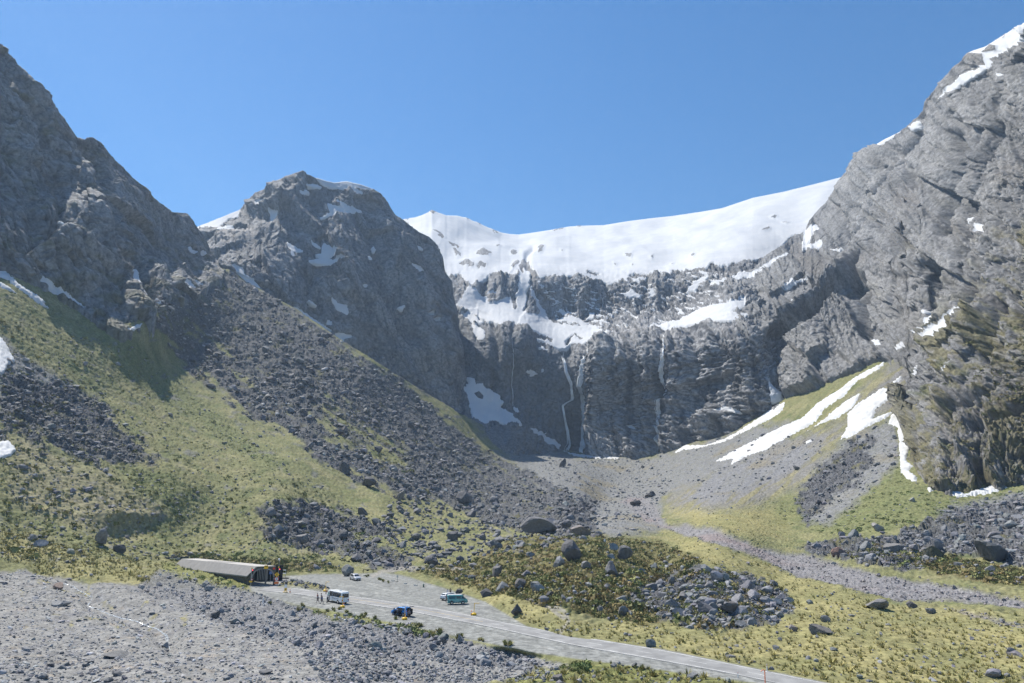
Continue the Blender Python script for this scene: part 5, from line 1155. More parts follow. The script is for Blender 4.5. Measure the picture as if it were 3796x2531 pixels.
# ------------------------------------------------------------------ the blue mountain air
def haze_box():
    x0, x1, y0, y1, z0, z1 = -720, 900, -40, 2150, -260, 720
    v = [(x, y, z) for x in (x0, x1) for y in (y0, y1) for z in (z0, z1)]
    f = [(0, 1, 3, 2), (4, 6, 7, 5), (0, 4, 5, 1), (2, 3, 7, 6), (0, 2, 6, 4), (1, 5, 7, 3)]
    m = bpy.data.materials.new('mountain_air'); m.use_nodes = True
    t = m.node_tree; t.nodes.clear()
    o = t.nodes.new('ShaderNodeOutputMaterial'); p = t.nodes.new('ShaderNodeVolumePrincipled')
    p.inputs['Color'].default_value = (0.55, 0.74, 1.0, 1)
    p.inputs['Density'].default_value = HAZE
    p.inputs['Anisotropy'].default_value = 0.25
    m.cycles.volume_sampling = 'DISTANCE'; m.cycles.homogeneous_volume = True
    t.links.new(p.outputs[0], o.inputs['Volume'])
    me = bpy.data.meshes.new('haze'); me.from_pydata(v, [], f); me.update()
    me.materials.append(m)
    ob = link(bpy.data.objects.new('haze', me))
    tag(ob, kind='stuff')
    return ob
HAZE = 0.00013
haze_box()

# ------------------------------------------------------------------ small mesh kit for the built things
class MB:
    def __init__(s): s.v, s.f = [], []
    def add(s, V, F):
        k = len(s.v); s.v += [tuple(p) for p in V]; s.f += [tuple(i + k for i in q) for q in F]; return s
    def box(s, c, d, rz=0.0, taper=1.0, bev=0.0):
        x, y, z = d[0] / 2, d[1] / 2, d[2] / 2
        V = []
        for zz, t in ((-z, 1.0), (z, taper)):
            V += [(-x * t, -y * t, zz), (x * t, -y * t, zz), (x * t, y * t, zz), (-x * t, y * t, zz)]
        c_, s_ = math.cos(rz), math.sin(rz)
        V = [(p[0] * c_ - p[1] * s_ + c[0], p[0] * s_ + p[1] * c_ + c[1], p[2] + c[2]) for p in V]
        return s.add(V, [(3, 2, 1, 0), (4, 5, 6, 7), (0, 1, 5, 4), (1, 2, 6, 5), (2, 3, 7, 6), (3, 0, 4, 7)])
    def tube(s, pts, r, n=8, caps=True):
        P = [Vector(p) for p in pts]
        rr = r if isinstance(r, (list, tuple)) else [r] * len(P)
        V = []
        up = Vector((0, 0, 1))
        for i, p in enumerate(P):
            t = (P[min(i + 1, len(P) - 1)] - P[max(i - 1, 0)]).normalized()
            a = t.cross(up)
            if a.length < 1e-3: a = t.cross(Vector((1, 0, 0)))
            a.normalize(); b = a.cross(t)
            V += [p + a * (rr[i] * math.cos(2 * math.pi * k / n)) + b * (rr[i] * math.sin(2 * math.pi * k / n)) for k in range(n)]
        F = [(i * n + k, i * n + (k + 1) % n, (i + 1) * n + (k + 1) % n, (i + 1) * n + k) for i in range(len(P) - 1) for k in range(n)]
        if caps: F += [tuple(range(n))[::-1], tuple(range((len(P) - 1) * n, len(P) * n))]
        return s.add(V, F)
    def lathe(s, prof, c=(0, 0, 0), n=16, axis='Z'):
        V = []
        for r, h in prof:
            for k in range(n):
                a = 2 * math.pi * k / n
                q = (r * math.cos(a), r * math.sin(a), h)
                if axis == 'Y': q = (q[0], q[2], q[1])
                V.append((q[0] + c[0], q[1] + c[1], q[2] + c[2]))
        F = [(i * n + k, i * n + (k + 1) % n, (i + 1) * n + (k + 1) % n, (i + 1) * n + k) for i in range(len(prof) - 1) for k in range(n)]
        F += [tuple(range(n))[::-1], tuple(range((len(prof) - 1) * n, len(prof) * n))]
        return s.add(V, F)
    def prism(s, poly, a, b, axis='Y'):
        """poly in (x, z) swept from y = a to b"""
        n = len(poly)
        V = [(p[0], a, p[1]) for p in poly] + [(p[0], b, p[1]) for p in poly]
        if axis == 'X': V = [(q[1], q[0], q[2]) for q in V]
        if axis == 'Z': V = [(q[0], q[2], q[1]) for q in V]
        F = [tuple(range(n)), tuple(range(n, 2 * n))[::-1]] + [(i, i + n, (i + 1) % n + n, (i + 1) % n) for i in range(n)]
        return s.add(V, F)
    def build(s, name, mat, parent=None, smooth=False, bevel=0.0):
        me = bpy.data.meshes.new(name)
        me.from_pydata(s.v, [], s.f)
        bm = bmesh.new(); bm.from_mesh(me)
        bmesh.ops.recalc_face_normals(bm, faces=bm.faces)
        if bevel:
            bmesh.ops.bevel(bm, geom=[e for e in bm.edges if len(e.link_faces) == 2 and e.calc_face_angle(0) > 0.5], offset=bevel, segments=2, affect='EDGES', profile=0.5)
        for f in bm.faces: f.smooth = smooth
        bm.to_mesh(me); bm.free()
        me.materials.append(mat)
        return link(bpy.data.objects.new(name, me), parent)
def copy_tree(o, parent=None):
    c = o.copy(); COL.objects.link(c); c.parent = parent
    for ch in [q for q in bpy.data.objects if q.parent == o]: copy_tree(ch, c)
    return c

M = {}
M['silver'] = simple('silver_paint', (0.62, 0.63, 0.66), 0.28, 0.25, 0.04, 3, coat=0.6)
M['white'] = simple('white_paint', (0.78, 0.79, 0.80), 0.3, 0, 0.04, 3, coat=0.5)
M['blue'] = simple('blue_paint', (0.015, 0.22, 0.62), 0.25, 0.2, 0.05, 3, coat=0.8)
M['glass'] = simple('dark_glass', (0.02, 0.026, 0.032), 0.06, 0, 0.05, 3, spec=0.8)
M['green_glass'] = simple('tinted_glass', (0.22, 0.36, 0.34), 0.08, 0, 0.2, 2, spec=0.8)
M['tyre'] = simple('tyre_rubber', (0.018, 0.018, 0.019), 0.85)
M['rim'] = simple('alloy_rim', (0.5, 0.5, 0.52), 0.3, 0.8)
M['black'] = simple('black_plastic', (0.022, 0.022, 0.024), 0.6)
M['dark'] = simple('black_trim_and_shade', (0.012, 0.012, 0.014), 0.9)  # near-black trim; also stands for shade inside openings
M['red'] = simple('red_lamp', (0.45, 0.02, 0.02), 0.25)
M['lamp'] = simple('clear_lamp', (0.75, 0.78, 0.82), 0.12, 0.2)
M['plate'] = simple('number_plate', (0.8, 0.8, 0.78), 0.4)
M['stripe'] = simple('grey_stripe', (0.20, 0.19, 0.22), 0.4)
M['steel'] = simple('galvanised_steel', (0.45, 0.46, 0.46), 0.45, 0.5)
M['yellow'] = simple('yellow_paint', (0.78, 0.47, 0.015), 0.5, vary=0.15)
M['orange'] = simple('orange_plastic', (0.85, 0.17, 0.02), 0.5)
M['signred'] = simple('sign_red', (0.75, 0.05, 0.03), 0.45)
M['signyel'] = simple('sign_yellow', (0.90, 0.52, 0.01), 0.45)
M['signblue'] = simple('sign_blue', (0.02, 0.14, 0.55), 0.45)
M['signwhite'] = simple('sign_white', (0.80, 0.80, 0.78), 0.45)
M['concrete'] = simple('weathered_concrete', (0.30, 0.285, 0.27), 0.9, 0, 0.12, 0.7, 0.25)
M['roofc'] = simple('grey_concrete_roof', (0.44, 0.42, 0.39), 0.9, 0, 0.12, 0.5, 0.2)
M['stone'] = simple('dark_stonework', (0.105, 0.10, 0.085), 0.9, 0, 0.35, 1.6, 0.5)
M['wood'] = simple('dark_timber', (0.05, 0.042, 0.034), 0.85, 0, 0.3, 3)
M['green'] = simple('green_paint', (0.02, 0.10, 0.075), 0.5)
M['block'] = simple('pale_concrete', (0.48, 0.47, 0.43), 0.85)

def at_lot(u, v, z=0.0): return flat(u, v, z)
def heading(p, q): return math.atan2(q[1] - p[1], q[0] - p[0])

# ------------------------------------------------------------------ road and its painted lines
NEAR = [(960, 2187), (1100, 2201), (1250, 2223), (1437, 2251), (1529, 2267), (1638, 2288), (1800, 2319), (2132, 2391), (2463, 2449), (2740, 2501), (2878, 2531), (3100, 2580), (3400, 2646)]
FAR = [(1012, 2171), (1120, 2186), (1230, 2202), (1400, 2224), (1544, 2247), (1672, 2268), (1800, 2296), (2132, 2360), (2463, 2413), (2740, 2470), (3016, 2526), (3250, 2574), (3520, 2632)]
def curve_pts(c, n):
    P = np.array([flat(u, v)[:] for u, v in c])
    s = np.concatenate([[0], np.cumsum(np.linalg.norm(P[1:] - P[:-1], axis=1))])
    t = np.linspace(0, s[-1], n)
    Q = np.stack([np.interp(t, s, P[:, k]) for k in range(3)], 1)
    for _ in range(12): Q[1:-1] = Q[1:-1] * .5 + (Q[:-2] + Q[2:]) * .25
    return Q
A_, B_ = curve_pts(NEAR, 160), curve_pts(FAR, 160)
def strip(name, ta, tb, z, mat, i0=0, i1=160):
    a = A_ + (B_ - A_) * ta; b = A_ + (B_ - A_) * tb
    a, b = a[i0:i1].copy(), b[i0:i1].copy()
    a[:, 2] = z; b[:, 2] = z
    n = len(a)
    V = np.concatenate([a, b, a - [0, 0, 0.3], b - [0, 0, 0.3]])
    i = np.arange(n - 1)[:, None]
    F = np.concatenate([np.concatenate([i, i + n, i + n + 1, i + 1], 1)] + ([np.concatenate([i, i + 1, i + 1 + 2 * n, i + 2 * n], 1), np.concatenate([i + n, i + 3 * n, i + 1 + 3 * n, i + 1 + n], 1)] if name == 'road' else []))
    return mesh_np(name, V, F, mat, False)
M_road, _t, _b = new_mat('chip_seal')
_g = _t.nodes.new('ShaderNodeNewGeometry')
_n = _t.nodes.new('ShaderNodeTexNoise'); _n.inputs['Scale'].default_value = 0.35; _n.inputs['Detail'].default_value = 8
_t.links.new(_g.outputs['Position'], _n.inputs['Vector'])
_c = _t.nodes.new('ShaderNodeValToRGB'); _c.color_ramp.elements[0].color = (0.20, 0.20, 0.198, 1); _c.color_ramp.elements[1].color = (0.30, 0.30, 0.295, 1)
_c.color_ramp.elements[0].position = 0.35; _c.color_ramp.elements[1].position = 0.65
_t.links.new(_n.outputs[0], _c.inputs[0]); _t.links.new(_c.outputs[0], _b.inputs['Base Color']); _b.inputs['Roughness'].default_value = 0.9
tag(strip('road', -0.09, 1.09, 0.055, M_road), kind='structure')
M_line = simple('road_paint', (0.58, 0.58, 0.56), 0.7, 0, 0.35, 0.8)
M_yline = simple('yellow_road_paint', (0.52, 0.38, 0.14), 0.7, 0, 0.3, 0.8)
tag(strip('road_edge_line', -0.012, 0.022, 0.060, M_line, 6), kind='structure')
tag(strip('road_edge_line', 0.975, 1.010, 0.060, M_line, 6), kind='structure')
def idx_u(u):
    uu, _ = proj((A_ + B_) / 2); return int(np.argmin(np.abs(uu - u)))
tag(strip('road_centre_line', 0.50, 0.525, 0.060, M_yline, idx_u(1250), idx_u(1797)), kind='structure')
for a, b in ((1823, 1869), (1985, 2050), (2176, 2231), (2358, 2418), (2557, 2619), (2770, 2833), (3030, 3110)):
    C_ = (A_ + B_) / 2; uu, _ = proj(C_)
    q = [np.array([np.interp(t, uu, C_[:, k]) for k in range(3)]) for t in (a, b)]
    dr = (q[1] - q[0]) / np.linalg.norm(q[1] - q[0]); nn = np.array([-dr[1], dr[0], 0]) * 0.06
    V = [q[0] + nn, q[0] - nn, q[1] - nn, q[1] + nn]
    for p in V: p[2] = 0.060
    tag(mesh_np('road_centre_dash', np.array(V), np.array([[0, 1, 2, 3]]), M_line, False), kind='structure')

# ------------------------------------------------------------------ avalanche shed in front of the tunnel
def tunnel():
    fl = flat(925, 2171); fr = flat(1019, 2168)
    X = Vector((fr.x - fl.x, fr.y - fl.y, 0)); Wd = X.length; X.normalize()
    rz = math.atan2(X.y, X.x)
    root = empty('tunnel_portal', fl, rz)
    tag(root, 'long concrete avalanche shed with a stone arch, the road coming out of it', 'tunnel portal')
    R3 = Matrix.Rotation(-rz, 3, 'Z')
    far = Vector((-100.5, 226.0, 0.0)) - fl
    Ax = R3 @ Vector((far.x, far.y, 0))               # the shed runs off at a slant behind its front
    def sl(p, t, dz=0.0): return (p[0] + Ax.x * t, p[1] + Ax.y * t, p[2] + dz * t)
    W = Wd; Hh = 4.75
    # stone front with an arched opening
    n = 22; cx, hw, ht = W * 0.51, W * 0.405, 4.05
    arch = []
    for k in range(n + 1):
        a = math.pi * (1 - k / n)
        arch.append((cx + hw * math.copysign(abs(math.cos(a)) ** 0.75, math.cos(a)), 1.6 + (ht - 1.6) * math.sin(a) ** 0.8))
    inner = [(cx - hw, -0.3)] + arch + [(cx + hw, -0.3)]
    def outer(q):
        x, z = q
        # matching point of the outer outline
        if z <= 1.7: return (0.0 if x < cx else W, z)
        t = (x - (cx - hw)) / (2 * hw)
        if t < 0.06: return (0.0, 1.7 + (2.75 - 1.7) * t / 0.06)
        if t < 0.24: return (0.0 + (t - 0.06) / 0.18 * W * 0.27, 2.75 + (Hh - 2.75) * (t - 0.06) / 0.18)
        if t > 0.97: return (W, 1.7 + (Hh - 1.7) * (1 - t) / 0.03)
        return (W * 0.27 + (t - 0.24) / 0.73 * W * 0.73, Hh)
    out = [outer(q) for q in inner]
    V, F = [], []
    m = len(inner)
    for y in (-0.25, 0.55):
        V += [(q[0], y, q[1]) for q in inner] + [(q[0], y, q[1]) for q in out]
    for i in range(m - 1):
        F += [(i, i + 1, m + i + 1, m + i), (2 * m + i, 3 * m + i, 3 * m + i + 1, 2 * m + i + 1), (i, 2 * m + i, 2 * m + i + 1, i + 1), (m + i, m + i + 1, 3 * m + i + 1, 3 * m + i)]
    MB().add(V, F).build('arch_front', M['stone'], root)
    # paler ring of stones round the arch
    ring = MB()
    for i in range(1, m - 1):
        a, b = inner[i], inner[i + 1 if i < m - 2 else i]
        ax, az = a[0] - cx, a[1] - 1.2
        L_ = math.hypot(ax, az) or 1
        ring.box((a[0] + ax / L_ * 0.16, -0.29, a[1] + az / L_ * 0.16), (0.36, 0.12, 0.30))
    ring.build('arch_stones', M['concrete'], root)
    # sunlit sloping side, flat roof, walls
    N = 10
    def slab(p, q, th, name, mat, t0=0.015, t1=1.0, dz=-0.3, bulge=0.0):
        V, F = [], []
        for k in range(N + 1):
            t = t0 + (t1 - t0) * k / N
            for pt, d in ((p, 0), (q, 0), (q, th), (p, th)):
                V.append(sl((pt[0], 0.55, pt[1] - d), t, dz))
        for k in range(N):
            for j in range(4):
                F.append((k * 4 + j, k * 4 + (j + 1) % 4, k * 4 + 4 + (j + 1) % 4, k * 4 + 4 + j))
        F += [(0, 1, 2, 3), (N * 4 + 3, N * 4 + 2, N * 4 + 1, N * 4)]
        return MB().add(V, F).build(name, mat, root)
    slab((-0.55, 2.35), (W * 0.27, Hh - 0.04), 0.3, 'side_slope', M['concrete'])
    slab((W * 0.27 + 0.02, Hh - 0.02), (W + 0.1, Hh - 0.02), 0.35, 'roof', M['roofc'])
    slab((0.05, 2.5), (0.35, 2.5), 3.2, 'side_wall', M['stone'], 0.02)
    slab((W - 0.35, Hh - 0.4), (W - 0.02, Hh - 0.4), 5.0, 'back_wall', M['stone'], 0.24)
    slab((W * 0.27 + 0.4, Hh + 0.02), (W * 0.8, Hh + 0.02), 0.06, 'roof_joint', M['concrete'], 0.42, 0.66)
    MB().box((W * 0.60, 3.6, 1.9), (0.42, 0.42, 4.2)).build('pillar', M['concrete'], root)
    MB().box((W * 0.93, 2.4, 2.0), (0.35, 0.35, 4.0)).build('pillar', M['concrete'], root)
    MB().box((W * 0.66, 10.5, 1.9), (W * 1.2, 0.3, 4.3)).build('dark_back_sheet', M['dark'], root)  # dark sheet across the shed stands for the deep shade inside
    dr = MB()
    for k in range(7): dr.box((W * 0.22 + k * 0.42, 9.2, 1.8), (0.14, 0.1, 3.0))
    dr.build('door_bars', M['steel'], root)
    # yellow height sign hung over the arch
    MB().box((W * 0.61, -0.42, Hh - 0.15), (0.98, 0.06, 0.86)).build('height_sign', M['signyel'], root)
    s = MB()
    for k in range(3): s.box((W * 0.61 - 0.26 + k * 0.26, -0.46, Hh + 0.06), (0.17, 0.02, 0.2))
    s.add([(W * 0.61 - 0.14, -0.46, Hh - 0.28), (W * 0.61 + 0.14, -0.46, Hh - 0.28), (W * 0.61, -0.46, Hh - 0.48)], [(0, 1, 2)])
    s.build('sign_marks', M['black'], root)
    r = MB()
    for k in range(8):
        a = k * math.pi / 4
        r.box((W * 0.925 + 0.2 * math.cos(a), -0.29, Hh - 0.55 + 0.2 * math.sin(a)), (0.17, 0.05, 0.17))
    r.box((W * 0.925, -0.3, Hh - 0.55), (0.2, 0.05, 0.2))
    r.build('red_marker', M['signred'], root)
    return root, fl, fr
portal, PFL, PFR = tunnel()

def sign_post(loc, rz, h, name, label, cat):
    o = empty(name, loc, rz); tag(o, label, cat)
    MB().tube([(0, 0, -0.2), (0, 0, h)], 0.04).build('post', M['steel'], o)
    return o
def disc(mb, r, y, th, c, n=24):
    pts = [(c[0] + r * math.cos(2 * math.pi * k / n), c[1] + r * math.sin(2 * math.pi * k / n)) for k in range(n)]
    return mb.prism(pts, y, y + th)
def text_obj(body, size, mat, parent, loc, name='lettering'):
    cu = bpy.data.curves.new(name, 'FONT'); cu.body = body; cu.size = size; cu.extrude = 0.004; cu.align_x = 'CENTER'; cu.align_y = 'CENTER'
    t = bpy.data.objects.new(name, cu)
    dg = bpy.context.evaluated_depsgraph_get()
    COL.objects.link(t)
    dg.update()
    me = bpy.data.meshes.new_from_object(t.evaluated_get(dg))
    bpy.data.objects.remove(t)
    me.materials.clear(); me.materials.append(mat)
    o = bpy.data.objects.new(name, me)
    link(o, parent); o.location = loc; o.rotation_euler = (math.pi / 2, 0, 0)
    return o
# merge sign, speed roundel and red board on the right of the arch
p = flat(1024, 2172)
s = sign_post(p, 0.1, 3.3, 'road_sign', 'yellow diamond over a round speed sign and a red board, right of the arch', 'road sign')
MB().prism([(-0.62, 2.85), (0, 2.23), (0.62, 2.85), (0, 3.47)], -0.08, -0.05).build('diamond_board', M['signyel'], s)
MB().prism([(-0.20, 2.55), (-0.10, 2.55), (-0.04, 2.95), (-0.04, 3.2), (-0.12, 3.2), (-0.12, 2.95)], -0.10, -0.085).prism([(0.20, 2.55), (0.10, 2.55), (0.04, 2.95), (0.04, 3.2), (0.12, 3.2), (0.12, 2.95)], -0.10, -0.085).build('merge_symbol', M['black'], s)
disc(MB(), 0.55, -0.08, 0.03, (0, 1.75)).build('roundel', M['signred'], s)
disc(MB(), 0.40, -0.10, 0.015, (0, 1.75)).build('roundel_face', M['signwhite'], s)
text_obj('30', 0.5, M['black'], s, (0, -0.105, 1.75))
MB().box((0, -0.06, 0.78), (1.15, 0.05, 0.5)).build('red_board', M['orange'], s)
# blue sign just inside
p = flat(1001, 2160)
s = sign_post(p, 0.1, 3.0, 'blue_sign', 'small blue sign standing just inside the arch on its right', 'sign')
MB().box((0, -0.06, 2.6), (0.75, 0.04, 0.75)).build('board', M['signblue'], s)
MB().box((-0.12, -0.09, 2.6), (0.10, 0.02, 0.45)).box((0.13, -0.09, 2.75), (0.2, 0.02, 0.1)).box((0.13, -0.09, 2.45), (0.2, 0.02, 0.1)).build('marks', M['signwhite'], s)
# two traffic lights
M_redlight, _t, _b = new_mat('red_signal'); _b.inputs['Base Color'].default_value = (0.6, 0.02, 0.03, 1); _b.inputs['Emission Color'].default_value = (1, 0.08, 0.12, 1); _b.inputs['Emission Strength'].default_value = 2.5
def traffic_light(loc, label, first=None):
    o = empty('traffic_light', loc, 0.12); tag(o, label, 'traffic light', 'traffic lights at the tunnel mouth')
    MB().tube([(0, 0, -0.3), (0, 0, 4.4)], 0.075, 10).build('post', M['steel'], o)
    h = MB().box((0.28, -0.05, 3.75), (0.36, 0.28, 1.15)).build('signal_head', M['black'], o, bevel=0.03)
    MB().lathe([(0.001, -0.02), (0.10, -0.02), (0.12, 0.04), (0.0, 0.05)], (0.28, -0.23, 4.1), 12, 'Y').build('red_lens', M_redlight, h)
    for k in (1, 2): MB().lathe([(0.001, -0.02), (0.10, -0.02), (0.12, 0.04), (0.0, 0.05)], (0.28, -0.23, 4.1 - 0.34 * k), 12, 'Y').build('dark_lens', M['dark'], h)
    MB().lathe([(0.12, 0), (0.17, 0.06), (0.17, 0.22), (0.10, 0.34), (0.0, 0.36)], (0, 0, 4.4), 12).build('beacon', M['yellow'], o, True)
    return o
tl = traffic_light(flat(929, 2174), 'traffic light on the left of the arch, with a yellow plate low on its post')
MB().box((-0.05, -0.12, 1.25), (0.8, 0.04, 0.36)).build('yellow_plate', M['signyel'], tl)
disc(MB(), 0.24, -0.12, 0.03, (0.22, 1.75)).build('small_roundel', M['signred'], tl)
disc(MB(), 0.16, -0.14, 0.015, (0.22, 1.75)).build('roundel_face', M['signwhite'], tl)
traffic_light(flat(1029.5, 2170), 'traffic light on the right of the arch, beside the yellow diamond')
# lamp above the shed
q = flat(1018, 2160)
o = empty('street_lamp', (q.x, q.y + 3, 0)); tag(o, 'white globe lamp on a thin pole rising behind the arch', 'lamp')
MB().tube([(0, 0, 0), (0, 0, 5.6)], 0.05).build('pole', M['steel'], o)
MB().lathe([(0.06, 0), (0.26, 0.12), (0.32, 0.32), (0.24, 0.52), (0.0, 0.62)], (-0.1, 0, 5.5), 14).build('globe', M['white'], o, True)
# white rails and logs behind the arch
def rail_fence(u0, u1, v, name, label, cat, mat, hs, post, rr=0.09):
    a, b = flat(u0, v), flat(u1, v)
    o = empty(name, a, heading(a, b)); tag(o, label, cat)
    L_ = (b - a).length
    for x_ in np.linspace(0, L_, max(2, int(L_ / 1.9) + 1)): MB().box((x_, 0, hs[-1] / 2), (0.1, 0.1, hs[-1])).build('post', post, o)
    for h in hs: MB().tube([(-0.15, -0.09, h), (L_ + 0.15, -0.09, h)], rr).build('rail', mat, o)
    return o
rail_fence(1026, 1058, 2140, 'rail_fence', 'two white rails on short posts behind the right traffic light', 'fence', M['white'], (1.1, 2.0), M['steel'])
for k, (u0, u1, v, mt, lab) in enumerate([(1030, 1046, 2146, 'block', 'pale log lying on the gravel beside the arch'), (1044, 1070, 2145, 'wood', 'dark log lying on the gravel right of the pale one')]):
    a, b = flat(u0, v), flat(u1, v)
    o = MB().tube([(0, 0, 0.16), ((b - a).length / 2, 0.02, 0.17), ((b - a).length, 0, 0.16)], [0.17, 0.19, 0.16], 9).build('log', M[mt])
    o.location = a; o.rotation_euler = (0, 0, heading(a, b)); tag(o, lab, 'log')
# block wall at the far end of the shed roof
q = sheet_at(G, 648, 2068)
o = empty('stone_wall', q, 0.2); tag(o, 'low dark stone wall with a pale slab above the far end of the shed', 'wall')
rw = MB()
for k in range(10): rw.box((-4 + k * 0.85, 0.2 * math.sin(k * 2.1), 0.45 + 0.12 * math.sin(k * 1.7)), (0.95, 0.9, 1.1 + 0.25 * math.sin(k * 2.9)), 0.2 * math.sin(k))
rw.build('stones', M['stone'], o)
MB().box((0.2, -0.75, 0.42), (3.0, 0.3, 0.5)).build('pale_slab', M['block'], o)

# ------------------------------------------------------------------ cones, swing arms, work sign, posts
def cone(loc, label):
    o = empty('traffic_cone', loc); tag(o, label, 'traffic cone', 'orange cones along the road')
    MB().box((0, 0, 0.03), (0.42, 0.42, 0.06)).build('base', M['black'], o)
    MB().lathe([(0.17, 0.06), (0.035, 0.92), (0.0, 0.93)], (0, 0, 0), 14).build('cone_body', M['orange'], o, True)
    MB().lathe([(0.128, 0.36), (0.092, 0.58)], (0, 0, 0), 14).build('white_band', M['signwhite'], o, True)
    return o
def swing_arm(loc, arm, label, h=2.25, col='yellow', lean=0.06):
    o = empty('swing_arm', loc); tag(o, label, 'barrier arm', 'yellow barrier arms on weighted bases')
    MB().lathe([(0.42, 0.0), (0.52, 0.06), (0.52, 0.3), (0.40, 0.42), (0.0, 0.43)], (0, 0, 0), 14).build('weighted_base', M[col], o, True)
    MB().tube([(0, 0, 0.4), (lean, 0, h)], 0.06).build('post', M[col], o)
    MB().tube([(lean, 0, h - 0.02), (lean + arm * 0.55, 0, h + 0.0), (lean + arm, 0, h - (0.16 if arm < 0 else 0.0))], 0.05).build('arm', M[col], o)
    return o
for (u, v, arm, lab, cu, cv, cl) in [
    (1206, 2192, 0.85, 'yellow barrier arm standing behind the front of the minibus', 1210, 2194, 'orange cone leaning against the barrier arm behind the minibus'),
    (1269, 2252, -0.75, 'yellow barrier arm in front of the rear wheel of the minibus', 1274, 2249, 'orange cone beside the barrier arm by the minibus'),
    (1500, 2297, 0.15, 'yellow barrier arm in front of the open blue car', 1502, 2292, 'orange cone against the barrier arm by the blue car'),
    (1757, 2280, 1.05, 'yellow barrier arm standing alone on the gravel right of the campervan', 1748, 2280, 'dark orange cone left of the barrier arm near the campervan')]:
    swing_arm(flat(u, v), arm, lab); cone(flat(cu, cv), cl)
cone(flat(1075, 2197), 'orange cone right of the road works sign by the tunnel')
swing_arm(flat(2838, 2558), -0.5, 'orange barrier arm cut off by the bottom edge of the picture', 2.3, 'orange')
q = flat(1058, 2196)
o = empty('road_works_sign', q, 0.15); tag(o, 'portable sign, white panel over orange one, on the road before the arch', 'road sign')
MB().box((0, 0, 1.45), (0.62, 0.05, 0.75)).build('white_panel', M['signwhite'], o)
MB().box((0, -0.01, 0.72), (0.62, 0.05, 0.66)).build('orange_panel', M['signyel'], o)
MB().box((0, -0.05, 0.74), (0.4, 0.02, 0.05), 0.0).box((0.0, -0.05, 0.86), (0.4, 0.02, 0.05)).box((0, -0.05, 0.62), (0.3, 0.02, 0.05)).build('sign_lines', M['black'], o)
MB().box((-0.25, 0, 0.2), (0.06, 0.06, 0.4)).box((0.25, 0, 0.2), (0.06, 0.06, 0.4)).build('stand', M['steel'], o)
MB().box((0, -0.05, 0.1), (1.05, 0.6, 0.18)).build('foot', M['yellow'], o)
for (u, v, h, lab) in [(2844, 2490, 1.0, 'white marker post on the far side of the road at the lower right'), (2736, 2513, 0.75, 'short white marker post on the near side of the road at the lower right')]:
    o = empty('marker_post', flat(u, v)); tag(o, lab, 'marker post', 'white road marker posts')
    MB().box((0, 0, h / 2), (0.12, 0.05, h), taper=0.85).build('post', M['white'], o)
    MB().box((0, -0.03, h * 0.85), (0.08, 0.015, 0.12)).build('reflector', M['signred'], o)
# furniture round the car park
a, b = flat(1346, 2124), flat(1383, 2123)
o = empty('timber_frame', a, heading(a, b)); tag(o, 'dark timber rail between two posts with a board hung from it, behind the silver SUV', 'wooden barrier')
L_ = (b - a).length
for x_ in (0, L_): MB().box((x_, 0, 0.55), (0.2, 0.2, 1.1)).build('post', M['wood'], o)
MB().box((L_ / 2, 0, 0.95), (L_ - 0.2, 0.1, 0.16)).build('rail', M['wood'], o)
MB().box((L_ * 0.45, -0.07, 0.7), (0.75, 0.05, 0.34)).build('hung_board', M['wood'], o)
for (u, v, w, lab) in [(1457, 2154, 0.95, 'pale concrete block at the car park edge, left of the three'), (1503, 2164, 0.85, 'pale concrete block at the car park edge, middle of the three'), (1541, 2170, 0.95, 'pale concrete block at the car park edge, nearest the green bollard'), (1354, 2134, 1.1, 'pale stone slab at the gravel edge right of the silver SUV')]:
    o = MB().box((0, 0, 0.14), (w, 0.42, 0.28)).build('parking_block', M['block'], bevel=0.03); o.location = flat(u, v); o.rotation_euler = (0, 0, -0.3)
    tag(o, lab, 'concrete block', 'concrete blocks along the car park')
o = empty('notice_post', flat(1473, 2157)); tag(o, 'thin dark post with a small notice plate at the back edge of the car park', 'sign post')
MB().tube([(0, 0, 0), (0, 0, 1.75)], 0.04).build('post', M['green'], o); MB().box((0, -0.05, 1.5), (0.42, 0.04, 0.5)).build('plate', M['steel'], o); MB().box((-0.1, 0, 0.06), (0.8, 0.5, 0.12)).build('foot', M['wood'], o)
o = empty('bollard', flat(1570, 2176)); tag(o, 'short dark green bollard at the back edge of the car park', 'bollard')
MB().lathe([(0.17, 0), (0.17, 0.75), (0.13, 0.82), (0, 0.84)], (0, 0, 0), 12).build('post', M['green'], o, True); MB().lathe([(0.19, 0.55), (0.19, 0.64)], (0, 0, 0), 12).build('band', M['steel'], o, True)
q = sheet_at(G, 974, 2236)
o = MB().tube([(0, 0, -0.2), (0.12, -0.1, 1.3)], 0.14, 10).build('culvert_pipe', M['white']); o.location = q
tag(o, 'white pipe sticking out of the rock bank below the tunnel mouth', 'pipe')

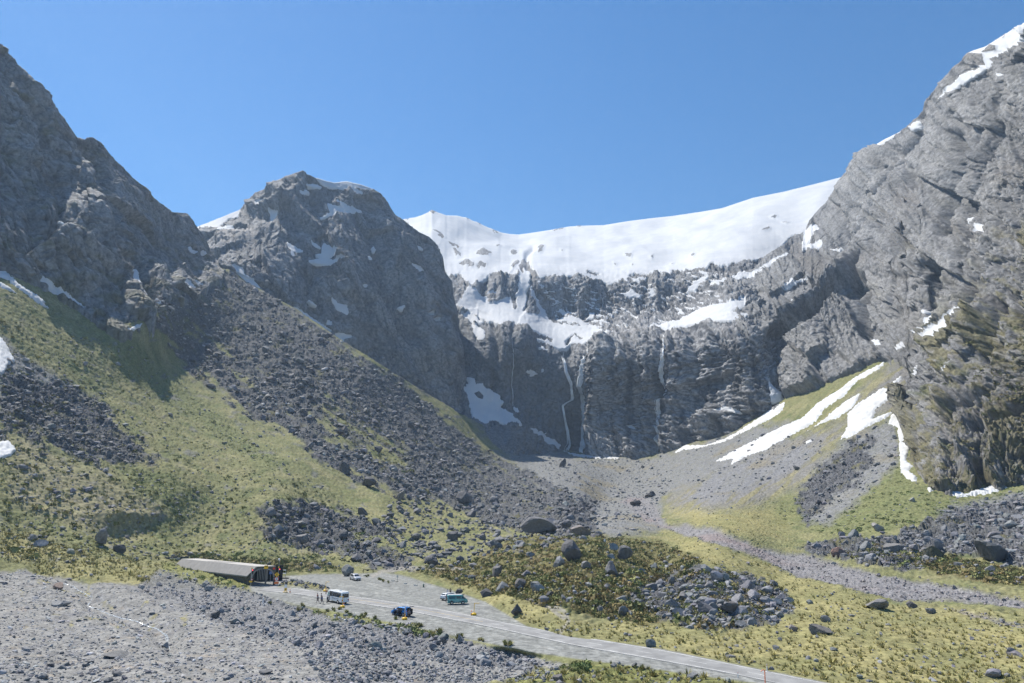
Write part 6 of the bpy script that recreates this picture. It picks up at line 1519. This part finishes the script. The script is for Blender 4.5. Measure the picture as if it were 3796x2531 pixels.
# ------------------------------------------------------------------ vehicles
def sec_at(T, x):
    xs = [r[0] for r in T]
    return [float(np.interp(x, xs, [r[k] for r in T])) for k in range(1, len(T[0]))]
def ring(T, x):
    w, zb, zm, wr, zr = sec_at(T, x)
    h = [(w * 0.90, zb), (w, zb + 0.16), (w * 1.0, zb + (zm - zb) * 0.6), (w * 0.97, zm), (wr + (w * 0.97 - wr) * 0.12, zm + (zr - zm) * 0.86), (wr * 0.82, zr)]
    return [(x, y, z) for y, z in h] + [(x, -y, z) for y, z in h[::-1]]
def loft(T, name, mat, parent, n=40):
    xs = sorted(set(list(np.linspace(T[0][0], T[-1][0], n)) + [r[0] for r in T]))
    V, F = [], []
    for x in xs: V += ring(T, x)
    for i in range(len(xs) - 1):
        for k in range(12): F.append((i * 12 + k, i * 12 + (k + 1) % 12, (i + 1) * 12 + (k + 1) % 12, (i + 1) * 12 + k))
    F += [tuple(range(12)), tuple(range((len(xs) - 1) * 12, len(xs) * 12))[::-1]]
    return MB().add(V, F).build(name, mat, parent)
def side_panel(T, x0, x1, s, lo=0.08, hi=0.86, name='side_window', mat=None, parent=None, x0t=None, x1t=None, z=None, off=0.014):
    """a pane on the upper flank (lo..hi from belt to roof edge) or, with z = (a, b), on the lower flank"""
    V = []
    n = 6
    for k in range(n + 1):
        for top in (0, 1):
            a = x0 if not top or x0t is None else x0t; b = x1 if not top or x1t is None else x1t
            x = a + (b - a) * k / n
            w, zb, zm, wr, zr = sec_at(T, x)
            if z is not None:
                zz = z[top]; y = w * 1.0 if zz > zb + 0.16 else w * 0.95
                y = w + 0.0
            else:
                t = hi if top else lo
                p0, p1 = (w * 0.97, zm), (wr + (w * 0.97 - wr) * 0.12, zm + (zr - zm) * 0.86)
                y, zz = p0[0] + (p1[0] - p0[0]) * t / 0.86, p0[1] + (p1[1] - p0[1]) * t / 0.86
            V.append((x, s * (y + off), zz)); V.append((x, s * (y - 0.03), zz))
    F = []
    for k in range(n):
        i = k * 4
        F += [(i, i + 4, i + 6, i + 2), (i + 1, i + 3, i + 7, i + 5), (i, i + 1, i + 5, i + 4), (i + 2, i + 6, i + 7, i + 3)]
    F += [(0, 2, 3, 1), (n * 4, n * 4 + 1, n * 4 + 3, n * 4 + 2)]
    return MB().add(V, F).build(name, mat or M['glass'], parent)
def top_panel(T, xa, xb, f, name, mat, parent, off=0.016, ya=None):
    """windscreen or rear window: a pane laid over the sloping top between two stations"""
    V = []
    n = 6
    for k in range(n + 1):
        x = xa + (xb - xa) * k / n
        w, zb, zm, wr, zr = sec_at(T, x)
        for y in (-1, 0, 1): V.append((x, y * wr * f, zr + off + (0.02 if y == 0 else 0)))
    e = 0.035
    V2 = [(p[0], p[1], p[2] - e) for p in V]
    m = len(V)
    F = []
    for k in range(n):
        for j in (0, 1):
            i = k * 3 + j
            F += [(i, i + 1, i + 4, i + 3), (m + i, m + i + 3, m + i + 4, m + i + 1)]
        F += [(k * 3, k * 3 + 3, m + k * 3 + 3, m + k * 3), (k * 3 + 2, m + k * 3 + 2, m + k * 3 + 5, k * 3 + 5)]
    F += [(0, m, m + 1, 1), (1, m + 1, m + 2, 2), (m - 3, m - 2, 2 * m - 2, 2 * m - 3), (m - 2, m - 1, 2 * m - 1, 2 * m - 2)]
    return MB().add(V + V2, F).build(name, mat, parent)
def wheels(o, xs, w, r=0.34, tw=0.22):
    for x in xs:
        for s in (-1, 1):
            t = MB().lathe([(r * 0.62, -tw / 2), (r * 0.95, -tw / 2), (r, -tw * 0.3), (r, tw * 0.3), (r * 0.95, tw / 2), (r * 0.62, tw / 2)], (x, s * (w - tw * 0.42), r), 22, 'Y').build('wheel', M['tyre'], o, False)
            MB().lathe([(r * 0.60, -0.012), (r * 0.58, 0.0), (r * 0.2, 0.012), (0.0, 0.016)] if s > 0 else [(0.0, -0.016), (r * 0.2, -0.012), (r * 0.58, 0.0), (r * 0.60, 0.012)], (x, s * (w + tw * 0.08 + 0.004), r), 18, 'Y').build('rim', M['rim'], t)
            MB().lathe([(r * 1.16, -0.01), (r * 1.16, 0.006)], (x, s * (w + 0.004), r + 0.02), 22, 'Y').build('wheel_arch', M['black'], o)
def place(o, a, b, half):
    """stand the vehicle so that its near-side wheels touch the ground at a (rear) and b (front)"""
    h = Vector((b.x - a.x, b.y - a.y, 0)).normalized()
    nrm = Vector((-h.y, h.x, 0))
    if nrm.y < 0: nrm = -nrm                       # away from the viewer
    c = (a + b) / 2 + nrm * half
    o.location = (c.x, c.y, 0.02)
    o.rotation_euler = (0, 0, math.atan2(h.y, h.x))

def suv(paint, name, label, half=0.92, L=4.6, Hh=1.68, wb=2.7, group='parked cars'):
    o = empty(name, (0, 0, 0)); tag(o, label, 'car', group)
    e = L / 2
    T = [(-e, 0.74, 0.42, 0.95, 0.62, 1.02), (-e + 0.12, 0.86, 0.30, 1.00, 0.66, 1.18), (-e + 0.42, half, 0.26, 1.05, 0.66, Hh - 0.12), (-e + 0.75, half, 0.25, 1.05, 0.68, Hh), (0.1, half, 0.25, 1.02, 0.68, Hh), (0.55, half, 0.25, 1.00, 0.66, Hh - 0.10),
         (1.18, half, 0.25, 0.98, 0.74, 1.08), (1.35, half, 0.25, 0.95, 0.80, 1.02), (e - 0.35, 0.89, 0.26, 0.85, 0.72, 0.93), (e - 0.08, 0.80, 0.30, 0.72, 0.62, 0.80), (e, 0.66, 0.36, 0.62, 0.52, 0.68)]
    body = loft(T, 'body', M[paint], o)
    return o, T, e
def dress(o, T, e, half, wb, flank=(-1, 1), open_left=False):
    for s in flank:
        if not (open_left and s == 1):
            side_panel(T, -0.05, 0.72, s, 0.10, 0.80, parent=o, x1t=0.5)
            side_panel(T, -1.05, -0.12, s, 0.10, 0.80, parent=o)
        side_panel(T, -e + 0.62, -1.12, s, 0.14, 0.78, parent=o, x0t=-e + 0.8)
        for x_ in (-0.30, -1.2):
            if not (open_left and s == 1): MB().box((x_, s * (half + 0.012), 0.90), (0.18, 0.03, 0.035)).build('door_handle', M['steel'], o)
        MB().box((0.62, s * (half + 0.10), 1.10), (0.12, 0.22, 0.15)).build('mirror', M['black'], o, bevel=0.02)
        MB().box((e - 0.16, s * 0.62, 0.74), (0.22, 0.34, 0.14)).build('headlight', M['lamp'], o, bevel=0.02)
        MB().box((-e + 0.10, s * 0.68, 0.98), (0.14, 0.26, 0.18)).build('tail_light', M['red'], o, bevel=0.02)
        MB().tube([(-1.6, s * 0.60, T[3][5] + 0.05), (0.1, s * 0.60, T[3][5] + 0.05)], 0.022).build('roof_rail', M['steel'], o)
        side_panel(T, -0.9, 0.9, s, z=(0.27, 0.40), name='sill', mat=M['black'], parent=o, off=0.012)
    top_panel(T, 0.62, 1.14, 0.92, 'windscreen', M['glass'], o)
    top_panel(T, -e + 0.13, -e + 0.40, 0.9, 'rear_window', M['glass'], o)
    MB().box((e - 0.02, 0, 0.66), (0.06, 0.84, 0.16)).build('grille', M['black'], o)
    MB().box((e - 0.04, 0, 0.42), (0.10, 1.2, 0.14)).build('bumper', M['black'], o)
    MB().box((e + 0.02, 0, 0.52), (0.02, 0.36, 0.11)).build('number_plate', M['plate'], o)
    MB().box((-e - 0.01, 0, 0.74), (0.02, 0.36, 0.11)).build('number_plate', M['plate'], o)
    MB().box((-e + 0.03, 0, 0.45), (0.12, 1.45, 0.16)).build('bumper', M['black'], o)
    wheels(o, (-wb / 2 - 0.02, wb / 2 - 0.02), half - 0.0)

# silver SUV
o, T, e = suv('silver', 'silver_suv', 'silver SUV parked in front of the big block-shaped boulder')
dress(o, T, e, 0.92, 2.7); place(o, flat(1296, 2148.5), flat(1315, 2153.5), 0.9)
# blue SUV with everything open
o, T, e = suv('blue', 'blue_suv', 'bright blue SUV with its tailgate and near doors open')
dress(o, T, e, 0.92, 2.7, (-1, 1), True)
place(o, flat(1495, 2286), flat(1457.5, 2280.5), 0.9)
side_panel(T, 0.05, 0.9, 1, z=(0.42, 1.0), name='door_shade_panel', mat=M['dark'], parent=o, off=0.02)  # dark panes over the closed body stand for the shaded interior
side_panel(T, -0.95, -0.1, 1, z=(0.42, 1.0), name='door_shade_panel', mat=M['dark'], parent=o, off=0.02)
side_panel(T, -1.05, 0.62, 1, 0.0, 0.80, name='window_shade_panel', mat=M['dark'], parent=o, x1t=0.45)
MB().box((-e + 0.06, 0, 0.92), (0.35, 1.35, 0.9)).build('boot_shade_box', M['dark'], o)  # dark box standing for the shade inside the boot
def door(hx, ln, ang, name='open_door'):
    d = empty(name, (hx, 0.94, 0.0), 0.0); d.parent = o
    d.rotation_euler = (0, 0, ang)
    MB().box((-ln / 2, 0.02, 0.72), (ln, 0.07, 0.66)).build('door_skin', M['blue'], d, bevel=0.02)
    MB().box((-ln / 2, -0.02, 0.72), (ln * 0.8, 0.04, 0.5)).build('door_trim', M['dark'], d)
    MB().box((-ln / 2 - 0.02, 0.0, 1.28), (ln * 0.86, 0.03, 0.42)).build('door_glass', M['glass'], d)
door(0.95, 1.0, -1.05); door(-0.08, 0.95, -0.95)
tg = empty('tailgate', (-e + 0.55, 0, 1.66)); tg.parent = o; tg.rotation_euler = (0, math.radians(8), 0)
MB().box((-0.48, 0, 0.06), (1.0, 1.28, 0.07)).build('tailgate_skin', M['blue'], tg, bevel=0.02)
MB().box((-0.40, 0, 0.015), (0.6, 1.05, 0.03)).build('tailgate_glass', M['glass'], tg)
MB().box((-0.98, 0, 0.10), (0.12, 1.2, 0.10)).build('spoiler', M['black'], tg)
MB().box((-e + 0.12, 0.35, 0.95), (0.35, 0.4, 0.35)).build('luggage', M['signwhite'], o, bevel=0.04)
# white wagon
o, T, e = suv('white', 'station_wagon', 'white station wagon half hidden behind the teal campervan', 0.88, 4.7, 1.52, 2.7)
dress(o, T, e, 0.88, 2.7); place(o, flat(1662, 2226), flat(1692, 2221), 0.86)
# minibus
def minibus():
    o = empty('minibus', (0, 0, 0)); tag(o, 'white minibus with grey stripes and its side door open, people standing beside it', 'minibus')
    e, w = 3.5, 1.03
    T = [(-e, 0.86, 0.52, 1.35, 0.78, 2.30), (-e + 0.10, 0.98, 0.44, 1.36, 0.86, 2.46), (-e + 0.35, w, 0.40, 1.36, 0.90, 2.60), (e - 1.45, w, 0.40, 1.36, 0.90, 2.60), (e - 0.95, w, 0.40, 1.32, 0.88, 2.50), (e - 0.42, 1.0, 0.40, 1.26, 0.84, 1.72), (e - 0.22, 0.97, 0.42, 1.18, 0.80, 1.42), (e - 0.05, 0.90, 0.44, 1.02, 0.72, 1.22), (e, 0.80, 0.50, 0.90, 0.6, 1.05)]
    loft(T, 'body', M['white'], o, 44)
    for s in (-1, 1):
        side_panel(T, e - 1.55, e - 0.72, s, 0.10, 0.66, 'cab_window', M['green_glass'], o, x1t=e - 1.0)
        if s == 1:
            side_panel(T, e - 2.05, e - 1.72, s, 0.0, 0.74, 'door_shade_panel', M['dark'], o)  # dark panes on the closed side stand for the shade inside
            side_panel(T, e - 2.05, e - 1.72, s, z=(0.5, 1.36), name='doorway_shade_panel', mat=M['dark'], parent=o)
            side_panel(T, e - 3.0, e - 2.1, s, 0.0, 0.74, 'slid_door_window', M['glass'], o, off=0.05)
            side_panel(T, e - 3.0, e - 2.1, s, z=(0.5, 1.30), name='slid_door', mat=M['white'], parent=o, off=0.06)
            side_panel(T, -e + 0.35, e - 3.1, s, 0.04, 0.70, 'side_window', M['glass'], o)
            side_panel(T, -e + 1.0, e - 3.1, s, z=(1.10, 1.18), name='stripe', mat=M['stripe'], parent=o, off=0.01)
            side_panel(T, -e + 1.6, e - 3.1, s, z=(0.92, 0.98), name='stripe', mat=M['stripe'], parent=o, off=0.01)
        else:
            side_panel(T, -e + 0.35, e - 1.7, s, 0.04, 0.70, 'side_window', M['glass'], o)
        side_panel(T, -e + 0.4, e - 1.5, s, 0.74, 0.84, 'roof_stripe', M['stripe'], o)
        MB().box((e - 0.12, s * 0.68, 0.92), (0.2, 0.3, 0.2)).build('headlight', M['lamp'], o, bevel=0.02)
        MB().box((-e - 0.0, s * 0.74, 0.86), (0.12, 0.26, 0.24)).build('tail_light', M['red'], o, bevel=0.02)
        MB().box((e - 0.55, s * 1.22, 1.75), (0.08, 0.2, 0.42)).build('mirror', M['black'], o, bevel=0.02)
    top_panel(T, e - 0.92, e - 0.40, 0.95, 'windscreen', M['green_glass'], o)
    MB().box((-e - 0.005, 0, 1.75), (0.04, 1.5, 0.78)).build('rear_window', M['glass'], o, bevel=0.01)
    MB().box((-e - 0.02, 0, 0.52), (0.14, 1.75, 0.22)).build('bumper', M['white'], o, bevel=0.03)
    MB().box((-e - 0.03, 0, 1.08), (0.03, 0.42, 0.12)).build('number_plate', M['plate'], o)
    MB().box((e, 0, 0.55), (0.12, 1.6, 0.24)).build('bumper', M['white'], o, bevel=0.03)
    MB().box((-1.1, 0, 2.66), (0.55, 0.7, 0.16), taper=0.8).build('roof_vent', M['white'], o)
    wheels(o, (-e + 1.45, e - 1.1), w, 0.38, 0.24)
    return o
o = minibus(); a, b = flat(1262, 2241), flat(1208, 2229)
place(o, a, b, 1.0)
# campervan
def campervan():
    o = empty('campervan', (0, 0, 0)); tag(o, 'teal campervan with a painted wave along its side and a white roof', 'campervan')
    e, w = 2.2, 0.85
    M['teal'] = M_teal
    T = [(-e, 0.78, 0.42, 1.10, 0.64, 1.80), (-e + 0.10, w, 0.34, 1.12, 0.70, 1.93), (-e + 0.3, w, 0.32, 1.12, 0.72, 1.98), (e - 1.5, w, 0.32, 1.12, 0.72, 1.98), (e - 1.15, w, 0.32, 1.10, 0.70, 1.90), (e - 0.42, w, 0.32, 1.05, 0.72, 1.20), (e - 0.2, 0.82, 0.34, 0.98, 0.72, 1.06), (e, 0.72, 0.42, 0.80, 0.62, 0.88)]
    loft(T, 'body', M_teal, o, 40)
    rb = MB(); 
    for k in range(9):
        x_ = -e + 0.12 + k * (2 * e - 1.45) / 8
    V, F = [], []
    xs = np.linspace(-e + 0.1, e - 1.25, 12)
    for x_ in xs:
        _, _, _, wr, zr = sec_at(T, x_)
        V += [(x_, -wr * 0.95, zr - 0.10), (x_, -wr * 0.8, zr + 0.03), (x_, 0, zr + 0.06), (x_, wr * 0.8, zr + 0.03), (x_, wr * 0.95, zr - 0.10)]
    for i in range(11):
        for k in range(4): F.append((i * 5 + k, i * 5 + k + 1, i * 5 + 6 + k, i * 5 + 5 + k))
        F.append((i * 5, i * 5 + 5, i * 5 + 9, i * 5 + 4))
    F += [(0, 1, 2, 3, 4), (55, 59, 58, 57, 56)]
    MB().add(V, F).build('roof', M['white'], o)
    for s in (-1, 1):
        side_panel(T, e - 1.35, e - 0.62, s, 0.10, 0.72, parent=o, x1t=e - 0.98)
        side_panel(T, e - 2.5, e - 1.5, s, 0.10, 0.72, parent=o)
        side_panel(T, -e + 0.3, e - 2.65, s, 0.10, 0.72, parent=o, mat=M_wave)
        MB().box((e - 0.62, s * (w + 0.13), 1.22), (0.1, 0.22, 0.2)).build('mirror', M['black'], o, bevel=0.02)
        MB().box((e - 0.10, s * 0.56, 0.78), (0.16, 0.28, 0.16)).build('headlight', M['lamp'], o, bevel=0.02)
        MB().box((-e + 0.02, s * 0.66, 0.95), (0.1, 0.16, 0.4)).build('tail_light', M['red'], o, bevel=0.02)
        # the wave, three swelling bands
        for k, (z0, am, th) in enumerate(((0.62, 0.16, 0.10), (0.78, 0.12, 0.06), (0.92, 0.10, 0.05))):
            V, F = [], []
            xs = np.linspace(-e + 0.35, e - 0.35, 24)
            for i, x_ in enumerate(xs):
                zc = z0 + am * math.sin(i * 0.42 + k); ww = sec_at(T, x_)[0]
                V += [(x_, s * (ww + 0.012), zc - th), (x_, s * (ww + 0.012), zc + th * 0.6), (x_, s * (ww - 0.02), zc)]
            for i in range(23): F += [(i * 3, i * 3 + 3, i * 3 + 4, i * 3 + 1), (i * 3, i * 3 + 2, i * 3 + 5, i * 3 + 3), (i * 3 + 1, i * 3 + 4, i * 3 + 5, i * 3 + 2)]
            MB().add(V, F).build('wave_band', M_wave if k == 0 else M_foam, o)
    top_panel(T, e - 1.10, e - 0.45, 0.94, 'windscreen', M['glass'], o)
    MB().box((-e - 0.0, 0, 1.5), (0.04, 1.15, 0.5)).build('rear_window', M['glass'], o)
    MB().box((e, 0, 0.5), (0.12, 1.4, 0.2)).build('bumper', M['black'], o); MB().box((-e, 0, 0.5), (0.12, 1.5, 0.2)).build('bumper', M['white'], o)
    MB().box((e + 0.06, 0, 0.55), (0.02, 0.36, 0.11)).build('number_plate', M['plate'], o)
    wheels(o, (-1.25, 1.15), w, 0.32, 0.2)
    return o
M_teal = simple('teal_paint', (0.05, 0.30, 0.30), 0.35, 0, 0.35, 1.6, coat=0.4)
M_wave = simple('dark_teal_paint', (0.012, 0.10, 0.13), 0.35, 0, 0.3, 2)
M_foam = simple('pale_teal_paint', (0.30, 0.55, 0.52), 0.4, 0, 0.2, 2)
o = campervan(); place(o, flat(1676.5, 2241.5), flat(1716, 2240.5), 0.83)

# ------------------------------------------------------------------ people
def person(u, v, face, label, shirt, trousers, skin=(0.42, 0.26, 0.19), shorts=False, stride=0.18, lean=0.0, arms=(0.12, 0.12), hair=(0.03, 0.022, 0.016), hat=None, h=1.74, crouch=0.0, bend=0.25):
    k = h / 1.74
    p = flat(u, v)
    root = empty('person', p, face); tag(root, label, 'person', 'people in the car park')
    # skeleton: x = forward, y = left
    pts, rad, edges, reg = [], [], [], []
    def J(x, y, z, r, parent, region):
        zz = z * k
        pts.append((x * k + lean * max(0, z - 0.9) * k, y * k, zz)); rad.append(r * k); reg.append(region)
        if parent is not None: edges.append((parent, len(pts) - 1))
        return len(pts) - 1
    pel = J(0, 0, 0.95, 0.145, None, 'T')
    ab = J(0.01, 0, 1.12, 0.135, pel, 'S'); ch = J(0.0, 0, 1.32, 0.155, ab, 'S'); nk = J(-0.01, 0, 1.47, 0.06, ch, 'K'); hd = J(0.02, 0, 1.58, 0.082, nk, 'K'); tp = J(0.02, 0, 1.67, 0.078, hd, 'K')
    J(0.105, 0, 1.575, 0.018, hd, 'K')
    for s, st in ((1, stride), (-1, -stride)):
        hp = J(0, s * 0.10, 0.88, 0.095, pel, 'T')
        kn = J(st * 0.55 + crouch * 0.2, s * 0.11, 0.50, 0.062, hp, 'T' if not shorts else 'T')
        sh = J(st * 0.75, s * 0.11, 0.30, 0.055 if not shorts else 0.05, kn, 'K' if shorts else 'T')
        an = J(st, s * 0.11, 0.09, 0.042, sh, 'K' if shorts else 'T')
        J(st + 0.15, s * 0.125, 0.035, 0.036, an, 'B')
        a = arms[0 if s > 0 else 1]
        so = J(0, s * 0.19, 1.40, 0.062, ch, 'S')
        el = J(-0.02 + 0.27 * math.sin(a), s * 0.25, 1.40 - 0.28 * math.cos(a), 0.045, so, 'S')
        wr = J(pts[el][0] / k - lean * max(0, pts[el][2] / k - 0.9) + 0.25 * math.sin(a + bend), s * 0.24, pts[el][2] / k - 0.25 * math.cos(a + bend), 0.030, el, 'K')
        wx, wy, wz = pts[wr][0] / k - lean * max(0, pts[wr][2] / k - 0.9), pts[wr][1] / k, pts[wr][2] / k
        dx, dz = math.sin(a + bend), -math.cos(a + bend)
        pm = J(wx + dx * 0.06, wy, wz + dz * 0.06, 0.032, wr, 'K')
        for f, (oy, ln) in enumerate(((0.030, 0.085), (0.010, 0.098), (-0.010, 0.092), (-0.028, 0.072))):
            f1 = J(wx + dx * (0.06 + ln * 0.6) , wy + oy, wz + dz * (0.06 + ln * 0.6), 0.0095, pm, 'K')
            J(wx + dx * (0.06 + ln) + 0.01, wy + oy * 0.9, wz + dz * (0.06 + ln) + 0.006, 0.008, f1, 'K')
        J(wx + dx * 0.06 + 0.045, wy - s * 0.02, wz + dz * 0.07, 0.0095, pm, 'K')
    me = bpy.data.meshes.new('body'); me.from_pydata(pts, edges, [])
    ob = bpy.data.objects.new('body', me); COL.objects.link(ob)
    sk = ob.modifiers.new('skin', 'SKIN'); sk.use_smooth_shade = True
    for i, r in enumerate(rad):
        d = me.skin_vertices[0].data[i]; d.radius = (r, r * (0.8 if reg[i] in 'ST' and i < 3 else 1.0)); d.use_root = (i == 0)
    me.skin_vertices[0].data[1].radius = (0.10 * k, 0.15 * k); me.skin_vertices[0].data[2].radius = (0.115 * k, 0.175 * k); me.skin_vertices[0].data[0].radius = (0.115 * k, 0.155 * k)
    sb = ob.modifiers.new('sub', 'SUBSURF'); sb.levels = 1; sb.render_levels = 1
    dg = bpy.context.evaluated_depsgraph_get(); dg.update()
    m2 = bpy.data.meshes.new_from_object(ob.evaluated_get(dg))
    bpy.data.objects.remove(ob)
    cols = {'K': skin, 'S': shirt, 'T': trousers, 'B': (0.03, 0.028, 0.026)}
    names = list('KSTB')
    m2.materials.clear()
    for q in names: m2.materials.append(simple({'K': 'skin', 'S': 'shirt_cloth', 'T': 'trouser_cloth', 'B': 'shoe'}[q], cols[q], 0.8, 0, 0.15, 12))
    Pt = np.array(pts)
    segs = [(Pt[a], Pt[b], reg[b]) for a, b in edges]
    for f in m2.polygons:
        c = np.array(f.center); best, br = 9, 'S'
        for a, b, rg in segs:
            d = b - a; t = max(0, min(1, float((c - a) @ d) / (float(d @ d) + 1e-9)))
            q = float(np.linalg.norm(c - a - d * t))
            if q < best: best, br = q, rg
        if shorts and br == 'T' and c[2] < 0.55 * k: br = 'K'
        f.material_index = names.index(br)
    link(bpy.data.objects.new('body', m2), root)
    hx = (0.02 + lean * 0.7) * k
    V, F = ICO[2]
    W = V * np.array([0.105, 0.092, 0.105]) * k + np.array([hx - 0.018 * k, 0, 1.655 * k])
    keep = [f for f in F if (W[f][:, 2] > 1.60 * k + (W[f][:, 0] - hx) * 0.6).all()]
    MB().add(W, [tuple(f) for f in keep]).build('hair', simple('hair', hair, 0.7), root, True)
    for s in (-1, 1):
        MB().add(V * 0.012 * k + np.array([hx + 0.078 * k, s * 0.032 * k, 1.61 * k]), [tuple(f) for f in F]).build('eye', M['dark'], root, True)
    if hat: MB().lathe([(0.17 * k, 1.69 * k), (0.105 * k, 1.70 * k), (0.095 * k, 1.79 * k), (0.0, 1.80 * k)], (hx, 0, 0), 16).build('hat', simple('hat_cloth', hat, 0.8), root)
    return root
DK = (0.02, 0.022, 0.03)
person(1175.5, 2227.5, 0.4, 'person in a red shirt, farthest left of the group beside the minibus', (0.36, 0.075, 0.045), (0.10, 0.05, 0.04), stride=0.08)
person(1177.5, 2235, -0.3, 'person in a grey shirt and dark shorts walking beside the minibus', (0.23, 0.22, 0.27), DK, shorts=True, stride=0.26)
person(1190, 2228.5, 0.2, 'person in dark clothes and a hat, behind the one in blue', (0.05, 0.05, 0.075), (0.03, 0.035, 0.06), stride=0.06, hat=(0.2, 0.16, 0.13))
person(1193.5, 2239, 3.0, 'person in a blue shirt and dark trousers striding towards the minibus', (0.06, 0.10, 0.27), (0.025, 0.028, 0.05), stride=0.28)
person(1212, 2236.5, 0.5, 'person in black leaning at the front of the minibus by its open door', (0.018, 0.018, 0.022), (0.03, 0.03, 0.035), stride=0.12, lean=0.25, arms=(0.8, 0.7))
person(1517, 2294, 1.9, 'person in a grey and black top standing at the open tailgate of the blue car', (0.16, 0.15, 0.18), (0.015, 0.015, 0.02), stride=0.05, arms=(0.5, 0.4))
person(1473.5, 2288, 1.9, 'person in a grey jacket bending into the open front door of the blue car', (0.16, 0.16, 0.17), (0.02, 0.02, 0.024), stride=0.1, lean=0.4, arms=(0.9, 0.9))
person(1658.5, 2211, 1.2, 'person in a white top standing behind the white station wagon', (0.72, 0.70, 0.72), (0.05, 0.05, 0.07), stride=0.05)
person(1669.5, 2208, 1.9, 'person in brown standing behind the white station wagon near the dark boulder', (0.16, 0.11, 0.08), (0.06, 0.05, 0.045), stride=0.05)
person(1654, 2233, 0.0, 'person in black standing at the back of the campervan', (0.022, 0.022, 0.026), (0.02, 0.02, 0.022), stride=0.05)
person(1660.5, 2235, 0.2, 'person in a pale top bending at the back of the campervan', (0.55, 0.45, 0.42), (0.40, 0.30, 0.27), stride=0.08, lean=0.3, arms=(0.7, 0.7), h=1.62)
